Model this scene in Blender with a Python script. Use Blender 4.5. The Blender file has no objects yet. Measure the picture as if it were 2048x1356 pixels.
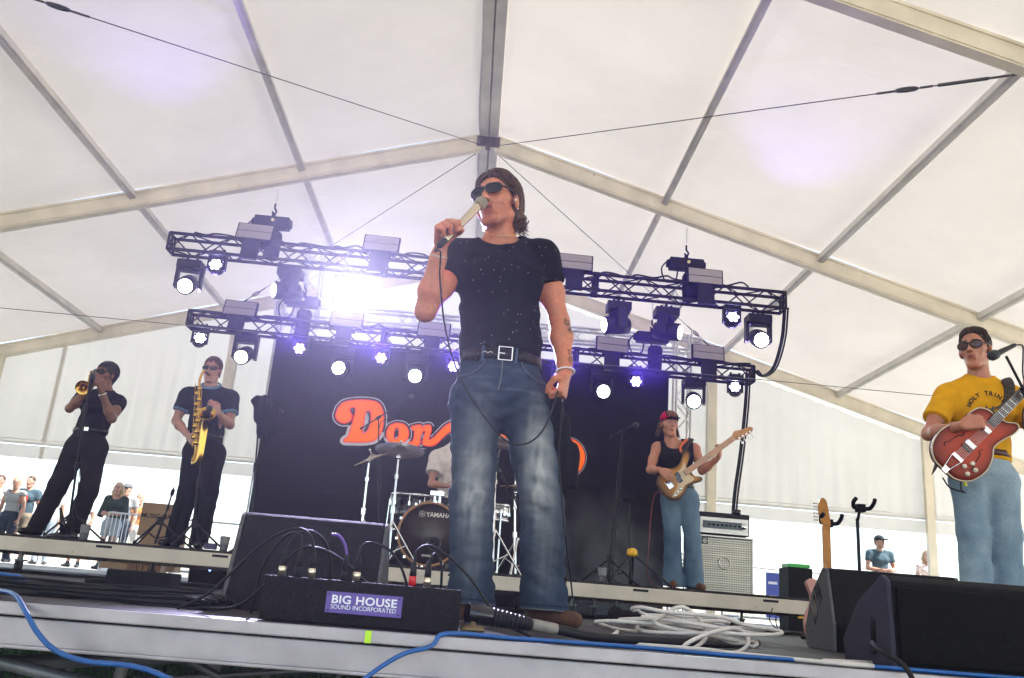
import bpy, bmesh, math, random
import numpy as np
from mathutils import Vector, Matrix, Quaternion, Euler

# ------------------------------------------------------------------ camera, world, sun
S = bpy.context.scene
rnd = random.Random(7)
CAM_F, CAM_PITCH, CAM_ROLL, CAM_YAW, CAM_H = 1748.8, .291, .0808, .0275, .085
_cy, _sy, _cp, _sp = math.cos(CAM_YAW), math.sin(CAM_YAW), math.cos(CAM_PITCH), math.sin(CAM_PITCH)
FWD = Vector((_sy * _cp, _cy * _cp, _sp))
_r0 = Vector((_cy, -_sy, 0)); _u0 = _r0.cross(FWD)
RGT = _r0 * math.cos(CAM_ROLL) + _u0 * math.sin(CAM_ROLL)
UPV = -_r0 * math.sin(CAM_ROLL) + _u0 * math.cos(CAM_ROLL)
CPOS = Vector((0, 0, CAM_H))
cd = bpy.data.cameras.new('camera'); cam = bpy.data.objects.new('camera', cd)
S.collection.objects.link(cam)
cd.sensor_width = 36; cd.lens = CAM_F / 2048 * 36; cd.clip_start = .05; cd.clip_end = 4000
cam.matrix_world = Matrix(((RGT.x, UPV.x, -FWD.x, 0), (RGT.y, UPV.y, -FWD.y, 0), (RGT.z, UPV.z, -FWD.z, CAM_H), (0, 0, 0, 1)))
S.camera = cam
S.view_settings.view_transform = 'Standard'; S.view_settings.look = 'None'
S.view_settings.exposure = 1.95; S.view_settings.gamma = 1
S.view_settings.use_curve_mapping = False
S.render.engine = 'CYCLES'
S.cycles.use_denoising = True
S.cycles.max_bounces = 6; S.cycles.diffuse_bounces = 3; S.cycles.transmission_bounces = 5
S.cycles.use_adaptive_sampling = True; S.cycles.adaptive_threshold = .03
S.cycles.volume_bounces = 0; S.cycles.sample_clamp_indirect = 6
S.cycles.caustics_reflective = False; S.cycles.caustics_refractive = False

SUN_EL, SUN_AZ = math.radians(60), math.radians(112)   # azimuth clockwise from +Y
w = bpy.data.worlds.new('World'); S.world = w; w.use_nodes = True
wn = w.node_tree; bg = wn.nodes['Background']
sky = wn.nodes.new('ShaderNodeTexSky'); sky.sky_type = 'NISHITA'; sky.sun_disc = False
sky.sun_elevation = SUN_EL; sky.sun_rotation = SUN_AZ
wn.links.new(sky.outputs[0], bg.inputs[0]); bg.inputs[1].default_value = .13
sl = bpy.data.lights.new('sun', 'SUN'); sl.energy = 4.2; sl.angle = math.radians(.5); sl.color = (1, .95, .87)
so = bpy.data.objects.new('sun', sl); S.collection.objects.link(so)
sd = Vector((math.sin(SUN_AZ) * math.cos(SUN_EL), math.cos(SUN_AZ) * math.cos(SUN_EL), math.sin(SUN_EL)))
so.rotation_euler = sd.to_track_quat('Z', 'Y').to_euler(); so.location = (0, -8, 20)

def at(px, py, Y):
    "point of the photograph's pixel (2048x1356) at depth Y"
    d = FWD + RGT * ((px - 1024) / CAM_F) + UPV * ((678 - py) / CAM_F)
    return CPOS + d * (Y / d.y)
def atz(px, py, Z):
    d = FWD + RGT * ((px - 1024) / CAM_F) + UPV * ((678 - py) / CAM_F)
    return CPOS + d * ((Z - CAM_H) / d.z)
V = lambda *a: Vector(a)

# ------------------------------------------------------------------ materials
MATS = {}
def mat(name, col=(.5, .5, .5), rough=.6, metal=0., var=.12, scale=6., bump=0., bscale=60., emit=None, estr=0., spec=.5, wear=None, coat=0., alpha=1., trans=0., vcol=False, stretch=None):
    if name in MATS: return MATS[name]
    m = bpy.data.materials.new(name); m.use_nodes = True; MATS[name] = m
    nt = m.node_tree; N = nt.nodes; L = nt.links; b = N['Principled BSDF']
    b.inputs['Roughness'].default_value = rough; b.inputs['Metallic'].default_value = metal
    b.inputs['Specular IOR Level'].default_value = spec
    if coat: b.inputs['Coat Weight'].default_value = coat; b.inputs['Coat Roughness'].default_value = .08
    if trans: b.inputs['Transmission Weight'].default_value = trans
    tc = N.new('ShaderNodeTexCoord'); src = tc.outputs['Object']
    if stretch:
        mp = N.new('ShaderNodeMapping'); mp.inputs['Scale'].default_value = stretch
        L.new(src, mp.inputs[0]); src = mp.outputs[0]
    base = None
    if vcol:
        at_ = N.new('ShaderNodeAttribute'); at_.attribute_name = 'Col'; base = at_.outputs['Color']
    if var or vcol:
        nz = N.new('ShaderNodeTexNoise'); nz.inputs['Scale'].default_value = scale; nz.inputs['Detail'].default_value = 6
        L.new(src, nz.inputs['Vector'])
        mr = N.new('ShaderNodeMapRange'); mr.inputs[1].default_value = .3; mr.inputs[2].default_value = .7
        mr.inputs[3].default_value = 1 - var; mr.inputs[4].default_value = 1 + var
        L.new(nz.outputs[0], mr.inputs[0])
        mx = N.new('ShaderNodeMix'); mx.data_type = 'RGBA'; mx.blend_type = 'MULTIPLY'; mx.inputs[0].default_value = 1
        if base is None: mx.inputs[6].default_value = (*col, 1)
        else: L.new(base, mx.inputs[6])
        L.new(mr.outputs[0], mx.inputs[7]); out = mx.outputs[2]
        if wear:
            wc, wamt, wsc = wear
            n2 = N.new('ShaderNodeTexNoise'); n2.inputs['Scale'].default_value = wsc; n2.inputs['Detail'].default_value = 8; n2.inputs['Roughness'].default_value = .65
            L.new(src, n2.inputs['Vector'])
            r2 = N.new('ShaderNodeMapRange'); r2.inputs[1].default_value = 1 - wamt - .05; r2.inputs[2].default_value = 1 - wamt + .05
            L.new(n2.outputs[0], r2.inputs[0])
            m2 = N.new('ShaderNodeMix'); m2.data_type = 'RGBA'; m2.inputs[7].default_value = (*wc, 1)
            L.new(out, m2.inputs[6]); L.new(r2.outputs[0], m2.inputs[0]); out = m2.outputs[2]
        L.new(out, b.inputs['Base Color'])
        rr = N.new('ShaderNodeMapRange'); rr.inputs[3].default_value = max(0, rough - .08); rr.inputs[4].default_value = min(1, rough + .08)
        L.new(nz.outputs[0], rr.inputs[0]); L.new(rr.outputs[0], b.inputs['Roughness'])
    else:
        b.inputs['Base Color'].default_value = (*col, 1)
    if bump:
        n3 = N.new('ShaderNodeTexNoise'); n3.inputs['Scale'].default_value = bscale; n3.inputs['Detail'].default_value = 5
        L.new(src, n3.inputs['Vector'])
        bp = N.new('ShaderNodeBump'); bp.inputs['Strength'].default_value = bump; bp.inputs['Distance'].default_value = .01
        L.new(n3.outputs[0], bp.inputs['Height']); L.new(bp.outputs[0], b.inputs['Normal'])
    if emit:
        b.inputs['Emission Color'].default_value = (*emit, 1); b.inputs['Emission Strength'].default_value = estr
    if alpha < 1: b.inputs['Alpha'].default_value = alpha
    return m

def fabric(name, dcol, tcol, fac, fold=0.):
    "thin tent cloth: part of the daylight comes through"
    m = bpy.data.materials.new(name); m.use_nodes = True; MATS[name] = m
    nt = m.node_tree; N = nt.nodes; L = nt.links
    for n in list(N):
        if n.type == 'BSDF_PRINCIPLED': N.remove(n)
    o = [n for n in N if n.type == 'OUTPUT_MATERIAL'][0]
    tc = N.new('ShaderNodeTexCoord')
    nz = N.new('ShaderNodeTexNoise'); nz.inputs['Scale'].default_value = .45; nz.inputs['Detail'].default_value = 9; nz.inputs['Roughness'].default_value = .68
    L.new(tc.outputs['Object'], nz.inputs['Vector'])
    mr = N.new('ShaderNodeMapRange'); mr.inputs[1].default_value = .3; mr.inputs[2].default_value = .7; mr.inputs[3].default_value = .92; mr.inputs[4].default_value = 1.05
    L.new(nz.outputs[0], mr.inputs[0])
    sh = []
    for kind, c in (('ShaderNodeBsdfDiffuse', dcol), ('ShaderNodeBsdfTranslucent', tcol)):
        s = N.new(kind); mx = N.new('ShaderNodeMix'); mx.data_type = 'RGBA'; mx.blend_type = 'MULTIPLY'; mx.inputs[0].default_value = 1
        mx.inputs[6].default_value = (*c, 1); L.new(mr.outputs[0], mx.inputs[7]); L.new(mx.outputs[2], s.inputs[0]); sh.append(s)
    mp = N.new('ShaderNodeMapping'); mp.inputs['Scale'].default_value = (1, 2.2, 1); L.new(tc.outputs['Object'], mp.inputs[0])
    n2 = N.new('ShaderNodeTexNoise'); n2.inputs['Scale'].default_value = 1.6; n2.inputs['Detail'].default_value = 5; L.new(mp.outputs[0], n2.inputs['Vector'])
    bp = N.new('ShaderNodeBump'); bp.inputs['Strength'].default_value = .35; bp.inputs['Distance'].default_value = .06; L.new(n2.outputs[0], bp.inputs['Height'])
    for s in sh: L.new(bp.outputs[0], s.inputs['Normal'])
    ms = N.new('ShaderNodeMixShader'); ms.inputs[0].default_value = fac
    L.new(sh[0].outputs[0], ms.inputs[1]); L.new(sh[1].outputs[0], ms.inputs[2]); L.new(ms.outputs[0], o.inputs['Surface'])
    return m

# ------------------------------------------------------------------ objects
WM = {}                                     # world matrix of things made here
def tag(o, label=None, cat=None, group=None, kind=None):
    if label: o['label'] = label
    if cat: o['category'] = cat
    if group: o['group'] = group
    if kind: o['kind'] = kind
    return o
def thing(name, label, cat, loc=(0, 0, 0), rz=0., group=None, rot=None):
    o = bpy.data.objects.new(name, None); S.collection.objects.link(o)
    o.empty_display_size = .1
    o.location = loc
    o.rotation_euler = rot if rot else (0, 0, rz)
    WM[o] = Matrix.Translation(Vector(loc)) @ Euler(o.rotation_euler).to_matrix().to_4x4()
    return tag(o, label, cat, group)
def link_mesh(name, me, parent=None, world=True, mw=None):
    """me in world coordinates (world=True) or already in the parent's frame"""
    o = bpy.data.objects.new(name, me); S.collection.objects.link(o)
    if parent is not None:
        o.parent = parent
        pw = WM.get(parent, Matrix())
        if world: me.transform(pw.inverted())
        WM[o] = pw.copy()
    else: WM[o] = Matrix()
    return o
def copy_tree(o, parent=None):
    c = o.copy(); S.collection.objects.link(c)
    if parent is not None: c.parent = parent
    for ch in list(o.children): copy_tree(ch, c)
    return c

def frame(d, up=V(0, 0, 1)):
    d = Vector(d).normalized()
    if abs(d.dot(up)) > .98: up = V(1, 0, 0) if abs(d.x) < .9 else V(0, 1, 0)
    x = up.cross(d).normalized(); y = d.cross(x)
    return x, y, d

class MB:
    "collects boxes, tubes, lathes and prisms, then links them as one mesh object"
    def __init__(s): s.v = []; s.f = []; s.sm = []
    def add(s, vs, fs, smooth=False):
        n = len(s.v); s.v += [tuple(x) for x in vs]; s.f += [tuple(i + n for i in f) for f in fs]; s.sm += [smooth] * len(fs); return s
    def box(s, c, size, R=None, taper=1.):
        c = Vector(c); hx, hy, hz = [a / 2 for a in size]; vs = []
        for z in (-hz, hz):
            t = taper if z > 0 else 1.
            for x, y in ((-hx, -hy), (hx, -hy), (hx, hy), (-hx, hy)):
                p = V(x * t, y * t, z); vs.append(c + (R @ p if R else p))
        return s.add(vs, [(3, 2, 1, 0), (4, 5, 6, 7), (0, 1, 5, 4), (1, 2, 6, 5), (2, 3, 7, 6), (3, 0, 4, 7)])
    def beam(s, a, b, wd, ht, up=V(0, 0, 1)):
        a, b = Vector(a), Vector(b); x, y, d = frame(b - a, up); vs = []
        for p in (a, b):
            for i, j in ((-1, -1), (1, -1), (1, 1), (-1, 1)): vs.append(p + x * (i * wd / 2) + y * (j * ht / 2))
        return s.add(vs, [(3, 2, 1, 0), (4, 5, 6, 7), (0, 1, 5, 4), (1, 2, 6, 5), (2, 3, 7, 6), (3, 0, 4, 7)])
    def cyl(s, a, b, r0, r1=None, n=12, cap=True):
        r1 = r0 if r1 is None else r1; a, b = Vector(a), Vector(b); x, y, d = frame(b - a); vs = []
        for p, r in ((a, r0), (b, r1)):
            for k in range(n):
                t = 2 * math.pi * k / n; vs.append(p + x * (r * math.cos(t)) + y * (r * math.sin(t)))
        s.add(vs, [(k, (k + 1) % n, n + (k + 1) % n, n + k) for k in range(n)], True)
        if cap: s.add(vs[:n], [tuple(range(n))[::-1]]); s.add(vs[n:], [tuple(range(n))])
        return s
    def tube(s, pts, r, n=8, cap=True, flat=1.):
        pts = [Vector(p) for p in pts]; rs = r if isinstance(r, (list, tuple)) else [r] * len(pts)
        vs = []; fs = []; px = None
        for i, p in enumerate(pts):
            d = (pts[min(i + 1, len(pts) - 1)] - pts[max(i - 1, 0)])
            if d.length < 1e-9: d = V(0, 0, 1)
            d.normalize()
            if px is None: px = frame(d)[0]
            px = (px - d * px.dot(d)); px = px.normalized() if px.length > 1e-6 else frame(d)[0]
            py = d.cross(px)
            for k in range(n):
                t = 2 * math.pi * k / n; vs.append(p + px * (rs[i] * math.cos(t)) + py * (rs[i] * math.sin(t) * flat))
        for i in range(len(pts) - 1):
            for k in range(n): fs.append((i * n + k, i * n + (k + 1) % n, (i + 1) * n + (k + 1) % n, (i + 1) * n + k))
        if cap: fs.append(tuple(range(n))[::-1]); fs.append(tuple(range(len(vs) - n, len(vs))))
        return s.add(vs, fs, True)
    def lathe(s, prof, o=(0, 0, 0), d=(0, 0, 1), n=24, ring=False):
        "prof: (radius, height) pairs along d from o"
        o = Vector(o); x, y, d = frame(d); vs = []; fs = []
        for r, h in prof:
            for k in range(n):
                t = 2 * math.pi * k / n; vs.append(o + d * h + x * (r * math.cos(t)) + y * (r * math.sin(t)))
        m = len(prof)
        for i in range(m - 1):
            for k in range(n): fs.append((i * n + k, i * n + (k + 1) % n, (i + 1) * n + (k + 1) % n, (i + 1) * n + k))
        if ring:
            for k in range(n): fs.append(((m - 1) * n + k, (m - 1) * n + (k + 1) % n, (k + 1) % n, k))
        if not ring and prof[0][0] > 1e-6: fs.append(tuple(range(n))[::-1])
        if not ring and prof[-1][0] > 1e-6: fs.append(tuple(range((m - 1) * n, m * n)))
        return s.add(vs, fs, True)
    def prism(s, poly, o, ax, ay, th, smooth=False):
        "flat outline poly [(u,v)] in the plane o+u*ax+v*ay, thickness th along ax x ay"
        o, ax, ay = Vector(o), Vector(ax), Vector(ay); nn = ax.cross(ay).normalized() * th; n = len(poly)
        vs = [o + ax * u + ay * v_ for u, v_ in poly]; vs += [p + nn for p in vs]
        return s.add(vs, [tuple(range(n))[::-1], tuple(range(n, 2 * n))] + [(i, (i + 1) % n, n + (i + 1) % n, n + i) for i in range(n)])
    def ball(s, c, r, n=12, m=8, R=None):
        c = Vector(c); r = (r, r, r) if not isinstance(r, (tuple, list)) else r; vs = []; fs = []
        for i in range(m + 1):
            ph = math.pi * i / m
            for k in range(n):
                t = 2 * math.pi * k / n; p = V(r[0] * math.sin(ph) * math.cos(t), r[1] * math.sin(ph) * math.sin(t), r[2] * math.cos(ph)); vs.append(c + (R @ p if R else p))
        for i in range(m):
            for k in range(n): fs.append((i * n + k, (i + 1) * n + k, (i + 1) * n + (k + 1) % n, i * n + (k + 1) % n))
        return s.add(vs, fs, True)
    def sheet(s, fn, nu, nv, smooth=True):
        vs = [fn(i / nu, j / nv) for j in range(nv + 1) for i in range(nu + 1)]
        fs = [(j * (nu + 1) + i, j * (nu + 1) + i + 1, (j + 1) * (nu + 1) + i + 1, (j + 1) * (nu + 1) + i) for j in range(nv) for i in range(nu)]
        return s.add(vs, fs, smooth)
    def mesh(s, name, m=None):
        me = bpy.data.meshes.new(name); me.from_pydata(s.v, [], s.f); me.validate()
        if len(me.polygons) == len(s.sm): me.polygons.foreach_set('use_smooth', s.sm)
        if m: me.materials.append(m)
        return me
    def build(s, name, m, parent=None, world=True, bevel=0., seg=2):
        me = s.mesh(name, m)
        if bevel:
            bm = bmesh.new(); bm.from_mesh(me); bmesh.ops.remove_doubles(bm, verts=bm.verts, dist=1e-5)
            ed = [e for e in bm.edges if len(e.link_faces) == 2 and e.calc_face_angle(0) > .6]
            bmesh.ops.bevel(bm, geom=ed, offset=bevel, segments=seg, affect='EDGES', profile=.6, clamp_overlap=True)
            bm.to_mesh(me); bm.free()
        return link_mesh(name, me, parent, world)

def spline(pts, n=8):
    "Catmull-Rom through pts"
    P = [Vector(p) for p in pts]; P = [P[0] * 2 - P[1]] + P + [P[-1] * 2 - P[-2]]; out = []
    for i in range(1, len(P) - 2):
        for k in range(n):
            t = k / n; a, b, c, d = P[i - 1], P[i], P[i + 1], P[i + 2]
            out.append(.5 * ((2 * b) + (c - a) * t + (2 * a - 5 * b + 4 * c - d) * t * t + (3 * b - 3 * c + d - a) * t ** 3))
    out.append(P[-2]); return out

def text_mesh(txt, size, o, ax, ay, lift=.002, extrude=.0005, align='LEFT', bold=0., xs=1., spacing=1.):
    "lettering laid in the plane o + u*ax + v*ay"
    c = bpy.data.curves.new('t', 'FONT'); c.body = txt; c.size = size; c.align_x = align; c.extrude = extrude; c.offset = bold; c.space_character = spacing
    c.resolution_u = 3
    ob = bpy.data.objects.new('t', c); S.collection.objects.link(ob)
    dg = bpy.context.evaluated_depsgraph_get(); me = bpy.data.meshes.new_from_object(ob.evaluated_get(dg))
    bpy.data.objects.remove(ob); bpy.data.curves.remove(c)
    ax, ay = Vector(ax).normalized() * xs, Vector(ay).normalized(); nn = ax.cross(ay).normalized(); o = Vector(o) + nn * lift
    me.transform(Matrix(((ax.x, ay.x, nn.x, o.x), (ax.y, ay.y, nn.y, o.y), (ax.z, ay.z, nn.z, o.z), (0, 0, 0, 1))))
    me.materials.clear(); return me
# ------------------------------------------------------------------ materials used all over
m_black = mat('black_steel', (.01, .01, .012), .5, 0, spec=.25, var=.3, scale=30)
m_blackmatte = mat('matte_black', (.009, .009, .01), .8, 0, spec=.15, var=.3, scale=20, bump=.15, bscale=200)
m_cable = mat('black_rubber', (.008, .008, .009), .55, 0, var=.2, spec=.25)
m_alu = mat('mill_aluminium', (.55, .53, .5), .38, .7, var=.18, scale=9, bump=.05, bscale=40, wear=((.25, .23, .2), .33, 14), stretch=(1, 1, 6))
m_chrome = mat('chrome', (.75, .75, .76), .12, 1, var=.05)
m_tentalu = mat('tent_beam_paint', (.7, .635, .5), .45, .15, var=.12, scale=3, wear=((.2, .15, .1), .28, 9))
m_tentgrey = mat('purlin_aluminium', (.66, .63, .57), .5, .1, var=.12, scale=3)
m_roof = fabric('roof_cloth', (.66, .62, .56), (.54, .5, .44), .18)
m_wall = fabric('wall_cloth', (.72, .69, .62), (.66, .62, .54), .45)
m_wire = mat('steel_wire', (.12, .12, .12), .4, .8, var=.1)

# ------------------------------------------------------------------ ground
mg = mat('lawn_ground', (.5, .48, .42), .95, 0, var=.25, scale=1.2, bump=.5, bscale=30)
def grd(x, y):
    t = min(1, max(0, (y - 14.2) / 2.3)); t = t * t * (3 - 2 * t)
    return -.85 + .9 * t
gm = MB()
ys = [-300, -60, -20, -8, -2, 2, 6, 10, 13, 14.2, 14.6, 15, 15.4, 15.8, 16.2, 16.5, 18, 25, 60, 200, 900]
xs = [-700, -200, -60, -25, -12, -6, 0, 6, 12, 25, 60, 200, 700]
gm.add([(x, y, grd(x, y)) for y in ys for x in xs], [(j * len(xs) + i, j * len(xs) + i + 1, (j + 1) * len(xs) + i + 1, (j + 1) * len(xs) + i) for j in range(len(ys) - 1) for i in range(len(xs) - 1)], True)
g = gm.build('ground', mg); tag(g, 'pale trodden ground under and behind the tent', 'ground', kind='structure')
mgr = mat('turf', (.06, .16, .02), .9, 0, var=.4, scale=25)
tf = MB()
for k in range(9000):
    x = rnd.uniform(-5, 3); y = rnd.uniform(4.5, 13.5); hh = rnd.uniform(.03, .09); a = rnd.uniform(0, 6.28); c, s_ = math.cos(a) * .012, math.sin(a) * .012; l = rnd.uniform(-.03, .03)
    tf.add([(x - c, y - s_, -.85), (x + c, y + s_, -.85), (x + l, y + l, -.85 + hh)], [(0, 1, 2)])
tag(tf.build('grass', mgr), 'bright green grass growing under the stage', 'grass', kind='stuff')
tb = MB(); tb.add([(-5.5, 4.4, -.846), (3.4, 4.4, -.846), (3.4, 13.6, -.846), (-5.5, 13.6, -.846)], [(0, 1, 2, 3)])
tag(tb.build('turf', mgr), 'green turf under the stage', 'turf', kind='structure')

# ------------------------------------------------------------------ tent
X0, SL, ZR, Y2 = -.265, .2956, 6.48, 11.6825
FR = [Y2 - 20, Y2 - 15, Y2 - 10, Y2 - 5, Y2, Y2 + 5]  # first entry: unseen roof bay behind the camera, added to cut front sky light
HALF = 12.5
tent = thing('marquee_tent', 'large white marquee tent with pale aluminium rafters above the stage', 'tent', (X0, 6.7, -.85))
def roofz(x, off=0.): return ZR + off - abs(x - X0) * SL
for Y in FR:
    for sg in (-1, 1):
        b = MB(); n_ = V(sg * SL, 0, 1).normalized()
        p0 = V(X0 + sg * .09, Y, roofz(X0 + .09)) + n_ * .125; p1 = V(X0 + sg * HALF, Y, roofz(X0 + HALF)) + n_ * .125
        b.beam(p0, p1, .12, .25)
        b.beam(p0 + V(0, -.062, .09), p1 + V(0, -.062, .09), .02, .012); b.beam(p0 + V(0, -.064, -.1), p1 + V(0, -.064, -.1), .012, .012)
        for k in range(14):       # bolt holes
            q = p0.lerp(p1, rnd.uniform(.05, .95)); q += V(0, -.0615, rnd.uniform(-.06, .06)); b.cyl(q, q + V(0, .002, 0), .012, n=8)
        b.build('rafter', m_tentalu, tent)
        lg = MB(); e = V(X0 + sg * HALF, Y, 0)
        lg.box((e.x, Y, (roofz(e.x) + .2 - .85) / 2), (.2, .12, roofz(e.x) + .2 + .85)); lg.box((e.x, Y, -.84), (.35, .35, .02)); lg.build('leg', m_tentalu, tent)
    b = MB(); b.box((X0, Y - .07, ZR + .1), (.34, .03, .16)); b.cyl((X0, Y - .12, ZR + .07), (X0, Y - .06, ZR + .07), .05, n=12)
    b.cyl((X0, Y - .1, ZR + .02), (X0, Y - .1, ZR - .05), .035, n=10)
    b.build('ridge_bracket', mat('dark_bracket', (.12, .1, .08), .5, .6), tent, bevel=.004)
PUR = [2.667, 4.9725, 7.28, 9.6, 11.9]
for i in range(len(FR) - 1):
    ya, yb = FR[i] + .061, FR[i + 1] - .061
    for sg in (-1, 1):
        for a in PUR:
            b = MB(); z = roofz(X0 + a, .19)
            b.beam((X0 + sg * a, ya, z), (X0 + sg * a, yb, z), .09, .11, up=V(sg * SL, 0, 1)); b.beam((X0 + sg * a, ya, z - .06), (X0 + sg * a, yb, z - .06), .05, .012, up=V(sg * SL, 0, 1))
            b.build('purlin', m_tentgrey, tent)
        def rf(u, v, sg=sg, ya=ya, yb=yb):
            x = X0 + sg * (u * (HALF + .3)); y = ya - .06 + v * (yb - ya + .12)
            sag = -.05 * math.sin(math.pi * v) * abs(math.sin(math.pi * min(1, u * 5.2 % 1))) - .015 * math.sin(9 * v + 20 * u)
            return V(x, y, roofz(x, .29) + sag)
        b = MB(); b.sheet(rf, 48, 14); ro = b.build('roof_panel', m_roof, tent)
    b = MB()
    for sx in (-.075, .075): b.beam((X0 + sx, ya, ZR + .22), (X0 + sx, yb, ZR + .22), .13, .1)
    b.box((X0, (ya + yb) / 2, ZR + .23), (.02, yb - ya, .06)); b.build('ridge_beam', m_tentgrey, tent)
# bracing wires
def wire(a, b, name='bracing_wire', r=.006, buckle=True):
    m = MB(); a, b = Vector(a), Vector(b); m.cyl(a, b, r, n=6); o = m.build(name, m_wire, tent)
    if buckle:
        d = (a - b).normalized(); q = MB(); p = b + d * .25
        q.cyl(p, p + d * .45, .018, n=8); q.cyl(p + d * .5, p + d * .62, .012, n=6)
        rg = [p + d * .75 + d * (.11 * math.cos(t)) + frame(d)[0] * (.035 * math.sin(t)) for t in np.linspace(0, 2 * math.pi, 14)]
        q.tube(rg, .012, 6); q.cyl(p + d * .86, p + d * 1.05, .012, n=6); q.cyl(b, p, .012, n=6)
        q.build('turnbuckle', m_wire, o)
zw = lambda a: roofz(X0 + a, .05)
for sg in (-1, 1):
    wire((X0 + sg * .12, Y2 - .1, ZR + .02), (X0 + sg * 4.9, FR[3] + .1, zw(4.9)))
    wire((X0 + sg * .12, Y2 + .1, ZR + .02), (X0 + sg * 4.9, FR[5] - .1, zw(4.9)))
    wire((X0 + sg * 5.0, FR[3] + .1, zw(5.0)), (X0 + sg * 9.6, Y2 - .1, zw(9.6)), buckle=False)
wire((X0 - HALF + .1, Y2 + .12, 3.45), (X0 + HALF - .1, Y2 + .12, 3.3), r=.005, buckle=False)
# gable
GY = FR[5] + .12; BAR = 2.23
def gab(x0, x1, zb, zt, fold, nm, mt=m_wall, nu=90, off=0.):
    def fn(u, v):
        x = x0 + (x1 - x0) * u; top = zt(x); z = zb + (top - zb) * v
        f = fold * (math.sin(x * 23) + .6 * math.sin(x * 41 + 1) + .4 * math.sin(x * 9.3 + 2)) * (1 - .92 * v)
        return V(x, GY + off + f, z)
    b = MB(); b.sheet(fn, nu, 10); return b.build(nm, mt, tent)
edges = [X0 - HALF, -8.2, -4.9, 0, 4.45, 8.9, X0 + HALF]
for i in range(len(edges) - 1):
    mid = (edges[i] + edges[i + 1]) / 2
    gab(edges[i] - .04, edges[i + 1] + .04, BAR, lambda x: roofz(x, .27), .018 if abs(mid) < 7 else .01, 'gable_panel', nu=70)
    gab(edges[i] - .04, edges[i + 1] + .04, BAR - .27, lambda x: BAR - .03, .008, 'wall_valance', nu=40, off=.02)
b = MB(); b.cyl((X0 - HALF, GY - .05, BAR), (X0 + HALF, GY - .05, BAR), .022, n=8); b.cyl((X0 - HALF, GY - .05, BAR + .07), (X0 + HALF, GY - .05, BAR + .07), .008, n=6)
b.build('wall_rail', m_tentgrey, tent)
for x in (-9.3, -4.95, 4.5, 8.75):
    b = MB(); zb = grd(x, GY); b.box((x, GY - .14, (zb + roofz(x, .05)) / 2), (.16, .1, roofz(x, .05) - zb)); b.build('gable_post', m_tentalu, tent)

# ------------------------------------------------------------------ stage
m_deck = mat('worn_black_plywood', (.018, .0145, .015), .6, 0, spec=.22, var=.35, scale=7, bump=.25, bscale=90, wear=((.06, .05, .045), .42, 18), stretch=(.5, 4, 1))
m_edge = mat('deck_edge_aluminium', (.36, .33, .33), .42, .55, var=.2, scale=3, bump=.05, bscale=90, wear=((.2, .18, .17), .3, 60), stretch=(2.5, 1, 2.5))
YF, YB = 2.08, 14.15
stage = MB(); stage.box((.3, (YF + YB) / 2 + .03, -.05), (13.2, YB - YF - .08, .06))
stage = tag(stage.build('stage_deck', m_blackmatte), 'low black modular stage deck with aluminium edge', 'stage', kind='structure')
WM[stage] = Matrix()
px0 = -6.28
yy = YF + .012; j = 0
while yy < YB - .2:
    ye = min(yy + 1.214, YB); xx = px0 - (0 if j % 2 else 1.1)
    while xx < 6.9:
        x1 = min(xx + 2.434, 6.9); x0 = max(xx, px0)
        if x1 - x0 > .05:
            b = MB(); b.box(((x0 + x1) / 2, (yy + ye) / 2, -.009), (x1 - x0 - .004, ye - yy - .004, .018)); b.build('deck_panel', m_deck, stage, bevel=.002, seg=1)
        xx += 2.44
    yy += 1.22; j += 1
# front rail: upper lip, recessed black groove, web
jx = [px0, -2.35, 1.205, 1.235, 4.2, 6.9]
for a, b_ in ((px0, -2.352), (-2.348, 1.208), (1.232, 4.2), (4.204, 6.9)):
    b = MB(); b.box(((a + b_) / 2, YF - .006, -.014), (b_ - a, .03, .027)); b.build('edge_lip', m_edge, stage, bevel=.003)
    b = MB(); b.box(((a + b_) / 2, YF + .012, -.063), (b_ - a, .03, .062)); b.box(((a + b_) / 2, YF + .002, -.092), (b_ - a, .045, .008)); b.build('edge_web', m_edge, stage, bevel=.003)
b = MB(); b.box((1.22, YF + .01, -.05), (.02, .03, .09)); b.cyl((1.214, YF - .03, -.03), (1.214, YF + .01, -.03), .01); b.box((1.175, YF - .024, -.014), (.02, .008, .02)); b.box((1.262, YF - .024, -.014), (.035, .006, .018)); b.build('deck_latch', m_black, stage)
b = MB(); b.box((-.208, YF - .0225, -.014), (.014, .002, .026)); b.build('marker_tape', mat('yellow_green_tape', (.45, .75, .02), .6, var=.05), stage)
# sub-structure
m_sub = mat('substructure_steel', (.16, .17, .17), .45, .6, var=.2, scale=10)
for x in np.arange(-6.1, 7, 1.22):
    for y in (YF + .15, YF + 1.37, YF + 2.6, 6, 9.6, 13.8):
        b = MB(); b.cyl((x, y, -.85), (x, y, -.082), .024, n=8); b.box((x, y, -.845), (.12, .12, .01)); b.build('stage_leg', m_sub, stage)
for x in np.arange(-6.1, 6.5, 1.22):
    for k, y in enumerate((YF + .15, YF + 1.37)):
        b = MB(); b.cyl((x, y, -.12), (x + 1.22, y, -.6 if k else -.3), .016, n=6); b.cyl((x, y, -.3), (x + 1.22, y, -.14), .012, n=6); b.build('stage_brace', m_sub, stage)
    b = MB(); b.cyl((x, YF + .15, -.2), (x, YF + 1.37, -.5), .016, n=6); b.cyl((x, YF + .15, -.16), (x + .61, YF + 1.37, -.16), .02, n=6); b.build('stage_brace', m_sub, stage)
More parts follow.
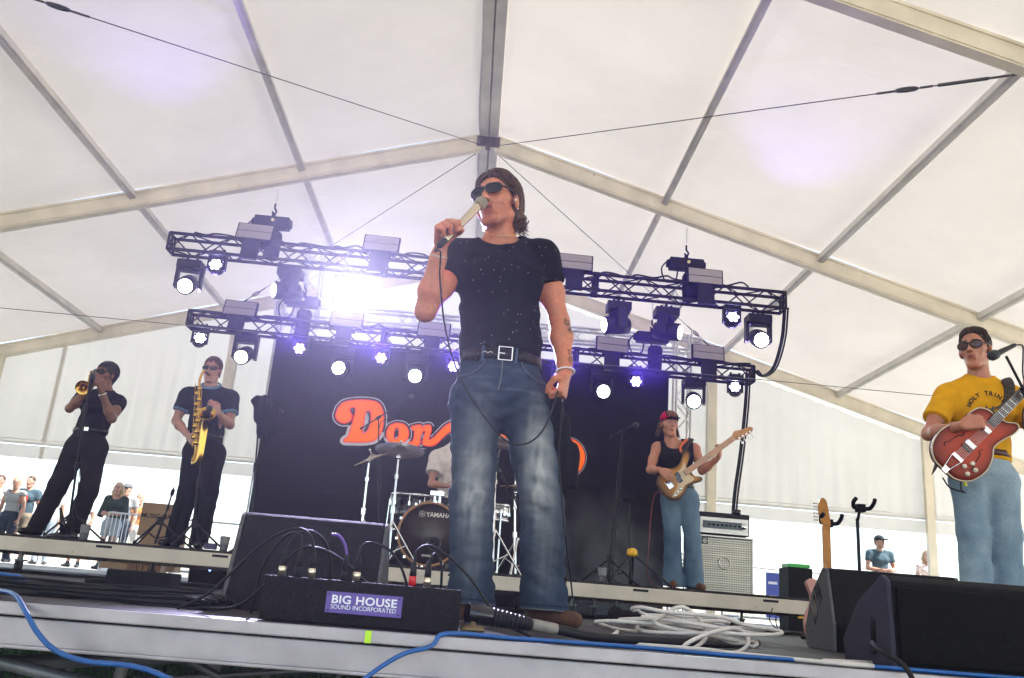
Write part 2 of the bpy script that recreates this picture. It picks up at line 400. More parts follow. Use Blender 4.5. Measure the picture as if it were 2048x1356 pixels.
# ------------------------------------------------------------------ lighting trusses
TW = .29
brace_me = {}
def brace(a, b, r, parent, m, nm='brace'):
    a, b = Vector(a), Vector(b); L_ = round((b - a).length, 2)
    key = (L_, r, m.name)
    if key not in brace_me: brace_me[key] = MB().cyl((0, 0, -.5 * L_), (0, 0, .5 * L_), r, n=6, cap=False).mesh('brace', m)
    o = bpy.data.objects.new(nm, brace_me[key]); S.collection.objects.link(o); o.parent = parent
    mw = Matrix.Translation((a + b) / 2) @ (b - a).to_track_quat('Z', 'Y').to_matrix().to_4x4()
    o.matrix_local = WM[parent].inverted() @ mw
    return o
def truss(name, label, cat, xl, xr, Y, ztop, tilt=0., m=m_black, W_=TW, r=.024, step=.29, group=None):
    t = thing(name, label, cat, ((xl + xr) / 2, Y + W_ / 2, ztop - W_ - .03), group=group)
    zt = lambda x: ztop - r + tilt * (x - xl) / (xr - xl)
    cs = [(Y + r, 0), (Y + W_ - r, 0), (Y + r, -W_ + 2 * r), (Y + W_ - r, -W_ + 2 * r)]
    for y, dz in cs:
        b = MB(); b.cyl((xl, y, zt(xl) + dz), (xr, y, zt(xr) + dz), r, n=10)
        for s_ in (xl + 3.05, xl + 6.1):
            b.cyl((s_ - .05, y, zt(s_) + dz), (s_ + .05, y, zt(s_) + dz), r * 1.35, n=10)
        b.build('chord', m, t)
    n = int((xr - xl) / step); k = 0
    faces = [(0, 2), (1, 3), (0, 1), (2, 3)]
    for fi, (i, j) in enumerate(faces):
        for q in range(n):
            xa = xl + (q + .04) * (xr - xl) / n; xb = xl + (q + .96) * (xr - xl) / n
            p, s_ = (i, j) if (q + fi) % 2 else (j, i)
            brace((xa, cs[p][0], zt(xa) + cs[p][1]), (xb, cs[s_][0], zt(xb) + cs[s_][1]), .011, t, m)
    for x in (xl, xl + 3.03, xl + 3.07, xl + 6.08, xl + 6.12, xr):
        b = MB()
        for i, j in ((0, 1), (1, 3), (3, 2), (2, 0)): b.cyl((x, cs[i][0], zt(x) + cs[i][1]), (x, cs[j][0], zt(x) + cs[j][1]), .02, n=8)
        if x in (xl, xr): b.box((x, Y + W_ / 2, zt(x) - W_ / 2 + r), (.02, W_ - .02, .06)); b.box((x, Y + W_ / 2, zt(x) - W_ / 2 + r), (.02, .06, W_ - .02))
        b.build('end_frame', m, t)
    return t
UY, LY = 11.68, 13.18
truss('lighting_truss', 'black box truss hung from the rafters, the upper and nearer of two', 'truss', -4.64, 4.21, UY, 4.74, -.06)
truss('lighting_truss', 'black box truss across the top of the video wall, the lower of two', 'truss', -4.70, 4.23, LY, 4.07, -.1)
m_silver = mat('silver_truss', (.6, .6, .6), .35, .6, var=.08)
truss('support_truss', 'silver box truss spanning behind the black lighting trusses', 'truss', -3.9, 3.9, 15.2, 5.0, 0, m_silver)
def ladder_truss(a, b, label):
    a, b = Vector(a), Vector(b); t = thing('truss_mast', label, 'truss', a)
    x = V(1, 0, 0) * .13; y = V(0, 1, 0) * .13
    for i in (-1, 1):
        for j in (-1, 1): MB().cyl(a + x * i + y * j, b + x * i + y * j, .02, n=8).build('chord', m_silver, t)
    n = int((b - a).length / .3)
    for q in range(n):
        p, s_ = a.lerp(b, q / n), a.lerp(b, (q + 1) / n); k = 1 if q % 2 else -1
        for j in (-1, 1): brace(p + x * k + y * j, s_ - x * k + y * j, .01, t, m_silver)
        brace(p + x + y * k, s_ + x - y * k, .01, t, m_silver)
ladder_truss((-3.6, 15.0, grd(0, 15)), (-3.6, 15.0, 5.0), 'silver lattice mast standing left of the video wall')
ladder_truss((3.5, 15.0, grd(0, 15)), (3.5, 15.0, 5.0), 'silver lattice mast standing right of the video wall')
ladder_truss((-3.4, 15.9, 4.72), (-3.1, 14.2, 5.55), 'short sloping silver lattice arm above the left mast')
ladder_truss((3.0, 15.9, 4.72), (3.3, 14.2, 5.55), 'short sloping silver lattice arm above the right mast')

# ------------------------------------------------------------------ chain hoists
m_hoist = mat('hoist_black', (.012, .011, .015), .6, 0, spec=.2, var=.2)
def hoist(x, y, zt, zb, label, k):
    t = thing('chain_hoist', label, 'chain hoist', (x, y, zb), group='chain hoists holding the trusses')
    b = MB()
    for q in range(int((zt - zb - .62) / .035)):
        z = zt - q * .035; rr = [V(x, y, z) + (V(.011 * math.cos(a), 0, .022 * math.sin(a)) if q % 2 else V(0, .011 * math.cos(a), .022 * math.sin(a))) for a in np.linspace(0, 6.283, 9)]
        b.tube(rr, .004, 5, cap=False)
    b.build('chain', m_chrome, t)
    b = MB(); b.tube(spline([(x, y, zb + .62), (x, y, zb + .55), (x + .03, y, zb + .5), (x + .01, y, zb + .46), (x - .03, y, zb + .49)], 5), .014, 8); b.cyl((x, y, zb + .46), (x, y, zb + .38), .03); b.build('hook', m_hoist, t)
    b = MB(); b.box((x, y, zb + .31), (.5, .16, .17)); b.cyl((x - .25, y, zb + .31), (x - .29, y, zb + .31), .06); b.cyl((x + .25, y, zb + .31), (x + .28, y, zb + .31), .07); b.build('motor_body', m_hoist, t, bevel=.015)
    b = MB(); b.cyl((x + .02, y - .081, zb + .33), (x + .02, y - .09, zb + .33), .025); b.build('badge', mat('hoist_badge', (.7, .6, .3), .4), t)
    b = MB(); b.lathe([(.02, -.42), (.11, -.4), (.12, -.05), (.1, 0), (.02, .0)], (x + .06, y - .02, zb + .16), n=16); b.build('chain_bag', m_blackmatte, t)
    b = MB(); b.tube(spline([(x - .27, y, zb + .36), (x - .36, y, zb + .22), (x - .3, y - .02, zb + .02), (x - .16, y - .03, zb + .05), (x - .12, y, zb + .24)], 6), .012, 6); b.build('power_cable', m_cable, t)
    b = MB()
    for s_ in (-1, 1): b.cyl((x, y, zb + .22), (x + .06 * s_, y + .1 * s_, zb - .02), .012, n=6)
    b.build('sling', m_cable, t)
rafz = lambda x: roofz(x) - .01
hoist(-3.27, UY + .145, rafz(-3.27), 4.74, 'black chain hoist above the upper truss end nearer the trumpet player', 0)
hoist(2.78, UY + .145, rafz(2.78), 4.68, 'black chain hoist above the upper truss end nearer the bass amplifier', 1)
hoist(-3.0, LY + .145, 5.1, 4.07, 'black chain hoist on the lower truss nearer the saxophone player', 2)
hoist(2.6, LY + .145, 5.1, 3.99, 'black chain hoist on the lower truss nearer the bass amplifier', 3)

# ------------------------------------------------------------------ strobe panels on the trusses
m_cell = mat('panel_cells', (.34, .3, .3), .35, .1, var=.35, scale=120, bump=.3, bscale=150)
def panel_proto():
    t = thing('strobe_panel', 'x', 'light panel', (0, 0, 0), group='strobe panels along the trusses')
    b = MB(); b.box((0, .06, .13), (.52, .07, .27)); b.build('housing', m_hoist, t, bevel=.008)
    for z in (.068, .192): MB().box((0, .022, z), (.48, .012, .112)).build('led_face', m_cell, t)
    b = MB(); b.box((0, .03, -.17), (.24, .05, .33)); b.box((0, .1, -.02), (.3, .1, .05)); b.build('bracket', m_hoist, t, bevel=.006)
    return t
pp = panel_proto(); first = True
def panel(px, py, Y, label, rz=0.):
    global first
    o = pp if first else copy_tree(pp); first = False
    p = at(px, py, Y); o.location = p; o.rotation_euler = (math.radians(-12), math.radians(1), rz); o['label'] = label
for px, lb in ((505, 'grey faced strobe panel on the upper truss beside the hoist, trumpet side'), (760, 'grey faced strobe panel on the upper truss between a hoist and the singer, saxophone side'), (1150, 'grey faced strobe panel on the upper truss next to the singer, bass side'), (1412, 'grey faced strobe panel on the upper truss beside the hoist, bass side')):
    panel(px, {505: 476, 760: 500, 1150: 537, 1412: 566}[px], UY - .06, lb)
for px, py, lb in ((476, 629, 'grey faced strobe panel on the lower truss left end above the saxophone player'), (690, 652, 'pale strobe panel on the lower truss directly under the brightest beam'), (866, 672, 'grey faced strobe panel on the lower truss beside the singer elbow'), (1225, 702, 'grey faced strobe panel on the lower truss beside the singer free arm'), (1418, 718, 'grey faced strobe panel on the lower truss right of the hoist')):
    panel(px, py, LY - .06, lb)

# ------------------------------------------------------------------ moving heads
m_head = mat('fixture_black', (.012, .012, .016), .5, 0, spec=.25, var=.2)
def lens_mat(nm, col, st): return mat(nm, (.9, .9, .9), .2, 0, var=0, emit=col, estr=st)
m_lw = lens_mat('lens_cool_white', (.88, .93, 1), 14); m_lg = lens_mat('lens_green_white', (.85, 1, .95), 8); m_lb = lens_mat('lens_violet', (.25, .16, 1), 5)
m_lb2 = lens_mat('lens_blue_white', (.55, .55, 1), 10)
def head_parts(kind):
    "hanging moving head around the origin of its clamp; lens looks along local -z of the head"
    big = kind != 'wash'
    k = 1. if big else .68
    base = MB(); base.box((0, 0, -.09 * k), (.34 * k, .26 * k, .12 * k)); base.box((0, 0, -.02), (.1, .08, .05)); base.cyl((-.07, 0, .03), (-.07, 0, -.04), .02); base.cyl((.07, 0, .03), (.07, 0, -.04), .02)
    yoke = MB(); 
    for s_ in (-1, 1): yoke.box((s_ * .165 * k, 0, -.28 * k), (.045 * k, .14 * k, .3 * k), taper=1)
    yoke.box((0, 0, -.155 * k), (.33 * k, .16 * k, .03 * k))
    head = MB()
    if big: head.lathe([(.06, .17), (.115, .16), (.125, .05), (.13, -.1), (.128, -.2), (.1, -.215)], n=20)
    else: head.lathe([(.05, .09), (.105, .06), (.115, 0), (.11, -.06), (.1, -.08)], n=18)
    lens = MB()
    if big: lens.lathe([(.001, -.235), (.05, -.232), (.085, -.222), (.1, -.2155)][::-1], n=20)
    else:
        for q in range(7):
            a = q * math.pi / 3; rr = 0 if q == 6 else .06
            lens.ball((rr * math.cos(a), rr * math.sin(a), -.082), (.027, .027, .014), 10, 6)
    return base.mesh('base', m_head), yoke.mesh('yoke', m_head), head.mesh('head', m_head), lens.mesh('lens'), k
HP = {k: head_parts(k) for k in ('spot', 'wash')}
def mover(px, py, Y, kind, label, aim, lm, power=0., col=(1, 1, 1), size=28, zc=None, blend=1.):
    "lens centre at pixel px,py; aim = world point the beam points at; hung from the truss bottom at zc"
    p = at(px, py, Y); bm_, ym, hm, le, k = HP[kind]
    d = (Vector(aim) - p).normalized()
    off = .215 if kind == 'spot' else .08
    piv = p - d * off; clamp = piv + V(0, 0, .36 * k)
    t = thing('moving_head_light', label, 'stage light', clamp, group='moving heads hung from the trusses')
    pan = math.atan2(d.y, d.x) + math.pi / 2
    for nm, me in (('base', bm_), ('yoke', ym)):
        o = bpy.data.objects.new(nm, me); S.collection.objects.link(o); o.parent = t; o.rotation_euler = (0, 0, pan if nm == 'yoke' else 0)
    if zc is not None and zc > clamp.z:
        MB().cyl(clamp + V(0, 0, .02), (clamp.x, clamp.y, zc), .02, n=8).build('hook_clamp', m_head, t)
    h = bpy.data.objects.new('head', hm); S.collection.objects.link(h); h.parent = t; h.location = (0, 0, -.36 * k)
    h.rotation_euler = (-d).to_track_quat('Z', 'Y').to_euler()
    l2 = le.copy(); l2.materials.append(lm); l = bpy.data.objects.new('lens', l2); S.collection.objects.link(l); l.parent = h
    if power:
        ld = bpy.data.lights.new('beam', 'SPOT'); ld.energy = power; ld.color = col; ld.spot_size = math.radians(size); ld.spot_blend = blend; ld.shadow_soft_size = .07
        lo = bpy.data.objects.new('beam_lamp', ld); S.collection.objects.link(lo); lo.parent = h; lo.location = (0, 0, -.25 if kind == 'spot' else -.11)
UB, LB = 4.43, 3.74
VIO = (.42, .35, 1)
UYm, LYm = UY + .14, LY + .14
mover(370, 572, UYm, 'spot', 'moving head at the outer end of the upper truss above the saxophone player', (-2.6, 2, -1), m_lw, 120, (.75, .75, 1), 22, UB)
mover(431, 529, UYm, 'wash', 'small cluster wash light next to the outermost moving head, saxophone side', at(330, 230, 8.7), m_lb2, 240, (.26, .17, 1), 50, UB)
mover(547, 580, UYm, 'spot', 'moving head throwing a broad white beam sideways toward the saxophone side', (-12.5, 5.5, 2.0), m_lb2, 20000, (.6, .57, 1), 14, UB)
mover(690, 600, UYm, 'spot', 'brightest moving head, beam flaring beside the singer raised elbow', (-.42, 3.15, 1.42), m_lb2, 9500, (.66, .63, 1), 15, UB)
mover(1208, 650, UYm, 'spot', 'moving head with a white beam aimed across behind the singer', (-12.5, 8.0, 2.0), m_lb2, 16000, (.6, .57, 1), 14, UB)
mover(1360, 665, UYm, 'spot', 'moving head throwing a broad white beam up toward the bass side', (12.5, 6.2, 2.1), m_lb2, 20000, (.6, .57, 1), 14, UB)
mover(1466, 634, UYm, 'wash', 'small cluster wash light between two moving heads, bass side', at(1610, 300, 8.9), m_lb2, 110, (.26, .17, 1), 46, UB)
mover(1523, 680, UYm, 'spot', 'moving head at the outer end of the upper truss, bass side', (3.2, 2, -.5), m_lw, 120, (.75, .75, 1), 22, UB)
mover(400, 676, LYm, 'wash', 'small cluster wash light at the outer end of the lower truss, saxophone side', at(540, 200, 8.2), m_lb2, 170, (.3, .22, 1), 32, LB)
mover(482, 714, LYm, 'spot', 'greenish moving head on the lower truss directly above the saxophone player', (-3.6, 6, 0), m_lg, 90, (.8, 1, .95), 18, LB)
mover(599, 697, LYm, 'wash', 'violet wash light near the upper left corner of the video wall', (-1.18, 0, 1.7), m_lb, 1300, (.16, .07, 1), 20, LB)
mover(677, 736, LYm, 'spot', 'pale moving head hanging over the letter D of the video wall', (-3.2, 6.5, 3.0), m_lg, 90, (.8, 1, .95), 14, LB)
mover(762, 716, LYm, 'wash', 'largest violet glowing wash light above the orange lettering', (-0.68, 0, 1.7), m_lb, 2600, (.16, .07, 1), 20, LB)
mover(830, 752, LYm, 'spot', 'pale moving head hanging lowest beside the singer hip', (-.9, 3, 1.2), m_lg, 90, (.8, 1, .95), 14, LB)
mover(907, 733, LYm, 'wash', 'violet wash light half hidden behind the singer belt', (-0.24, 0, 1.7), m_lb, 1300, (.16, .07, 1), 20, LB)
mover(1119, 751, LYm, 'wash', 'violet wash light shining past the singer white wristband', (0.41, 0, 1.7), m_lb, 1300, (.16, .07, 1), 20, LB)
mover(1207, 783, LYm, 'spot', 'greenish moving head in front of the dark right half of the video wall', (2.6, 6.5, 1.4), m_lg, 90, (.8, 1, .95), 14, LB)
mover(1272, 763, LYm, 'wash', 'violet wash light near the upper right corner of the video wall', (0.88, 0, 1.7), m_lb, 1300, (.16, .07, 1), 20, LB)
mover(1388, 803, LYm, 'spot', 'greenish moving head above and behind the bass player neck', (1.8, 5.5, .3), m_lg, 90, (.8, 1, .95), 18, LB)
mover(1470, 774, LYm, 'wash', 'small cluster wash light at the outer end of the lower truss, bass side', at(1480, 260, 8.4), m_lb2, 90, (.3, .22, 1), 32, LB)
for pts, lb in (([at(1568, 615, UY), at(1562, 680, UY + .4), at(1545, 735, UY + .9), at(1522, 752, LY - .1), at(1508, 740, LY)], 'black cable loop drooping from the upper to the lower truss end'),
                ([at(1492, 745, LY), at(1490, 800, LY - .3), at(1480, 900, LY - .4), at(1466, 1005, LY - .5), at(1462, 1120, LY - .5)], 'thick black cable bundle hanging down behind the bass neck')):
    b = MB()
    for k in range(3): b.tube([p + V(.03 * k, .02 * (k % 2), 0) for p in spline(pts, 8)], .014, 6)
    tag(b.build('cable_bundle', m_cable), lb, 'cable')
rgc = random.Random(3)
for Yc, zc, xl, xr, lb in ((UY + .03, 4.745, -4.3, 3.9, 'black power cables looped along the upper truss'), (LY + .03, 4.06, -4.4, 3.9, 'black power cables looped along the lower truss')):
    pts = []; x = xl
    while x < xr:
        zt_ = zc - (.06 if Yc < 12 else .1) * (x + 4.7) / 8.9; pts += [V(x, Yc + rgc.uniform(-.02, .05), zt_ + .01), V(x + .18, Yc - .04, zt_ + rgc.uniform(-.12, .05)), V(x + .3, Yc + rgc.uniform(-.03, .03), zt_ + .015)]; x += rgc.uniform(.35, .7)
    b = MB(); b.tube(spline(pts, 5), .013, 6); tag(b.build('truss_cable', m_cable), lb, 'cable')
# ------------------------------------------------------------------ haze in the air
hz = MB(); hz.box((0, 14, 4.6), (36, 42, 12))
hm = bpy.data.materials.new('stage_haze'); hm.use_nodes = True; nt = hm.node_tree
for n in list(nt.nodes):
    if n.type == 'BSDF_PRINCIPLED': nt.nodes.remove(n)
pv = nt.nodes.new('ShaderNodeVolumePrincipled'); pv.inputs['Color'].default_value = (.95, .95, .97, 1); pv.inputs['Density'].default_value = .001; pv.inputs['Anisotropy'].default_value = .72
nt.links.new(pv.outputs[0], [n for n in nt.nodes if n.type == 'OUTPUT_MATERIAL'][0].inputs['Volume'])
ho = tag(hz.build('haze', hm), 'thin theatrical haze hanging in the tent air', 'haze', kind='stuff')
# ------------------------------------------------------------------ organic shapes: blended round cones on a grid -> one continuous skin
def _vnoise(P, seed=0):
    "smooth value noise in [-1,1], P (...,3)"
    i = np.floor(P).astype(np.int64); f = (P - i).astype(np.float32); f = f * f * (3 - 2 * f)
    def hsh(a, b, c):
        n = (a * 374761393 + b * 668265263 + c * 2147483647 * 3 + seed * 974711) & 0xffffffff
        n = ((n ^ (n >> 13)) * 1274126177) & 0xffffffff
        return ((n ^ (n >> 16)) & 0xffff).astype(np.float32) / 32767.5 - 1
    x, y, z = i[..., 0], i[..., 1], i[..., 2]; r = 0
    for dx in (0, 1):
        for dy in (0, 1):
            for dz in (0, 1):
                wgt = (f[..., 0] if dx else 1 - f[..., 0]) * (f[..., 1] if dy else 1 - f[..., 1]) * (f[..., 2] if dz else 1 - f[..., 2])
                r = r + wgt * hsh(x + dx, y + dy, z + dz)
    return r

class SDF:
    def __init__(s, h): s.h = h; s.ops = []
    def cone(s, a, b, ra, rb=None, k=.02, n=None, q=1., mode='add'):
        "round cone a-b; n,q: flattened by q along direction n"
        s.ops.append(('c', np.array(a, float), np.array(b, float), ra, ra if rb is None else rb, k, None if n is None else np.array(Vector(n).normalized(), float), q, mode)); return s
    def chain(s, pts, rs, **kw):
        for i in range(len(pts) - 1): s.cone(pts[i], pts[i + 1], rs[i], rs[i + 1], **kw)
        return s
    def ell(s, c, r, R=None, k=.02, mode='add'):
        s.ops.append(('e', np.array(c, float), np.array(r, float), np.eye(3) if R is None else np.array(R, float), k, mode)); return s
    def cut(s, p, n, k=.004):
        "remove everything on the side n points to, only near p (radius lim in n's plane)"
        s.ops.append(('h', np.array(p, float), np.array(Vector(n).normalized(), float), k)); return s
    def disp(s, fn): s.ops.append(('d', fn)); return s
    def _bb(s, o):
        if o[0] == 'c':
            m = max(o[3], o[4]) + o[5] + 3 * s.h; return np.minimum(o[1], o[2]) - m, np.maximum(o[1], o[2]) + m
        m = max(o[2]) + o[4] + 3 * s.h; return o[1] - m, o[1] + m
    def mesh(s, name, m=None, col=None, smooth=2):
        h = s.h
        A = [s._bb(o) for o in s.ops if o[0] in 'ce' and o[-1] == 'add']
        lo = np.min([a for a, b in A], 0); hi = np.max([b for a, b in A], 0)
        n = np.ceil((hi - lo) / h).astype(int) + 1
        BIG = .06
        D = np.full(n, BIG, np.float32)
        ax = [(lo[i] + h * np.arange(n[i])).astype(np.float32) for i in range(3)]
        for o in s.ops:
            if o[0] in 'ce':
                a, b = s._bb(o); i0 = np.maximum(0, np.floor((a - lo) / h).astype(int)); i1 = np.minimum(n, np.ceil((b - lo) / h).astype(int) + 1)
                if np.any(i1 <= i0): continue
                sl_ = tuple(slice(i0[j], i1[j]) for j in range(3))
                X, Yg, Z = np.meshgrid(ax[0][sl_[0]], ax[1][sl_[1]], ax[2][sl_[2]], indexing='ij', sparse=True)
                if o[0] == 'c':
                    _, a, b, ra, rb, k, nn, q, mode = o
                    px, py, pz = X - a[0], Yg - a[1], Z - a[2]; dx, dy, dz = b - a
                    if nn is not None:
                        t_ = (px * nn[0] + py * nn[1] + pz * nn[2]) * (1 / q - 1)
                        px, py, pz = px + t_ * nn[0], py + t_ * nn[1], pz + t_ * nn[2]
                        e = (dx * nn[0] + dy * nn[1] + dz * nn[2]) * (1 / q - 1); dx, dy, dz = dx + e * nn[0], dy + e * nn[1], dz + e * nn[2]
                    L2 = dx * dx + dy * dy + dz * dz + 1e-12
                    t = np.clip((px * dx + py * dy + pz * dz) / L2, 0, 1)
                    d = np.sqrt((px - t * dx) ** 2 + (py - t * dy) ** 2 + (pz - t * dz) ** 2) - (ra + (rb - ra) * t)
                    if nn is not None: d = d * (.5 + .5 * q)
                else:
                    _, c, r, R, k, mode = o
                    px, py, pz = X - c[0], Yg - c[1], Z - c[2]
                    u = [(R[0, j] * px + R[1, j] * py + R[2, j] * pz) for j in range(3)]
                    k0 = np.sqrt(sum((u[j] / r[j]) ** 2 for j in range(3))); k1 = np.sqrt(sum((u[j] / r[j] ** 2) ** 2 for j in range(3))) + 1e-9
                    d = k0 * (k0 - 1) / k1
                cur = D[sl_]
                if mode == 'add':
                    hh = np.maximum(k - np.abs(cur - d), 0) / k; D[sl_] = np.minimum(cur, d) - hh * hh * k * .25
                else:
                    d = -d; hh = np.maximum(k - np.abs(cur - d), 0) / k; D[sl_] = np.maximum(cur, d) + hh * hh * k * .25
            elif o[0] == 'h':
                X, Yg, Z = np.meshgrid(*ax, indexing='ij', sparse=True); p, nn = o[1], o[2]
                D = np.maximum(D, ((X - p[0]) * nn[0] + (Yg - p[1]) * nn[1] + (Z - p[2]) * nn[2]).astype(np.float32))
            elif o[0] == 'sl':        # slice off what lies beyond plane (p, n) within radius rad of p
                _, p, nn, rad = o; m_ = rad + .12
                i0 = np.maximum(0, np.floor((p - m_ - lo) / h).astype(int)); i1 = np.minimum(n, np.ceil((p + m_ - lo) / h).astype(int) + 1)
                if np.any(i1 <= i0): continue
                sl_ = tuple(slice(i0[j], i1[j]) for j in range(3))
                X, Yg, Z = np.meshgrid(ax[0][sl_[0]], ax[1][sl_[1]], ax[2][sl_[2]], indexing='ij', sparse=True)
                px, py, pz = X - p[0], Yg - p[1], Z - p[2]; al = px * nn[0] + py * nn[1] + pz * nn[2]
                rr = np.sqrt(np.maximum(px * px + py * py + pz * pz - al * al, 0))
                D[sl_] = np.maximum(D[sl_], np.minimum(al, rad - rr).astype(np.float32))
            else:
                near = np.abs(D) < .035
                idx = np.argwhere(near); P = lo + idx * h
                D[near] += o[1](P).astype(np.float32)
        # surface nets
        sg = D < 0
        c = sg[:-1, :-1, :-1].astype(np.int8)
        tot = sum(sg[i:n[0] - 1 + i, j:n[1] - 1 + j, k:n[2] - 1 + k].astype(np.int8) for i in (0, 1) for j in (0, 1) for k in (0, 1))
        act = (tot > 0) & (tot < 8); ids = np.argwhere(act)
        vid = np.full(act.shape, -1, np.int64); vid[act] = np.arange(len(ids))
        pos = np.zeros((len(ids), 3)); cnt = np.zeros(len(ids))
        I, J, K = ids.T
        cor = [(i, j, k) for i in (0, 1) for j in (0, 1) for k in (0, 1)]
        cv = {q: D[I + q[0], J + q[1], K + q[2]] for q in cor}
        for q in cor:
            for ax_ in range(3):
                if q[ax_] == 0:
                    r_ = list(q); r_[ax_] = 1; r_ = tuple(r_); a_, b_ = cv[q], cv[r_]; m_ = (a_ < 0) != (b_ < 0)
                    t = np.where(m_, a_ / np.where(m_, a_ - b_, 1), 0)
                    for z in range(3): pos[:, z] += np.where(m_, q[z] + (t if z == ax_ else 0), 0)
                    cnt += m_
        pos = lo + (ids + pos / cnt[:, None]) * h
        F_ = []
        for ax_ in range(3):
            a_ = [slice(1, -1)] * 3; 
            s0 = [slice(1, n[z] - 1) for z in range(3)]; s0[ax_] = slice(0, n[ax_] - 1)
            s1 = list(s0); s1[ax_] = slice(1, n[ax_])
            x0, x1 = sg[tuple(s0)], sg[tuple(s1)]; ch = np.argwhere(x0 != x1)
            if not len(ch): continue
            fl = x0[tuple(ch.T)]
            g = ch.copy()
            for z in range(3):
                if z != ax_: g[:, z] += 1
            u, w_ = (ax_ + 1) % 3, (ax_ + 2) % 3
            def cell(du, dw):
                e = g.copy(); e[:, u] -= du; e[:, w_] -= dw; return vid[e[:, 0], e[:, 1], e[:, 2]]
            qd = np.stack([cell(1, 1), cell(0, 1), cell(0, 0), cell(1, 0)], 1)
            qd[~fl] = qd[~fl][:, ::-1]; F_.append(qd)
        F_ = np.concatenate(F_); F_ = F_[(F_ >= 0).all(1)]
        for _ in range(smooth):
            acc = np.zeros_like(pos); ct = np.zeros(len(pos))
            for a_, b_ in ((0, 1), (1, 2), (2, 3), (3, 0)):
                np.add.at(acc, F_[:, a_], pos[F_[:, b_]]); np.add.at(ct, F_[:, a_], 1)
            pos = pos * .5 + .5 * acc / np.maximum(ct, 1)[:, None]
        me = bpy.data.meshes.new(name)
        me.vertices.add(len(pos)); me.vertices.foreach_set('co', pos.astype(np.float32).ravel())
        me.loops.add(len(F_) * 4); me.loops.foreach_set('vertex_index', F_.astype(np.int32).ravel())
        me.polygons.add(len(F_)); me.polygons.foreach_set('loop_start', np.arange(0, len(F_) * 4, 4, dtype=np.int32))
        try: me.polygons.foreach_set('loop_total', np.full(len(F_), 4, np.int32))
        except Exception: pass
        me.update(calc_edges=True); me.validate()
        me.polygons.foreach_set('use_smooth', np.ones(len(me.polygons), bool))
        if col is not None:
            cc = np.ones((len(pos), 4), np.float32); cc[:, :3] = col(pos)
            at_ = me.color_attributes.new('Col', 'FLOAT_COLOR', 'POINT'); at_.data.foreach_set('color', cc.ravel())
        if m: me.materials.append(m)
        return me

def npv(v): return np.array(v, float)
def head_R(yaw, pitch, roll=0.):
    "yaw>0 turns the face toward +x, pitch>0 lifts the chin; face looks along -y"
    return Matrix.Rotation(yaw, 3, 'Z') @ Matrix.Rotation(-pitch, 3, 'X') @ Matrix.Rotation(roll, 3, 'Y')
def blend(P, c, r, soft=.006):
    "soft mask: 1 inside radius r of c"
    d = np.linalg.norm(P - npv(c), axis=1); return np.clip((r - d) / soft + .5, 0, 1)[:, None]

def hand_prims(sd, wrist, d, n, side, curl, k=1., thumb=(.5, .3), spread=.0, kk=.006):
    """wrist point, d to knuckles, n out of the palm, side=+1: thumb on d x n side; curl: per finger (a,b,c) degrees"""
    d = Vector(d).normalized(); n = Vector(n); n = (n - d * n.dot(d)).normalized(); s_ = d.cross(n) * side; W0 = Vector(wrist)
    K = []
    for i, (off, fl, r) in enumerate(((.030, .074, .0095), (.010, .083, .0098), (-.011, .077, .0095), (-.031, .06, .0085))):
        kn = W0 + d * ((.092 - abs(off - .008) * .25) * k) + s_ * (off * k); K.append(kn)
        sd.cone(W0 + d * (.018 * k) + s_ * (off * .62 * k), kn, .0145 * k, .0125 * k, k=.012)
        c = curl[i] if isinstance(curl[0], (tuple, list)) else curl
        p = kn; a = 0.; lat = off * spread * 8
        for j, seg in enumerate((.46, .3, .24)):
            a += math.radians(c[j]); dr = (d * math.cos(a) + n * math.sin(a) + s_ * lat).normalized()
            q = p + dr * (fl * seg * k); sd.cone(p, q, r * k * (1 - .09 * j), r * k * (1 - .09 * (j + 1)), k=kk * .6); p = q
    tb = W0 + d * (.028 * k) + s_ * (.026 * k); t1 = tb + (d * .55 + s_ * .62 + n * .45).normalized() * (.043 * k)
    x, y = thumb
    t2 = t1 + (d * .8 + s_ * (.35 - x) + n * (.2 + x * .6)).normalized() * (.034 * k); t3 = t2 + (d * .75 + s_ * (.1 - x * 1.1) + n * (.1 + y)).normalized() * (.028 * k)
    sd.cone(W0 + d * .01, tb, .018 * k, .017 * k, k=.012); sd.cone(tb, t1, .0165 * k, .0125 * k, k=.012); sd.cone(t1, t2, .0115 * k, .0105 * k, k=.004); sd.cone(t2, t3, .0105 * k, .0085 * k, k=.003)
    return K

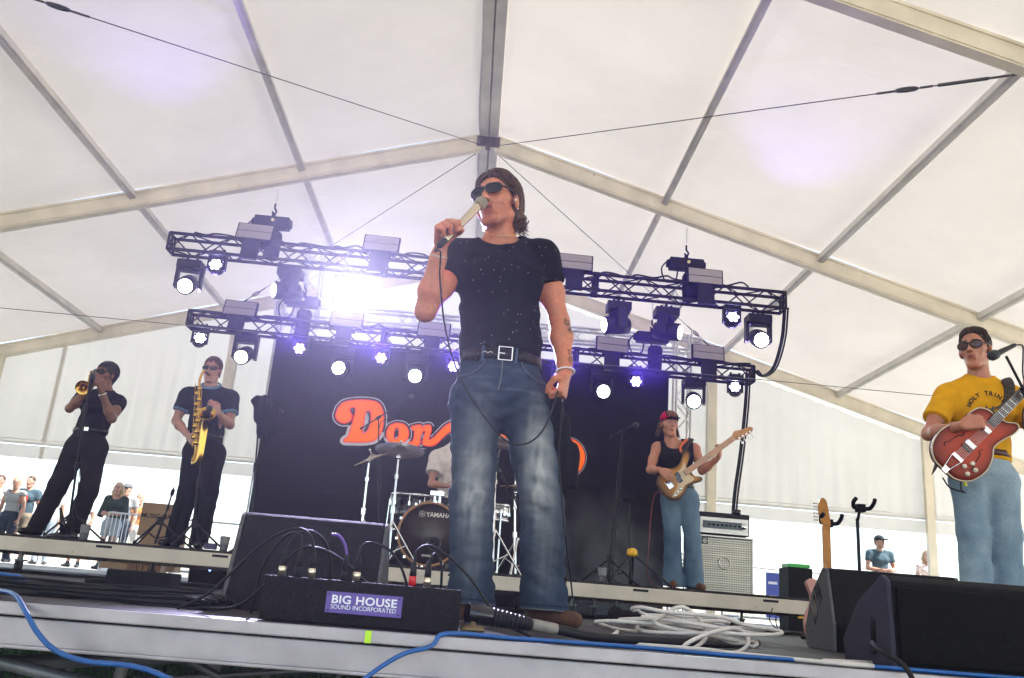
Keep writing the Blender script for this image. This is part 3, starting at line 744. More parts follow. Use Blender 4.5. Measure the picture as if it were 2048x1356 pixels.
class Person:
    """joints: dict of world points - head, neck, chest, pelvis, shR elR wrR shL elL wrL, hipR knR anR hipL knL anL (R = the person's right)"""
    def __init__(s, name, label, J, face=(0, 0), roll=0., hs=1., skin=(.42, .2, .13), h=.01, cat='person', build=1., group=None, fem=False, forward=(0, -1, 0)):
        s.J = {k: Vector(v) for k, v in J.items()}; s.h = h; s.hs = hs; s.b = build; s.fem = fem
        s.R = head_R(face[0], face[1], roll); s.skin = skin; s.fw = Vector(forward).normalized()
        base = (s.J['anR'] + s.J['anL']) / 2; base.z = min(s.J['anR'].z, s.J['anL'].z) - .08
        s.t = thing(name, label, cat, base, group=group)
        s.hands = []; s.side = V(0, 0, 1).cross(s.fw)  # toward the person's left
    def hl(s, x, y, z): return s.J['head'] + s.R @ (V(x, y, z) * s.hs)
    def hand(s, which, d, n, curl, thumb=(.5, .3), spread=0., k=1.):
        s.hands.append((which, d, n, curl, thumb, spread, k)); return s
    def torso(s, sd, g=0., waistw=.135, chestw=.165, hipw=.15, k=.05, top=True):
        "g: how far the cloth stands off the body"
        J = s.J; b = s.b; fw = s.fw
        lo, ch, pe = J['neck'], J['chest'], J['pelvis']; wa = pe.lerp(ch, .45)
        sd.cone(ch, wa, chestw * b + g, waistw * b + g, k=k, n=fw, q=.68); sd.cone(wa, pe, waistw * b + g, hipw * b + g, k=k, n=fw, q=.72)
        if top:
            for sh in ('shR', 'shL'):
                sd.cone(J[sh], ch.lerp(J[sh], .3) - V(0, 0, .02), .055 * b + g, .1 * b + g, k=k, n=fw, q=.8)
                sd.cone(lo - V(0, 0, .01), J[sh].lerp(lo, .15) + V(0, 0, .012), .052 * b + g, .048 * b + g, k=.04, n=fw, q=.9)
            sd.cone(lo - V(0, 0, .045), ch, .075 * b + g, .13 * b + g, k=.04, n=fw, q=.75)
            sd.cone(ch + s.side * -.07 * b + fw * .045, ch + s.side * .07 * b + fw * .045, .075 * b + g, k=.05)
    def skin_mesh(s, legs=True, col=None, face=True):
        sd = SDF(s.h); J = s.J; b = s.b; H = s.hl; R = np.array(s.R); hs = s.hs
        s.torso(sd, -.012)
        for a, e_, w_ in (('shR', 'elR', 'wrR'), ('shL', 'elL', 'wrL')):
            if a not in J: continue
            A, E_, W_ = J[a], J[e_], J[w_]
            bi = A.lerp(E_, .55)
            sd.cone(A, bi, .05 * b, .046 * b, k=.03); sd.cone(bi, E_, .046 * b, .037 * b, k=.03)
            fo = E_.lerp(W_, .3); sd.cone(E_, fo, .038 * b, .043 * b, k=.025); sd.cone(fo, E_.lerp(W_, .8), .043 * b, .029 * b, k=.025); sd.cone(E_.lerp(W_, .8), W_, .029 * b, .026 * b, k=.02)
        if legs:
            for hp, kn, an in (('hipR', 'knR', 'anR'), ('hipL', 'knL', 'anL')):
                sd.cone(J[hp], J[kn], .08 * b, .052 * b, k=.04); cf = J[kn].lerp(J[an], .3) - s.fw * .02
                sd.cone(J[kn], cf, .05 * b, .054 * b, k=.03); sd.cone(cf, J[an], .054 * b, .034 * b, k=.03)
        # neck, head
        sd.cone(J['neck'] - V(0, 0, .03), H(0, .02, -.05), .062 * b, .056 * hs, k=.035)
        e = lambda c, r, k=.02, mode='add': sd.ell(H(*c), tuple(x * hs for x in r), R, k, mode)
        c = lambda p, q, ra, rb=None, k=.01, mode='add': sd.cone(H(*p), H(*q), ra * hs, (ra if rb is None else rb) * hs, k=k, mode=mode)
        e((0, .018, .045), (.074, .094, .082)); e((0, -.03, -.025), (.055, .06, .08), .03)
        if face:
            for sx in (-1, 1):
                c((sx * .048, .012, -.05), (sx * .02, -.07, -.102), .016, .015, .02)
                c((sx * .044, -.058, -.012), (sx * .052, -.03, .0), .02, .02, .02)
            c((-.015, -.074, -.102), (.015, -.074, -.102), .017, k=.02)
            c((-.036, -.076, .034), (.036, -.076, .034), .015, k=.015)
            c((0, -.086, .022), (0, -.113, -.02), .0095, .012, .008)
            for sx in (-1, 1):
                c((sx * .012, -.103, -.024), (sx * .013, -.1, -.024), .009, k=.006)
                e((sx * .032, -.099, .012), (.019, .014, .013), .008, 'sub'); c((sx * .031, -.076, .012), (sx * .033, -.076, .012), .0125, k=.004)
                sd.ell(H(sx * .078, .012, -.002), (.011 * hs, .02 * hs, .034 * hs), np.array(s.R @ Matrix.Rotation(sx * .35, 3, 'Z')), .006)
            c((-.02, -.083, -.05), (0, -.0935, -.0485), .0065, .0085, .006); c((.02, -.083, -.05), (0, -.0935, -.0485), .0065, .0085, .006)
            c((-.017, -.083, -.064), (.017, -.083, -.064), .0085, k=.008)
            c((-.022, -.098, -.0565), (.022, -.098, -.0565), .0035, k=.003, mode='sub')
        for hd in s.hands: hand_prims(sd, J['wr' + hd[0]], hd[1], hd[2], 1 if hd[0] == 'R' else -1, hd[3], hd[6], hd[4], hd[5])
        sk = npv(s.skin)
        def cf(P):
            C_ = np.tile(sk, (len(P), 1)); C_ *= (1 + .08 * _vnoise(P * 30, 3) + .06 * _vnoise(P * 110, 4))[:, None]; C_ *= 1 + (npv((.06, -.08, -.08)) * np.clip(_vnoise(P * 16, 6), -1, 1)[:, None])
            Rm = np.array(s.R).T; L_ = (P - npv(J['head'])) @ Rm.T / hs
            inh = (np.linalg.norm(L_, axis=1) < .16)
            lips = inh & (np.abs(L_[:, 0]) < .021) & (np.abs(L_[:, 2] + .057) < .0125) & (L_[:, 1] < -.082)
            C_[lips] = C_[lips] * npv((.86, .6, .6))
            brow = inh & (np.abs(np.abs(L_[:, 0]) - .032) < .022) & (np.abs(L_[:, 2] - .037 - .004 * np.sin(np.abs(L_[:, 0]) * 60)) < .006) & (L_[:, 1] < -.05)
            C_[brow] = npv((.035, .02, .013))
            eye = inh & (np.abs(np.abs(L_[:, 0]) - .032) < .012) & (np.abs(L_[:, 2] - .012) < .006) & (L_[:, 1] < -.07)
            C_[eye] = npv((.3, .28, .26))
            pu = inh & (np.abs(np.abs(L_[:, 0]) - .032) < .005) & (np.abs(L_[:, 2] - .012) < .006) & (L_[:, 1] < -.07)
            C_[pu] = npv((.02, .015, .012))
            mouth = inh & (np.abs(L_[:, 0]) < .022) & (np.abs(L_[:, 2] + .0565) < .003) & (L_[:, 1] < -.08)
            C_[mouth] = C_[mouth] * .35
            if col: col(P, L_, inh, C_)
            return np.clip(C_, 0, 1)
        o = link_mesh('body', sd.mesh('body', m_skin, cf), s.t); return o
    def part(s, name, sd, m, col=None, smooth=2, parent=None):
        me = sd.mesh(name, m, col, smooth); return link_mesh(name, me, parent or s.t)
    def tshirt(s, m, sleeve=.55, g=.008, col=None, hem=None, neck_r=.075, neck_drop=.0, h=None, name='shirt', sleeves=True, fold=.004, chestw=.165, waistw=.135, hipw=.15, slw=.058, neck_fwd=.02):
        sd = SDF(h or s.h); J = s.J; b = s.b
        s.torso(sd, g, chestw=chestw, waistw=waistw, hipw=hipw)
        if fold:
            pe = npv(J['pelvis'])
            sd.disp(lambda P: fold * _vnoise(P * npv((11, 11, 26)) + npv((3, 1, 2)), 5) + fold * .7 * _vnoise(P @ npv(Matrix.Rotation(.7, 3, 'Y')).T * npv((34, 14, 12)), 9))
        if hem is not None: sd.cut(V(*J['pelvis']) + V(0, 0, hem), (0, 0, -1))
        if sleeves:
            s2 = []
            for a, e_ in (('shR', 'elR'), ('shL', 'elL')):
                A, E_ = J[a], J[e_]; q = A.lerp(E_, sleeve); d = (E_ - A).normalized()
                # sleeve: a cone cut flat by a subtracted cone beyond the cuff
                sd.cone(A, q, .062 * b + g, slw * b + g, k=.035)
                sd.cone(q + d * (slw * b + g + .002 + .04), q + d * .22, slw * b + g + .044, .13, k=.004, mode='sub') if False else None
                s2.append((q, d))
            for q, d in s2: sd.ops.append(('sl', npv(q), npv(d), slw * b + g + .035))
        np_ = J['neck'] + s.fw * neck_fwd
        sd.ell(np_ + V(0, 0, .055 - neck_drop), (neck_r, neck_r * .95, .075), None, .008, 'sub')
        return s.part(name, sd, m, col)
    def trousers(s, m, hems, g=.012, knee=.062, hemr=.065, thigh=.09, col=None, h=None, fold=.005, waist_up=.1, name='trousers', hipw=.15, disp=None, waistw=.14):
        sd = SDF(h or s.h); J = s.J; b = s.b; pe = J['pelvis']
        up = (J['chest'] - pe).normalized()
        sd.cone(pe + up * waist_up, pe, waistw * b + g, hipw * b + g, k=.05, n=s.fw, q=.74)
        for hp, kn, an, hm in (('hipR', 'knR', 'anR', hems[0]), ('hipL', 'knL', 'anL', hems[1])):
            H_, K_, A_ = J[hp], J[kn], J[an]
            sd.cone(pe.lerp(H_, .55), H_, .105 * b + g, thigh * b + g, k=.04, n=s.fw, q=.9)
            sd.cone(H_, K_, thigh * b + g, knee * b + g, k=.03); e = Vector(hm)
            sd.cone(K_, e, knee * b + g, hemr * b + g, k=.03)
        if fold: sd.disp(disp or (lambda P: fold * _vnoise(P * npv((10, 10, 22)) + 7, 2) + fold * .6 * _vnoise(P * npv((30, 30, 14)), 4)))
        for hm in hems: sd.ops.append(('sl', npv(hm), npv((0, 0, -1)), hemr * b + g + .05))
        sd.cut(pe + up * waist_up, up)
        return s.part(name, sd, m, col)
    def shoe(s, an, toe, m, name='shoe', L_=.27):
        sd = SDF(max(.006, s.h * .8)); A = s.J[an] if isinstance(an, str) else Vector(an); z = s.t.location.z
        d = Vector((toe[0], toe[1], 0)).normalized()
        p = V(A.x, A.y, z + .034) - d * .045; q = p + d * (L_ - .07)
        sd.cone(V(A.x, A.y, A.z + .03), V(A.x, A.y, z + .07), .036, .038, k=.02); sd.cone(p, q, .036, .03, k=.02); sd.cone(p + V(0, 0, .025), q - d * .08 + V(0, 0, .02), .034, .03, k=.02)
        sd.cut(V(A.x, A.y, z + .003), (0, 0, -1))
        return s.part(name, sd, m)
    def belt(s, m, r=.15, drop=.1, ht=.04, name='belt', q=.74):
        pe, up = s.J['pelvis'], (s.J['chest'] - s.J['pelvis']).normalized(); c = pe + up * drop; b = MB(); n = 40; vs = []
        for (dr, dz) in ((0, -ht / 2), (.004, -ht / 2), (.004, ht / 2), (0, ht / 2)):
            for k in range(n):
                a = 2 * math.pi * k / n; vs.append(c + up * dz + s.side * ((r + dr) * math.cos(a)) + s.fw * ((r + dr) * q * math.sin(a)))
        b.add(vs, [(i * n + k, i * n + (k + 1) % n, ((i + 1) % 4) * n + (k + 1) % n, ((i + 1) % 4) * n + k) for i in range(4) for k in range(n)], True)
        return b.build(name, m, s.t), c, up
m_skin = mat('skin', rough=.46, var=.1, scale=70, vcol=True, bump=.18, bscale=220, spec=.45)
_sk = m_skin.node_tree.nodes['Principled BSDF']; _sk.inputs['Subsurface Weight'].default_value = .12; _sk.inputs['Subsurface Radius'].default_value = (.6, .25, .12); _sk.inputs['Subsurface Scale'].default_value = .02
def cloth(name, col, rough=.85, var=.12, bump=.2, bscale=300, vcol=False, scale=20):
    m = mat(name, col, rough, 0, var=var, scale=scale, bump=bump, bscale=bscale, vcol=vcol, spec=.12)
    return m
# ------------------------------------------------------------------ helpers for people
def joints(Y, floor, px):
    J = {}
    for k, v in px.items():
        J[k] = at(v[0], v[1], Y + (v[2] if len(v) > 2 else 0))
    for k in ('anR', 'anL'):
        if k in J: J[k].z = floor + .085
    return J
def hair_locks(P, n, fn, r=.006, name='hair', m=None, parent=None, flat=.6, seed=1):
    "fn(rng) -> list of head-local points; each lock is a tapered tube"
    rg = random.Random(seed); b = MB()
    for _ in range(n):
        pts = fn(rg)
        if not pts: continue
        pts = spline(pts, 4); L_ = len(pts); rr = r * rg.uniform(.6, 1.25)
        b.tube([P.hl(*p) for p in pts], [rr * (.55 + .45 * math.sin(math.pi * min(1, (i + 1) / L_ * 1.1))) * (1 if i < L_ - 3 else .55) for i in range(L_)], 5, flat=flat)
    return b.build(name, m, parent or P.t)
def glasses(P, m_frame, m_lens, w=.031, hgt=.019, y=-.103, z=.012, name='sunglasses', wrap=.012, round_=False, rim=.004):
    b = MB(); ln = []
    for sx in (-1, 1):
        cx = sx * (w + .006); pts = []
        for k in range(20):
            a = 2 * math.pi * k / 20; ca, sa = math.cos(a), math.sin(a); e = .55 if not round_ else .9
            u = math.copysign(abs(ca) ** e, ca) * (w - .001); v = math.copysign(abs(sa) ** e, sa) * hgt
            if not round_ and v < 0: u *= .9
            yy = y + wrap * ((cx + u) / .07) ** 2 * 1.9
            pts.append((cx + u, yy, z + v))
        b.tube([P.hl(*p) for p in pts + [pts[0]]], rim, 6, cap=False)
        ln.append([P.hl(*p) for p in pts])
        b.tube([P.hl(sx * (2 * w + .006), y + wrap * 2, z + .006), P.hl(sx * .079, -.04, z + .008), P.hl(sx * .081, .01, z + .004)], rim * .9, 6)
    b.tube([P.hl(-.01, y, z + .006), P.hl(0, y - .002, z + .008), P.hl(.01, y, z + .006)], rim, 6)
    g_ = b.build(name, m_frame, P.t)
    for l in ln:
        c = sum(l, V(0, 0, 0)) / len(l); q = MB(); fwd = P.R @ V(0, -.004, 0)
        q.add([c + fwd] + l, [(0, k + 1, (k + 1) % 20 + 1) for k in range(20)], True); q.build('lens', m_lens, g_)
    return g_
m_hair = mat('dark_brown_hair', (.075, .033, .016), .5, 0, var=.5, scale=60, spec=.35)
m_hairblk = mat('black_hair', (.008, .007, .007), .5, 0, var=.3, scale=60)
m_shade = mat('dark_lens', (.003, .003, .004), .08, 0, var=0, spec=.35)
m_gloss = mat('gloss_black_plastic', (.006, .006, .007), .15, 0, var=0)
m_silverj = mat('silver', (.8, .78, .74), .18, 1, var=.05)
m_gold = mat('gold_chain', (.8, .5, .2), .25, 1, var=.05)

# ------------------------------------------------------------------ singer
SY = 3.36
J = joints(SY, 0, dict(head=(994, 410, -.05), neck=(1000, 490, .0), chest=(1003, 565, .0), pelvis=(1002, 775, .0),
    shR=(920, 515, .0), elR=(851, 622, -.17), wrR=(882, 492, -.26), shL=(1086, 516, .0), elL=(1119, 645, .03), wrL=(1131, 745, -.08),
    hipR=(952, 812, .0), knR=(945, 1000, -.03), anR=(943, 1200, .03), hipL=(1052, 815, 0), knL=(1083, 1005, -.02), anL=(1090, 1212, .02)))
P = Person('person', 'man singing into a silver microphone in black tee and flared blue jeans at stage front', J, face=(-.5, .02), roll=-.17, hs=1.06, skin=(.5, .175, .09), h=.0048, build=1.03)
mic_dir = V(.66, .5, .56).normalized(); dR = V(.3, -.62, .7); dR = (dR - mic_dir * dR.dot(mic_dir)).normalized(); nR = mic_dir.cross(dR)
P.hand('R', dR, nR, ((62, 88, 55), (66, 90, 55), (70, 92, 55), (74, 92, 55)), thumb=(.95, .5), k=1.14)
P.hand('L', (-.12, -.18, -1), (-.92, .35, .05), ((62, 85, 50), (66, 88, 50), (68, 88, 50), (70, 88, 50)), thumb=(.8, .3), k=1.04)
def singer_col(Pt, L_, inh, C_):
    st = inh & (L_[:, 2] < -.035) & (L_[:, 1] < -.015)           # stubble on the jaw
    C_[st] *= npv((.82, .76, .74))
    e, w_ = npv(J['elL']), npv(J['wrL'])
    for t, off, rad in ((.1, (.03, -.035, 0), .026), (.2, (.03, -.035, 0), .022), (.66, (.022, -.024, 0), .016), (.8, (.02, -.022, 0), .016)):
        c = e + (w_ - e) * t + npv(off); d = np.linalg.norm((Pt - c) * npv((1, 1, .7)), axis=1)
        mk = np.clip((rad - d) / .004, 0, 1) * (_vnoise(Pt * 160, 11) > -.25)
        C_ *= (1 - .72 * mk)[:, None]
P.skin_mesh(legs=False, col=singer_col)
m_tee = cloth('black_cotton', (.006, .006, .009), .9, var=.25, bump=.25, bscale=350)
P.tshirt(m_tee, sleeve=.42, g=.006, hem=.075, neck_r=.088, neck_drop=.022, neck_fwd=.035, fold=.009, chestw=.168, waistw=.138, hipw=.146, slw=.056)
# jeans with wear
hR, hL = at(941, 1209, SY - .005), at(1088, 1221, SY)
pj = {k: npv(v) for k, v in J.items()}
def jeans_col(Pt):
    base = npv((.024, .042, .074)); C_ = np.tile(base, (len(Pt), 1))
    fade = np.zeros(len(Pt)); g_ = lambda c, r: np.exp(-((Pt - npv(c)) ** 2 / npv(r) ** 2).sum(1))
    for hp, kn, an, a1, a2 in (('hipR', 'knR', 'anR', .55, .6), ('hipL', 'knL', 'anL', .95, .45)):
        th = pj[hp] * .45 + pj[kn] * .55 + npv((0, -.1, 0)); fade += a1 * g_(th, (.055, .09, .17)) + a2 * g_(pj[kn] + npv((0, -.09, .02)), (.05, .08, .12))
        fade += .25 * g_(pj[kn] * .5 + pj[an] * .5 + npv((0, -.08, 0)), (.05, .08, .16))
    streak = .75 + .35 * _vnoise(Pt * npv((60, 60, 5)), 21) + .25 * _vnoise(Pt * npv((14, 14, 40)), 22)
    fade = np.clip(fade * streak, 0, 1)[:, None]
    wh = np.clip(_vnoise(Pt * npv((9, 9, 70)), 23), 0, 1) * g_(pj['pelvis'] + npv((0, -.1, -.03)), (.2, .1, .07)) * .35
    C_ = C_ * (1 - fade) + npv((.40, .41, .39)) * fade + wh[:, None] * .2
    fr = Pt[:, 1] < pj['pelvis'][1] - .02
    for sx in (-1, 1):                      # pocket stitching
        cpx = pj['pelvis'] + npv((sx * .155, 0, .1)); rr = np.hypot(Pt[:, 0] - cpx[0], (Pt[:, 2] - cpx[2]) * 1.1); ln_ = fr & (np.abs(rr - .088) < .0035) & (Pt[:, 2] < cpx[2])
        C_[ln_] = C_[ln_] * .55 + npv((.05, .06, .07))
        cr = fr & (np.abs(rr - .094) < .004); C_[cr] *= .6
    for a_, hm_ in (('anR', hR), ('anL', hL)):
        zz = Pt[:, 2] - hm_.z; C_[(zz < .022) & (zz > .017)] *= .6; C_[zz < .006] = C_[zz < .006] * .6 + .1
    sm = _vnoise(Pt * npv((7, 7, 9)), 24); C_ *= (1 + .22 * sm)[:, None]
    return np.clip(C_, 0.01, 1)
m_denim = cloth('singer_denim', (.1, .1, .1), .85, var=.22, bump=.35, bscale=420, vcol=True, scale=260)
def jd(Pt):
    d = .006 * _vnoise(Pt * npv((9, 9, 16)) + 7, 2) + .005 * _vnoise((Pt @ np.array(Matrix.Rotation(.5, 3, 'Y'))) * npv((30, 30, 10)), 4) + .003 * _vnoise(Pt * npv((40, 40, 60)), 14)
    for kn, an, sx in (('knR', 'anR', -1), ('knL', 'anL', 1)):
        c = pj[kn] + npv((0, -.05, .03)); w_ = np.exp(-(((Pt - c) / npv((.1, .14, .16))) ** 2).sum(1))
        d += .007 * w_ * np.sin((Pt[:, 2] - c[2]) * 62 + sx * (Pt[:, 0] - c[0]) * 48 + 1)
        c2 = pj[an] + npv((0, 0, .1)); w2 = np.exp(-(((Pt - c2) / npv((.12, .14, .1))) ** 2).sum(1)); d += .006 * w2 * np.sin((Pt[:, 2] - c2[2]) * 85 + sx * (Pt[:, 0] - c2[0]) * 40)
    c = pj['pelvis'] + npv((0, -.08, -.06)); w_ = np.exp(-(((Pt - c) / npv((.2, .12, .09))) ** 2).sum(1))
    return d + .006 * w_ * np.sin((Pt[:, 2] - c[2]) * 95 - np.abs(Pt[:, 0] - c[0]) * 60)
jn = P.trousers(m_denim, (hR, hL), g=.012, knee=.065, hemr=.075, thigh=.085, col=jeans_col, fold=.005, waist_up=.115, hipw=.152, waistw=.138, disp=jd, name='jeans', h=.0048)
up = (J['chest'] - J['pelvis']).normalized()
bo, bc, bup = P.belt(mat('black_leather', (.009, .006, .006), .4, spec=.25, var=.2, bump=.1), r=.158, drop=.105, ht=.042, q=.76)
bk = MB(); f0 = bc + V(0, -1, 0) * (.158 * .76 + .007)
for a, b_ in (((-.026, -.026), (.026, -.026)), ((.026, -.026), (.026, .026)), ((.026, .026), (-.026, .026)), ((-.026, .026), (-.026, -.026)), ((-.026, 0), (-.002, 0))):
    bk.cyl(f0 + V(a[0] + .012, 0, a[1]), f0 + V(b_[0] + .012, 0, b_[1]), .0032, n=8)
bk.build('buckle', m_silverj, bo)
st = MB()
for k in range(9): st.ball(f0 + V(-.04 - .0045 * k, .001 + .0004 * k, .003 * math.sin(k * 1.3)), .0024, 8, 5)
st.build('belt_studs', m_silverj, bo)
for x in (-.075, .055):
    lp = MB(); lp.box(bc + V(x, -.158 * .76 * math.sqrt(max(.05, 1 - (x / .158) ** 2)) - .006, -.003), (.011, .005, .062)); lp.build('belt_loop', cloth('loop_denim', (.05, .075, .12)), jn, bevel=.001)
sm_ = MB()   # fly seam and pocket stitching
fl = [bc + V(.002 + .012 * t - .02 * t * t, -.158 * .8 - .006 - .012 * math.sin(t * 2.2), -.03 - .12 * t) for t in np.linspace(0, 1, 9)]
sm_.tube(fl, .0016, 5); sm_.build('fly_seam', cloth('stitching', (.2, .21, .22)), jn)
# boots
m_boot = mat('brown_suede', (.11, .045, .018), .8, 0, var=.3, scale=40, bump=.3, bscale=150)
P.shoe('anL', (.8, -.7), m_boot, 'boot', .25); P.shoe('anR', (-.6, -.8), m_boot, 'boot', .25)
# hair
def sp(phi, th, r=1.):
    return (.078 * r * math.sin(th) * math.sin(phi), .02 - .098 * r * math.sin(th) * math.cos(phi), .048 + .088 * r * math.cos(th))
cap = SDF(.005)
cap.ell(P.hl(0, .028, .052), (.081 * 1.06, .098 * 1.06, .088 * 1.06), np.array(P.R), .01)
cap.cone(P.hl(0, .085, -.02), P.hl(0, .08, -.1), .06, .035, k=.03)
for sx in (-1, 1): cap.cone(P.hl(sx * .068, .03, .03), P.hl(sx * .066, .045, -.05), .03, .022, k=.02)
cap.ell(P.hl(0, -.085, -.035), (.066 * 1.06, .082 * 1.06, .115), np.array(P.R), .012, 'sub'); cap.ell(P.hl(-.006, -.105, .015), (.046 * 1.06, .06, .062), np.array(P.R), .015, 'sub')
for sx in (-1, 1): cap.ell(P.hl(sx * .085, .008, -.012), (.03, .024, .04), np.array(P.R), .006, 'sub')
hr = P.part('hair', cap, m_hair)
def lock(rg):
    phi = rg.uniform(-math.pi, math.pi); side = 1 if phi > -.12 else -1
    w_ = rg.uniform(0, 6.28); r = rg.uniform(1.04, 1.22); pts = []
    if abs(phi) < 1.3:           # swept up from the hairline and back over the ears
        t0 = rg.uniform(.1, .8); aim = side * rg.uniform(1.2, 1.75); t1 = rg.uniform(1.35, 1.8)
        for k in range(7):
            u = k / 6; t = t0 + (t1 - t0) * u; ph = phi + (aim - phi) * min(1, u * 2.0) ** .7
            lift = .022 * math.sin(math.pi * min(1, u * 1.6)) * (1.3 - abs(phi))
            pts.append(sp(ph, t, r + max(0, lift) + .035 * math.sin(w_ + k * 1.4)))
    else:
        t0 = rg.uniform(.1, .9); t1 = rg.uniform(1.55, 1.95)
        for k in range(6): pts.append(sp(phi, t0 + (t1 - t0) * k / 5, r + .04 * math.sin(w_ + k * 1.5)))
    x, y, z = pts[-1]
    for k in range(1, rg.choice((2, 3, 4, 5)) if abs(phi) > 2.0 else rg.choice((1, 2))):
        pts.append((x * (1 - .03 * k) + .006 * math.sin(w_ + k * 2.2), y + .005 * math.cos(w_ + k * 2) + .003 * k, z - .022 * k))
    return pts
def fringe(rg):      # loose strands beside the cheeks
    sx = -1 if rg.random() < .55 else 1; w_ = rg.uniform(0, 6)
    p0, p1 = (-.15, -1.3) if sx < 0 else (.1, 1.25); e = rg.uniform(-.12, .12); r = rg.uniform(1.04, 1.13)
    pts = [sp(p0 + (p1 - p0) * q ** .8 + e, .3 + 1.3 * q, r + .02 * math.sin(w_ + 4 * q)) for q in (0, .25, .5, .75, 1)]
    x, y, z = pts[-1]
    for k in range(1, rg.choice((2, 3, 4)) if sx < 0 else 2): pts.append((x * (1 + .01 * k) + .003 * math.sin(w_ + k), y - .004 * k, z - .018 * k))
    return pts
def quiff(rg, th0=1.0, lift=.1, spread=1.35, sweep=.7):
    "strands rising from the hairline and falling back to the sides"
    phi = rg.uniform(-spread, spread); w_ = rg.uniform(0, 6.28); t0 = th0 + .25 * abs(phi) + rg.uniform(-.08, .08); sg = 1 if phi > -.12 else -1
    return [sp(phi + sg * sweep * q * q, t0 * (1 - q) + q * rg.uniform(.15, .5), 1.015 + lift * math.sin(math.pi * q * .8) + .02 * math.sin(w_ + 5 * q)) for q in (0, .2, .45, .7, 1)]
hair_locks(P, 260, lambda rg: quiff(rg, .92, .16), .0026, 'front_hair', m_hair, hr, seed=21)['kind'] = 'stuff'
hair_locks(P, 1150, lock, .0028, 'hair_locks', m_hair, hr, seed=5)['kind'] = 'stuff'
hair_locks(P, 46, fringe, .0019, 'fringe', m_hair, hr, seed=3)['kind'] = 'stuff'
def curl(rg):     # curls at the nape
    sx = 1 if rg.random() < .75 else -1; x = sx * rg.uniform(.045, .078); y = rg.uniform(.03, .09); z = rg.uniform(-.06, -.03); w_ = rg.uniform(0, 6)
    return [(x + sx * .012 * math.sin(w_ + k * 1.1) + sx * .003 * k, y + .012 * math.cos(w_ + k * 1.1), z - .014 * k) for k in range(6)]
hair_locks(P, 90, curl, .0026, 'nape_curls', m_hair, hr, seed=9)['kind'] = 'stuff'
glasses(P, m_gloss, m_shade, w=.03, hgt=.0185, y=-.106, z=.016, rim=.0042)
b = MB(); b.ball(P.hl(.082, -.004, -.006), .0062, 10, 6); b.build('ear_monitor', mat('clear_plastic', (.8, .75, .7), .2), P.t)
b = MB(); b.ball(P.hl(.083, .008, -.04), .0042, 8, 5); b.build('earring', m_silverj, P.t)
nk = J['neck'] + V(0, -.03, .0); b = MB()
b.tube([nk + V(.078 * math.sin(a), -.055 * math.cos(a) - .006, .052 - .05 * math.cos(a)) for a in np.linspace(-2.2, 2.2, 26)], .0016, 5); b.build('necklace', m_gold, P.t)
# wristband, bracelet, rings
def band(a, b_, t, r, m, nm, rr=.004, links=False):
    a, b_ = Vector(a), Vector(b_); c = a.lerp(b_, t); d = (b_ - a).normalized(); x, y, _ = frame(d); q = MB()
    if links:
        for k in range(22):
            an = 2 * math.pi * k / 22; p = c + x * (r * math.cos(an)) + y * (r * math.sin(an)); tn = (y * math.cos(an) - x * math.sin(an))
            q.tube([p + tn * (.006 * math.cos(u)) + (d if k % 2 else x * math.cos(an) + y * math.sin(an)) * (.0035 * math.sin(u)) for u in np.linspace(0, 6.283, 8)], .0014, 4, cap=False)
    else: q.tube([c + x * (r * math.cos(u)) + y * (r * math.sin(u)) + d * (.006 * math.sin(u)) for u in np.linspace(0, 6.283, 25)], rr, 8, cap=False, flat=.5)
    return q.build(nm, m, P.t)
band(J['elR'], J['wrR'], .84, .033, m_silverj, 'bracelet', links=True)
band(J['elL'], J['wrL'], .985, .033, mat('white_band', (.75, .75, .75), .5), 'wristband', .006)
_a = math.radians(66); kn = J['wrR'] + dR * .0945 + mic_dir * .0104; _dr = dR * math.cos(_a) + nR * math.sin(_a); rp = kn + _dr * .02; _rn = nR * math.cos(_a) - dR * math.sin(_a)
b = MB(); b.tube([rp + mic_dir * (.0125 * math.cos(u)) + _rn * (.0125 * math.sin(u)) for u in np.linspace(0, 6.283, 16)], .003, 6, cap=False); b.build('ring', m_silverj, P.t)
b = MB(); b.ball(rp - _rn * .0135, .0065, 10, 6); b.build('ring_stone', mat('turquoise', (.02, .2, .14), .3), P.t)
SING = P
# microphone in the hand
mc = J['wrR'] + dR * .074 + nR * .036
tip = P.hl(-.008, -.125, -.052); md = (tip - mc).normalized(); Lm = (tip - mc).length
mic = thing('microphone', 'silver wired microphone held in the singer raised hand', 'microphone', mc - md * .05)
m_micsil = mat('champagne_metal', (.62, .52, .38), .25, .9, var=.05)
b = MB(); b.lathe([(.011, -.05), (.0125, -.045), (.0135, 0), (.0175, Lm - .055), (.021, Lm - .032)], mc, md, 20); b.build('handle', m_micsil, mic)
b = MB(); b.lathe([(.021, Lm - .032), (.0245, Lm - .026), (.0255, Lm - .01), (.0255, Lm - .004), (.0265, Lm - .003), (.0265, Lm + .003), (.0255, Lm + .004), (.024, Lm + .014), (.018, Lm + .022), (.001, Lm + .026)], mc, md, 24)
b.build('grille', mat('grille_mesh', (.42, .37, .27), .4, .7, var=.5, scale=600, bump=.8, bscale=700), mic)
b = MB(); b.lathe([(.009, -.1), (.0125, -.09), (.013, -.055), (.0115, -.05)], mc, md, 14); b.build('plug', m_cable, mic)
tail = mc - md * .1
cp = [tail, tail - md * .03 + V(0, -.01, -.01), at(881, 505, SY - .38), at(880, 560, SY - .36), at(893, 670, SY - .32), at(925, 765, SY - .28), at(980, 848, SY - .26), at(1020, 886, SY - .26), at(1060, 884, SY - .24), at(1092, 850, SY - .2), J['wrL'] + V(-.03, -.05, -.09), J['wrL'] + V(-.02, -.04, -.06)]
b = MB(); b.tube(spline(cp, 10), .0034, 8)
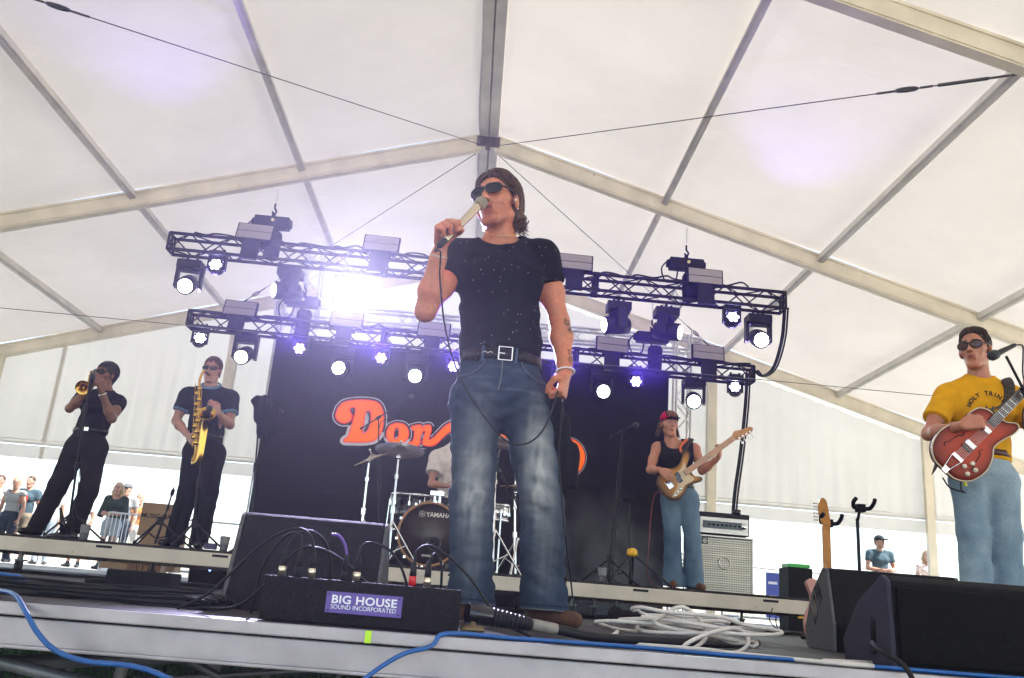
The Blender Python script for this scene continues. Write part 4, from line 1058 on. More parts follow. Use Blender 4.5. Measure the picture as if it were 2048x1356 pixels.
c2 = [J['wrL'] + V(.0, .02, -.1), at(1118, 900, SY - .1), at(1124, 1000, SY - .1), at(1137, 1120, SY - .08), atz(1156, 1244, .004), atz(1200, 1250, .004), atz(1260, 1262, .004)]
b.tube(spline(c2, 10), .0034, 8); b.build('microphone_cable', m_cable, mic)
# dark jacket hanging from the other hand
sdj = SDF(.007); tp = J['wrL'] + V(-.03, .0, -.1)
ja = [tp, at(1116, 850, SY), at(1124, 910, SY), at(1130, 985, SY)]
sdj.chain(ja, [.024, .045, .056, .06], k=.03, n=(0, 1, 0), q=.6)
sdj.cone(at(1100, 815, SY), at(1096, 870, SY - .02), .022, .03, k=.03); sdj.cone(at(1112, 950, SY + .02), at(1126, 990, SY + .02), .035, .03, k=.02)
sdj.cut(at(1122, 982, SY), (.35, 0, -1)); sdj.disp(lambda Pt: .005 * np.sin(Pt[:, 0] * 130 + Pt[:, 2] * 9 + 3 * _vnoise(Pt * 6, 2)) + .004 * _vnoise(Pt * 14, 8))
jk = link_mesh('jacket', sdj.mesh('jacket', cloth('black_velour', (.007, .007, .008), .9)), None); tag(jk, 'black jacket hanging from the singer lowered hand', 'jacket')

nt = m_tee.node_tree; N = nt.nodes; L = nt.links; vo = N.new('ShaderNodeTexVoronoi'); vo.inputs['Scale'].default_value = 75; tcn = N.new('ShaderNodeTexCoord'); L.new(tcn.outputs['Object'], vo.inputs['Vector'])  # flash-lit dust sparkle painted into the tee's colour as pale specks
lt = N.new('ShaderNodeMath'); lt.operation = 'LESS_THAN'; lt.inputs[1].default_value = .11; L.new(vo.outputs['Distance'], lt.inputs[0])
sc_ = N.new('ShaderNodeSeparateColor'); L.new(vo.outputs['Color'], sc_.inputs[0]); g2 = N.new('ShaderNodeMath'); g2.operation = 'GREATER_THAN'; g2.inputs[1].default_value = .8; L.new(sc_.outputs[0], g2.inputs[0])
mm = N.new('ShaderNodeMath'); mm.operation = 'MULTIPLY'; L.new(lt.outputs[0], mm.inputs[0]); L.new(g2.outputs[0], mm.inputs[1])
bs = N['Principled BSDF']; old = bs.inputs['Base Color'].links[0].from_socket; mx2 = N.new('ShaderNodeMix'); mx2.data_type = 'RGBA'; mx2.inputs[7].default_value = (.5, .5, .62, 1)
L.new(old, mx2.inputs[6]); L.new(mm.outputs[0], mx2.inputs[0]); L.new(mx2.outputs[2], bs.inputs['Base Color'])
# ------------------------------------------------------------------ the band
RZ = .303        # riser top
m_blkcloth = cloth('charcoal_wool', (.014, .011, .012), .9)
m_blkshoe = mat('black_shoe', (.008, .008, .008), .3, 0, var=.1)
FIST = ((58, 75, 45), (62, 78, 45), (64, 78, 45), (66, 78, 45)); SOFT = ((25, 35, 20), (30, 38, 22), (32, 40, 22), (35, 42, 22))
def short_hair(P, m, n=240, r=.005, ln=.03, curly=0., seed=1, front=.7, side_z=-.02, top=1.06, cap_only=False, fore=0.):
    cap = SDF(max(.006, P.h * .8)); R = np.array(P.R); hs = P.hs
    cap.ell(P.hl(0, .026, .054), (.08 * hs * top / 1.06, .099 * hs * top / 1.06, .087 * hs * top / 1.06), R, .01)
    for sx in (-1, 1): cap.cone(P.hl(sx * .066, .02, .03), P.hl(sx * .064, .03, side_z), .02, .012, k=.02)
    cap.cone(P.hl(0, .085, .0), P.hl(0, .08, -.05), .045, .03, k=.03)
    cap.ell(P.hl(0, -.085, -.035), (.07 * hs, .08 * hs, .115 * hs), R, .01, 'sub'); cap.ell(P.hl(0, -.115, .04), ((.055 + fore * .3) * hs, (.06 + fore) * hs, (.04 + fore) * hs), R, .02, 'sub')
    o = P.part('hair', cap, m)
    def lk(rg):
        phi = rg.uniform(-math.pi, math.pi); t0 = rg.uniform(.05, (.75 if fore else 1.0) if abs(phi) < .9 else 1.65); w_ = rg.uniform(0, 6)
        pts = []
        for k in range(4):
            t = t0 + ln * k * 4; q = sp(phi + (.15 * k if curly else .05 * k), min(t, 1.9), 1.05 + .015 * k * (1 if curly else .5) + curly * .03 * math.sin(w_ + 2 * k)); pts.append((q[0] + curly * .006 * math.sin(w_ + k * 2), q[1] + .006, q[2] + .004))
        return pts
    if not cap_only: hair_locks(P, n * 2, lk, r * .62, 'hair_locks', m, o, seed=seed)['kind'] = 'stuff'
    return o
def band_member(name, label, Y, floor, px, face, roll=0., skin=(.4, .2, .13), h=.009, build=.95, hs=1., forward=(0, -1, 0)):
    Jn = joints(Y, floor, px); return Person(name, label, Jn, face=face, roll=roll, skin=skin, h=h, build=build, hs=hs, forward=forward), Jn

# trumpet player
TY = 8.0
P, J = band_member('person', 'man in black playing a trumpet at a microphone stand on the riser', TY, RZ, dict(head=(210, 752, -.02), neck=(213, 784), chest=(201, 815), pelvis=(171, 888),
    shR=(163, 796), elR=(139, 817, -.3), wrR=(183, 772, -.36), shL=(238, 806), elL=(224, 838, -.25), wrL=(203, 783, -.38),
    hipR=(154, 897), knR=(116, 972, -.05), anR=(72, 1050), hipL=(190, 897), knL=(178, 978, -.05), anL=(146, 1055)), face=(-.35, .05), skin=(.2, .085, .045), build=.92)
P.hand('R', (.25, -.5, .8), (.5, .8, .2), FIST); P.hand('L', (-.1, -.4, .9), (-.8, .5, .2), FIST)
P.skin_mesh(legs=False); P.tshirt(cloth('black_knit', (.008, .008, .009)), sleeve=.38, g=.004, hem=.06, neck_r=.075, neck_drop=-.01, fold=.004)
P.trousers(m_blkcloth, (J['anR'] + V(0, 0, -.03), J['anL'] + V(0, 0, -.03)), g=.018, knee=.07, hemr=.06, thigh=.095, hipw=.14, waist_up=.13, waistw=.128)
P.shoe('anR', (-.3, -1), m_blkshoe); P.shoe('anL', (.1, -1), m_blkshoe)
bo, bc, bu = P.belt(m_gloss, r=.148, drop=.12, ht=.035); b = MB(); b.box(bc + V(.0, -.12, 0), (.06, .008, .04)); b.build('buckle', m_silverj, bo, bevel=.004)
short_hair(P, m_hairblk, 260, .007, .05, 1., seed=4, top=1.14); glasses(P, m_gloss, m_shade, y=-.104, round_=True, hgt=.021, rim=.004)
b = MB(); c = J['elL'].lerp(J['wrL'], .9); x, y, d = frame(J['wrL'] - J['elL']); b.tube([c + x * (.032 * math.cos(u)) + y * (.032 * math.sin(u)) for u in np.linspace(0, 6.283, 18)], .006, 6, cap=False); b.build('watch', m_silverj, P.t)
# trumpet
m_brass = mat('brass', (.62, .38, .08), .2, 1, var=.15)
mo = P.hl(0, -.105, -.057); td = V(.22, -.95, -.33).normalized(); tp_ = thing('trumpet', 'brass trumpet raised to the lips of the player in black', 'trumpet', mo)
b = MB(); b.lathe([(.012, 0), (.006, .02), (.006, .08)], mo, td, 12); b.build('mouthpiece', m_silverj, tp_)
o2 = mo + td * .08; b = MB(); b.tube([o2, o2 + td * .3], .006, 8); u_ = V(0, 0, -1); u_ = (u_ - td * u_.dot(td)).normalized()
b.tube(spline([o2 + td * .3, o2 + td * .33 + u_ * .03, o2 + td * .3 + u_ * .06, o2 + td * .02 + u_ * .06, o2 - td * .02 + u_ * .03, o2 + td * .02, o2 + td * .1 + V(.02, 0, 0)], 6), .006, 8)
b.build('tubing', m_brass, tp_)
b = MB(); b.lathe([(.007, .1), (.01, .3), (.016, .37), (.03, .42), (.05, .445), (.062, .452), (.058, .453), (.03, .425), (.012, .36)], mo + u_ * .03, td, 24, True); b.build('bell', m_brass, tp_)
for k in range(3):
    b = MB(); q = o2 + td * (.1 + .03 * k); b.cyl(q - u_ * .06, q + u_ * .09, .012, n=10); b.cyl(q - u_ * .06, q - u_ * .085, .004, n=6); b.cyl(q - u_ * .085, q - u_ * .09, .009, n=8); b.build('valve', m_brass, tp_)

# saxophone player
P, J = band_member('person', 'man in a dark polo shirt with pale blue trim playing saxophone', 8.0, RZ, dict(head=(424, 742, -.02), neck=(421, 778), chest=(418, 815), pelvis=(407, 895),
    shR=(374, 792), elR=(352, 842, -.02), wrR=(377, 872, -.16), shL=(462, 797), elL=(460, 850, -.06), wrL=(437, 826, -.22),
    hipR=(390, 905), knR=(374, 988, -.03), anR=(348, 1078), hipL=(428, 907), knL=(416, 990, -.03), anL=(398, 1083)), face=(.05, -.05), skin=(.42, .21, .15), build=.98)
P.hand('R', (.55, -.5, -.5), (.6, .6, .2), SOFT); P.hand('L', (-.5, -.3, .45), (-.3, .8, .2), SOFT)
P.skin_mesh(legs=False)
def polo_col(Pt):
    C_ = np.tile(npv((.012, .015, .024)), (len(Pt), 1))
    for a, e in (('shR', 'elR'), ('shL', 'elL')):
        A, E_ = npv(J[a]), npv(J[e]); t = ((Pt - A) @ (E_ - A)) / ((E_ - A) @ (E_ - A)); m_ = (np.linalg.norm(Pt - A - np.clip(t, 0, 1)[:, None] * (E_ - A), axis=1) < .09) & (t > .53)
        C_[m_] = npv((.12, .2, .3))
    return C_
P.tshirt(cloth('navy_pique', (.02, .02, .03), vcol=True), sleeve=.62, g=.012, hem=.05, neck_r=.07, neck_drop=-.01, col=polo_col, waistw=.142, slw=.062)
b = MB(); nk = J['neck'] + V(0, -.01, .0)
b.tube([nk + V(.085 * math.sin(a), -.075 * math.cos(a), .035 - .045 * math.cos(a)) for a in np.linspace(-2.6, 2.6, 22)], .016, 6, flat=.5); b.build('collar', cloth('pale_blue_rib', (.12, .2, .3)), P.t)
P.trousers(cloth('black_trouser', (.006, .006, .007)), (J['anR'] + V(0, 0, -.05), J['anL'] + V(0, 0, -.05)), g=.014, knee=.072, hemr=.072, thigh=.09, hipw=.142, waist_up=.11)
P.shoe('anR', (-.4, -1), m_blkshoe); P.shoe('anL', (.2, -1), m_blkshoe); P.belt(m_gloss, r=.158, drop=.1, ht=.035)
short_hair(P, m_hair, 260, .005, .07, 0., seed=6, side_z=-.045, fore=.02); glasses(P, m_gloss, m_shade, y=-.104, hgt=.014, rim=.003)
# saxophone
sx_ = thing('saxophone', 'gold tenor saxophone held across the front of the polo shirt player', 'saxophone', J['pelvis'] + V(-.05, -.25, -.1))
SYx = 7.72
pt = [at(421, 763, SYx + .1), at(421, 752, SYx + .12), at(419, 766, SYx + .04), at(416, 780, SYx), at(409, 835, SYx), at(400, 880, SYx), at(391, 902, SYx)]
m0 = P.hl(0, -.1, -.057)
b = MB(); b.tube(spline([m0, m0 + V(0, -.05, .005), m0 + V(0, -.1, .0)], 5), [.008] * 2 + [.011] * 9, 8); b.build('mouthpiece', m_gloss, sx_)
n0 = m0 + V(0, -.1, 0); b = MB(); nkp = spline([n0, n0 + V(0, -.04, .0), n0 + V(-.005, -.07, -.04), n0 + V(-.01, -.08, -.1)], 6); b.tube(nkp, .012, 10); b.build('neck', m_brass, sx_)
e0 = nkp[-1]; e1 = at(392, 905, SYx - .1); b = MB(); L_ = 14
bow = spline([e0, e0.lerp(e1, .33), e0.lerp(e1, .66), e1, e1 + V(-.0, -.03, -.07), e1 + V(.03, -.07, -.1), e1 + V(.07, -.1, -.05), at(409, 858, SYx - .22), at(414, 840, SYx - .26)], 8)
n_ = len(bow); b.tube(bow, [.011 + .026 * (i / n_) ** 1.6 for i in range(n_)], 14); b.build('body_tube', m_brass, sx_)
be = bow[-1]; bd = V(.1, -.75, .55).normalized(); b = MB(); b.lathe([(.036, -.02), (.048, .03), (.072, .07), (.078, .08), (.074, .082), (.05, .04), (.03, 0)], be, bd, 24, True); b.build('bell', m_brass, sx_)
for k in range(11):
    q = e0.lerp(e1, .12 + k * .075); b = MB(); b.lathe([(.016 + .001 * k, 0), (.018 + .001 * k, .006), (.004, .008)], q + V(.012 * (-1) ** k, -.03 - .001 * k, 0), (.3 * (-1) ** k, -1, .1), 14); b.build('key', m_brass, sx_)
b = MB()
for o_ in (-.028, .028): b.tube([e0.lerp(e1, t) + V(o_, -.02, 0) for t in np.linspace(.05, 1, 8)], .003, 5)
b.build('key_rods', m_brass, sx_)
b = MB(); b.tube(spline([J['neck'] + V(-.05, -.02, .05), J['chest'] + V(-.04, -.15, .05), e0.lerp(e1, .3)], 6), .006, 6, flat=.4); b.build('neck_strap', m_cable, sx_)

# bass player
BY = 8.25
P, J = band_member('person', 'bass player in a black tank top and trucker cap beside the amplifier', BY, RZ, dict(head=(1339, 850, -.02), neck=(1345, 882), chest=(1351, 918), pelvis=(1359, 992),
    shR=(1313, 895), elR=(1300, 940, -.1), wrR=(1322, 940, -.4), shL=(1391, 897), elL=(1404, 942, -.08), wrL=(1437, 915, -.22),
    hipR=(1342, 1000), knR=(1345, 1080, -.02), anR=(1346, 1168), hipL=(1377, 1000), knL=(1385, 1082, -.02), anL=(1388, 1168)), face=(.1, -.02), skin=(.46, .19, .11), build=.9)
P.hand('R', (.65, -.35, -.62), (.3, .9, -.1), ((35, 45, 20),) * 4); P.hand('L', (.15, -.25, .95), (-.75, .45, .1), ((45, 60, 40),) * 4)
P.skin_mesh(legs=False)
sd_ = SDF(.009); P.torso(sd_, .006, waistw=.135)
for sh in ('shR', 'shL'): sd_.ell(J[sh] + V(.035 * (-1 if sh == 'shR' else 1), 0, .0), (.068, .16, .15), None, .012, 'sub')
sd_.ell(J['neck'] + V(0, -.03, .03), (.088, .12, .13), None, .01, 'sub'); sd_.cut(J['pelvis'] + V(0, 0, .05), (0, 0, -1)); sd_.disp(lambda Pt: .003 * _vnoise(Pt * npv((14, 14, 30)), 3))
P.part('tank_top', sd_, cloth('black_rib', (.014, .013, .013)))
def blue_jeans(base, fade):
    def f(Pt):
        C_ = np.tile(npv(base), (len(Pt), 1)); n1 = np.clip(.5 + .5 * _vnoise(Pt * npv((5, 5, 3)), 31) + .3 * _vnoise(Pt * npv((18, 18, 9)), 32), 0, 1)[:, None]
        return C_ * (1 - n1) + npv(fade) * n1
    return f
m_denim2 = cloth('denim', (.1, .1, .1), .85, var=.15, bump=.3, bscale=300, vcol=True, scale=120)
P.trousers(m_denim2, (J['anR'] + V(0, 0, -.055), J['anL'] + V(0, 0, -.055)), g=.014, knee=.068, hemr=.092, thigh=.092, waist_up=.1, col=blue_jeans((.05, .09, .15), (.14, .21, .28)), name='jeans')
P.belt(m_gloss, r=.146, drop=.09, ht=.035); P.shoe('anR', (-.2, -1), m_boot); P.shoe('anL', (.3, -1), m_boot)
def long_side(rg):
    sx = -1 if rg.random() < .65 else 1; x = sx * rg.uniform(.06, .085); w_ = rg.uniform(0, 6); y = rg.uniform(.0, .08)
    return [(x + sx * .006 * math.sin(w_ + k) + sx * .006 * k, y + .006 * math.cos(w_ + k), .03 - .028 * k) for k in range(6)]
ho_ = short_hair(P, m_hair, 100, .005, .05, 0, seed=3, side_z=-.05); hair_locks(P, 70, long_side, .006, 'side_hair', m_hair, ho_, seed=8)['kind'] = 'stuff'
cp_ = SDF(.007); cp_.ell(P.hl(0, .012, .06), (.088, .105, .085), np.array(P.R), .01); cp_.ell(P.hl(0, 0, -.02), (.2, .2, .068), np.array(P.R), .003, 'sub')
cp_.ell(P.hl(0, -.125, .052), (.066, .07, .009), np.array(P.R @ Matrix.Rotation(.15, 3, 'X')), .008)
def cap_col(Pt):
    L_ = (Pt - npv(P.J['head'])) @ np.array(P.R); C_ = np.tile(npv((.012, .01, .012)), (len(Pt), 1)); C_[(L_[:, 0] < -.055)] = npv((.5, .01, .04)); C_[(np.abs(L_[:, 0]) < .045) & (L_[:, 2] > .07) & (L_[:, 1] < -.03)] = npv((.16, .07, .045)); return C_
P.part('cap', cp_, cloth('cap_mesh', (.1, .1, .1), vcol=True), cap_col)
cv_ = lambda pts, n=8: spline([V(x, y, 0) for x, y in pts] + [V(*pts[0], 0)], n)[:-1]
def outline(pts, n=6): return [(p.x, p.y) for p in spline([V(x, y, 0) for x, y in pts + [pts[0]]], n)[:-1]]
def guitar_frame(bridge, nut, tilt=.15):
    "u along the neck, v across (treble side down), w out of the top"
    u = (nut - bridge).normalized(); w_ = V(0, -1, tilt); w_ = (w_ - u * w_.dot(u)).normalized(); v = w_.cross(u); return u, v, w_
# bass guitar
br, nt_ = at(1338, 970, BY - .3), at(1467, 877, BY - .36); u, v, w_ = guitar_frame(br, nt_)
k = (nt_ - br).length / .86
bg_ = thing('bass_guitar', 'sunburst electric bass guitar with cream pickguard and maple neck', 'bass guitar', br)
body = outline([(-.1, 0), (-.09, .08), (-.02, .135), (.08, .125), (.15, .1), (.22, .115), (.3, .165), (.345, .15), (.325, .105), (.27, .065), (.24, .03), (.24, -.03), (.25, -.08), (.29, -.115), (.27, -.145), (.2, -.125), (.13, -.115), (.05, -.155), (-.03, -.155), (-.09, -.09)])
def sunburst(nm, inner, outer, rad, asp=(1, 1, 1)):
    m = mat(nm, inner, .38, 0, var=.1, spec=.3); nt = m.node_tree; N = nt.nodes; L = nt.links
    at_ = N.new('ShaderNodeAttribute'); at_.attribute_name = 'Col'; L.new(at_.outputs['Color'], N['Principled BSDF'].inputs['Base Color']); return m
def burst_body(poly, o, u, v, w_, th, inner, outer, k, name, parent, edge=.5):
    "solid body whose finish darkens toward the rim (vertex colours are the paint itself)"
    c = [sum(p[0] for p in poly) / len(poly), sum(p[1] for p in poly) / len(poly)]; b = MB(); n = len(poly); cols = []; vs = []; fs = []
    rings = (0, .35, .6, .78, .9, .97, 1)
    for side, z in ((1, th / 2), (-1, -th / 2)):
        for ri, r in enumerate(rings):
            for (x, y) in poly:
                zz = z * (1 if r < .95 else (.9 if r < .99 else .6)); vs.append(o + u * ((c[0] + (x - c[0]) * r) * k) + v * ((c[1] + (y - c[1]) * r) * k) + w_ * zz)
                f = min(1, max(0, (r - edge) / (1 - edge))) ** 1.3; cols.append([inner[q] * (1 - f) + outer[q] * f for q in range(3)] + [1])
    m_ = len(rings)
    for s_ in (0, 1):
        o_ = s_ * m_ * n
        for i in range(m_ - 1):
            for j in range(n):
                q = (o_ + i * n + j, o_ + i * n + (j + 1) % n, o_ + (i + 1) * n + (j + 1) % n, o_ + (i + 1) * n + j); fs.append(q if s_ else q[::-1])
    for j in range(n): fs.append(((m_ - 1) * n + j, (m_ - 1) * n + (j + 1) % n, (2 * m_ - 1) * n + (j + 1) % n, (2 * m_ - 1) * n + j))
    b.add(vs, fs, True); me = b.mesh(name, sunburst('burst_' + name + parent.name, inner, outer, 1)); a = me.color_attributes.new('Col', 'FLOAT_COLOR', 'POINT')
    if len(me.vertices) == len(cols): a.data.foreach_set('color', np.array(cols, np.float32).ravel())
    return link_mesh(name, me, parent)
burst_body(body, br, u, v, w_, .042, (.55, .23, .03), (.03, .012, .006), k * 1.12, 'body', bg_, .5)
pg = outline([(.245, .03), (.29, .13), (.27, .1), (.2, .06), (.14, .055), (.1, .02), (.09, -.03), (.03, -.08), (-.05, -.115), (-.03, -.14), (.06, -.135), (.13, -.1), (.2, -.11), (.25, -.1), (.235, -.03)], 4)
b = MB(); b.prism([(x * k, y * k) for x, y in pg], br + w_ * .022, u, v, .003); b.build('pickguard', mat('cream_plastic', (.62, .47, .27), .4, var=.05), bg_)
m_maple = mat('maple', (.48, .2, .045), .3, 0, var=.2, scale=20, coat=.3, stretch=(1, 1, 1))
b = MB(); b.beam(br + u * .2 * k + w_ * .025, nt_ + w_ * .025, .052, .022, up=w_); b.build('neck', m_maple, bg_, bevel=.006)
hd = outline([(0, .025), (.04, .045), (.1, .05), (.17, .06), (.215, .035), (.2, .0), (.16, -.01), (.1, -.028), (.05, -.05), (.015, -.04), (0, -.022)], 4)
b = MB(); b.prism([(x * k * 1.05, -y * k * 1.05) for x, y in hd], nt_ + w_ * .03, u, v, -.016); b.build('headstock', m_maple, bg_)
for q in range(4):
    b = MB(); p = nt_ + u * (.04 + q * .045) * k - v * (.03 + .004 * q) + w_ * .02; b.cyl(p, p + w_ * .02, .009, n=8); b.cyl(p - v * .02, p - v * .045, .005, n=6); b.box(p - v * .05, (.018, .012, .018)); b.build('tuner', m_chrome, bg_)
b = MB(); b.box(br + w_ * .03, (.05, .012, .08), Matrix((u, w_, v)).transposed()); b.build('bridge', m_chrome, bg_, bevel=.003)
for dy in (.022, -.022):
    b = MB(); b.box(br + u * (.125 + dy * .3) * k + v * dy + w_ * .03, (.04, .012, .05), Matrix((u, w_, v)).transposed()); b.build('pickup', m_gloss, bg_, bevel=.003)
for q in range(4): MB().cyl(br + v * (.027 - .018 * q) + w_ * .038, nt_ + v * (.018 - .012 * q) + w_ * .038, .0014, n=5).build('string', m_silverj, bg_)
for q in range(3): MB().lathe([(.011, 0), (.011, .012), (.004, .014)], br + u * (-.02 + .045 * q) * k + v * (-.125 + .012 * q) * k + w_ * .024, w_, 12).build('knob', m_chrome, bg_)
b = MB(); b.tube(spline([br + u * .33 * k + v * .15 * k, J['chest'] + V(.03, -.16, .05), J['shL'] + V(-.06, -.06, .075), J['shL'] + V(-.07, .04, .06), J['chest'] + V(-.05, .14, -.02), br - u * .1 * k + V(0, .1, 0)], 8), .028, 8, flat=.12); b.build('strap', mat('strap_brown', (.03, .015, .012), .6), bg_)
b = MB(); b.tube(spline([J['chest'] + V(.012, -.175, .04), J['chest'] + V(.012, -.15, .1), J['shL'] + V(-.1, -.075, .07)], 8), .014, 8, flat=.2); b.build('strap_stripe', mat('orange_web', (.6, .12, .01), .6), bg_)
b = MB(); b.tube(spline([br - u * .09 * k - v * .1 * k, at(1313, 985, BY - .25), at(1303, 1020, BY - .2), at(1298, 1090, BY - .2), at(1296, 1150, BY - .2), V(1.75, BY - .1, RZ + .005), V(2.1, BY + .1, RZ + .005)], 8), .004, 6); b.build('cord', mat('red_cord', (.2, .02, .02), .5), bg_)

# guitarist at the stage side
GY_ = 4.75
P, J = band_member('person', 'guitarist in a yellow printed tee, dark glasses and pale jeans', GY_, 0, dict(head=(1950, 702, -.03), neck=(1958, 757), chest=(1960, 825), pelvis=(1968, 945),
    shR=(1893, 795), elR=(1857, 868, -.08), wrR=(1925, 852, -.44), shL=(2026, 797), elL=(2085, 872, -.12), wrL=(2068, 800, -.32),
    hipR=(1935, 960), knR=(1946, 1065, -.03), anR=(1952, 1170), hipL=(2000, 962), knL=(2010, 1068, -.02), anL=(2012, 1172)), face=(-.8, .0), roll=-.05, skin=(.45, .18, .11), h=.0075, build=.92)
P.hand('R', (.75, -.4, .25), (.25, .9, -.3), FIST); P.hand('L', (-.05, -.3, .95), (-.75, .5, .1), FIST)
P.skin_mesh(legs=False)
tee = P.tshirt(cloth('yellow_cotton', (.68, .33, .01), .85, var=.08), sleeve=.62, g=.01, hem=.06, neck_r=.082, neck_drop=.0, fold=.004, slw=.068, waistw=.142)
# curved print on the chest
c0 = J['chest'] + V(-.02, 0, -.0); rad = .105
def chest_y(x, z): return J['chest'].y - .125 + .9 * x * x
for i, ch in enumerate('HOLY TRINITY'):
    if ch == ' ': continue
    a = math.radians(158 - i * 12.4); p = V(c0.x + rad * math.cos(a), 0, c0.z - .035 + rad * math.sin(a)); p.y = chest_y(p.x - J['chest'].x, 0) - .006
    axx = V(math.sin(a), 0, -math.cos(a)); ayy = V(math.cos(a), .0, math.sin(a))
    me = text_mesh(ch, .034, p, axx, ayy, .0, .0012, 'CENTER', .0012); me.materials.append(mat('print_black', (.02, .02, .012), .8)); link_mesh('printed_letter', me, tee)
b = MB()
for x, z, ww, hh in ((-.018, -.005, .012, .05), (.018, -.005, .012, .05), (0, -.012, .028, .032), (-.018, .024, .006, .012), (.018, .024, .006, .012), (0, .008, .01, .014), (0, -.036, .06, .008)):
    b.box((c0.x + x, chest_y(x, 0) - .004, c0.z - .02 + z), (ww, .006, hh))
b.build('printed_emblem', mat('print_grey', (.1, .085, .03), .8, var=.6, scale=200), tee)
P.trousers(m_denim2, (J['anR'] + V(0, 0, -.05), J['anL'] + V(0, 0, -.05)), g=.012, knee=.074, hemr=.08, thigh=.09, hipw=.145, waist_up=.11, col=blue_jeans((.16, .24, .31), (.34, .43, .48)), name='jeans', h=.0075)
P.belt(mat('brown_belt', (.07, .025, .012), .5), r=.146, drop=.1, ht=.035); P.shoe('anR', (-.2, -1), m_blkshoe); P.shoe('anL', (.2, -1), m_blkshoe)
gh_ = short_hair(P, mat('brown_hair', (.03, .015, .008), .5, var=.4, scale=60), 320, .0055, .03, 0, seed=12, side_z=-.03, fore=.025)
hair_locks(P, 240, lambda rg: quiff(rg, .95, .16, 1.5, .3), .0028, 'front_hair', mat('brown_hair'), gh_, seed=22)['kind'] = 'stuff'
glasses(P, m_gloss, mat('tinted_lens', (.06, .02, .02), .08, var=0, coat=.4), w=.03, hgt=.02, y=-.106, round_=True, rim=.0036)
b = MB(); b.ball(P.hl(.083, .0, -.004), .009, 10, 6); b.build('ear_monitor', mat('amber_plastic', (.4, .2, .05), .3), P.t)
# semi-hollow guitar
br, nt_ = at(1923, 902, GY_ - .34), at(2050, 775, GY_ - .42); u, v, w_ = guitar_frame(br, nt_, .05); k = .46 * 1.0
gt = thing('hollow_body_guitar', 'cherry sunburst hollow body guitar with white knobs and f shaped holes', 'guitar', br)
gsc = .72; gb = outline([(-.2, 0), (-.19, .1), (-.12, .18), (.0, .205), (.1, .175), (.17, .145), (.24, .15), (.31, .13), (.345, .08), (.35, .03), (.36, -.02), (.37, -.07), (.41, -.12), (.4, -.155), (.34, -.16), (.25, -.135), (.17, -.13), (.1, -.175), (.0, -.205), (-.12, -.18), (-.19, -.1)], 5); gb = [(x * gsc, y * gsc) for x, y in gb]
burst_body(gb, br, u, v, w_, .055, (.5, .05, .01), (.1, .012, .006), 1., 'body', gt, .45)
b = MB(); b.tube([br + u * x + v * y + w_ * .024 for x, y in gb + [gb[0]]], .004, 6, cap=False); b.build('binding', mat('ivory_binding', (.6, .5, .35), .4), gt)
for sg in (-1, 1):
    b = MB(); pts = [(.1, sg * .085), (.075, sg * .075), (.06, sg * .095), (.03, sg * .105), (0, sg * .11), (-.03, sg * .115), (-.05, sg * .13), (-.07, sg * .115)]
    b.tube([br + u * (x * gsc) + v * (y * gsc) + w_ * .0285 for x, y in [(p.x, p.y) for p in spline([V(*p, 0) for p in pts], 4)]], .007, 6, flat=.3); b.build('f_hole', m_gloss, gt)
b = MB(); b.beam(br + u * .2 + w_ * .032, nt_ + u * .25 + w_ * .032, .048, .024, up=w_); b.build('neck', mat('dark_neck', (.03, .012, .008), .35), gt, bevel=.006)
for q in range(13):
    p = br + u * (.27 + .03 * q) + w_ * .045; b = MB(); b.box(p, (.0025, .002, .046), Matrix((u, w_, v)).transposed()); b.build('fret', m_chrome, gt)
for x in (.045, .16):
    b = MB(); b.box(br + u * x + w_ * .035, (.028, .016, .06), Matrix((u, w_, v)).transposed()); b.build('pickup', m_chrome, gt, bevel=.004)
b = MB(); b.box(br + u * .015 + w_ * .036, (.01, .02, .06), Matrix((u, w_, v)).transposed()); b.build('bridge', m_gloss, gt, bevel=.003)
b = MB(); b.box(br - u * .05 + w_ * .036, (.018, .008, .06), Matrix((u, w_, v)).transposed())
for s_ in (-1, 1): b.cyl(br - u * .055 + v * (.03 * s_) + w_ * .036, br - u * .138 + v * (.012 * s_) + w_ * .03, .0025, n=6)
b.box(br - u * .138 + w_ * .03, (.03, .01, .03), Matrix((u, w_, v)).transposed()); b.build('tailpiece', m_chrome, gt)
for x, y in ((-.03, -.1), (-.085, -.075), (-.05, -.145), (-.11, -.125)):
    b = MB(); b.lathe([(.0125, 0), (.012, .012), (.01, .016), (.001, .017)], br + u * (x * gsc) + v * (y * gsc) + w_ * .029, w_, 14); b.build('knob', mat('cream_knob', (.72, .62, .48), .35), gt)
for q in range(6): MB().cyl(br - u * .05 + v * (.024 - .0096 * q) + w_ * .05, nt_ + u * .2 + v * (.018 - .0072 * q) + w_ * .052, .001, n=4).build('string', m_silverj, gt)
b = MB(); b.tube(spline([br - u * .11 - v * .09, br - u * .15 - v * .13, at(1930, 985, GY_ - .3), at(1900, 975, GY_ - .3), at(1885, 955, GY_ - .3)], 8), .004, 6); b.build('cord', m_cable, gt)
q = br - u * .1 - v * .1; b = MB(); b.cyl(q, q - v * .035 - u * .02, .009, n=10); b.build('jack_plug', mat('yellow_plug', (.6, .6, .02), .4), gt)
b = MB(); stp = spline([br + u * .22 + v * .07, J['chest'] + V(.05, -.175, .02), J['shL'] + V(-.085, -.1, .06), J['shL'] + V(-.08, .03, .085), J['chest'] + V(-.1, .15, -.05), br - u * .13 + V(0, .1, 0)], 8)
b.tube(stp, .03, 8, flat=.12); b.build('strap', mat('woven_strap', (.05, .04, .035), .8, var=.5, scale=80), gt)
GJ = J

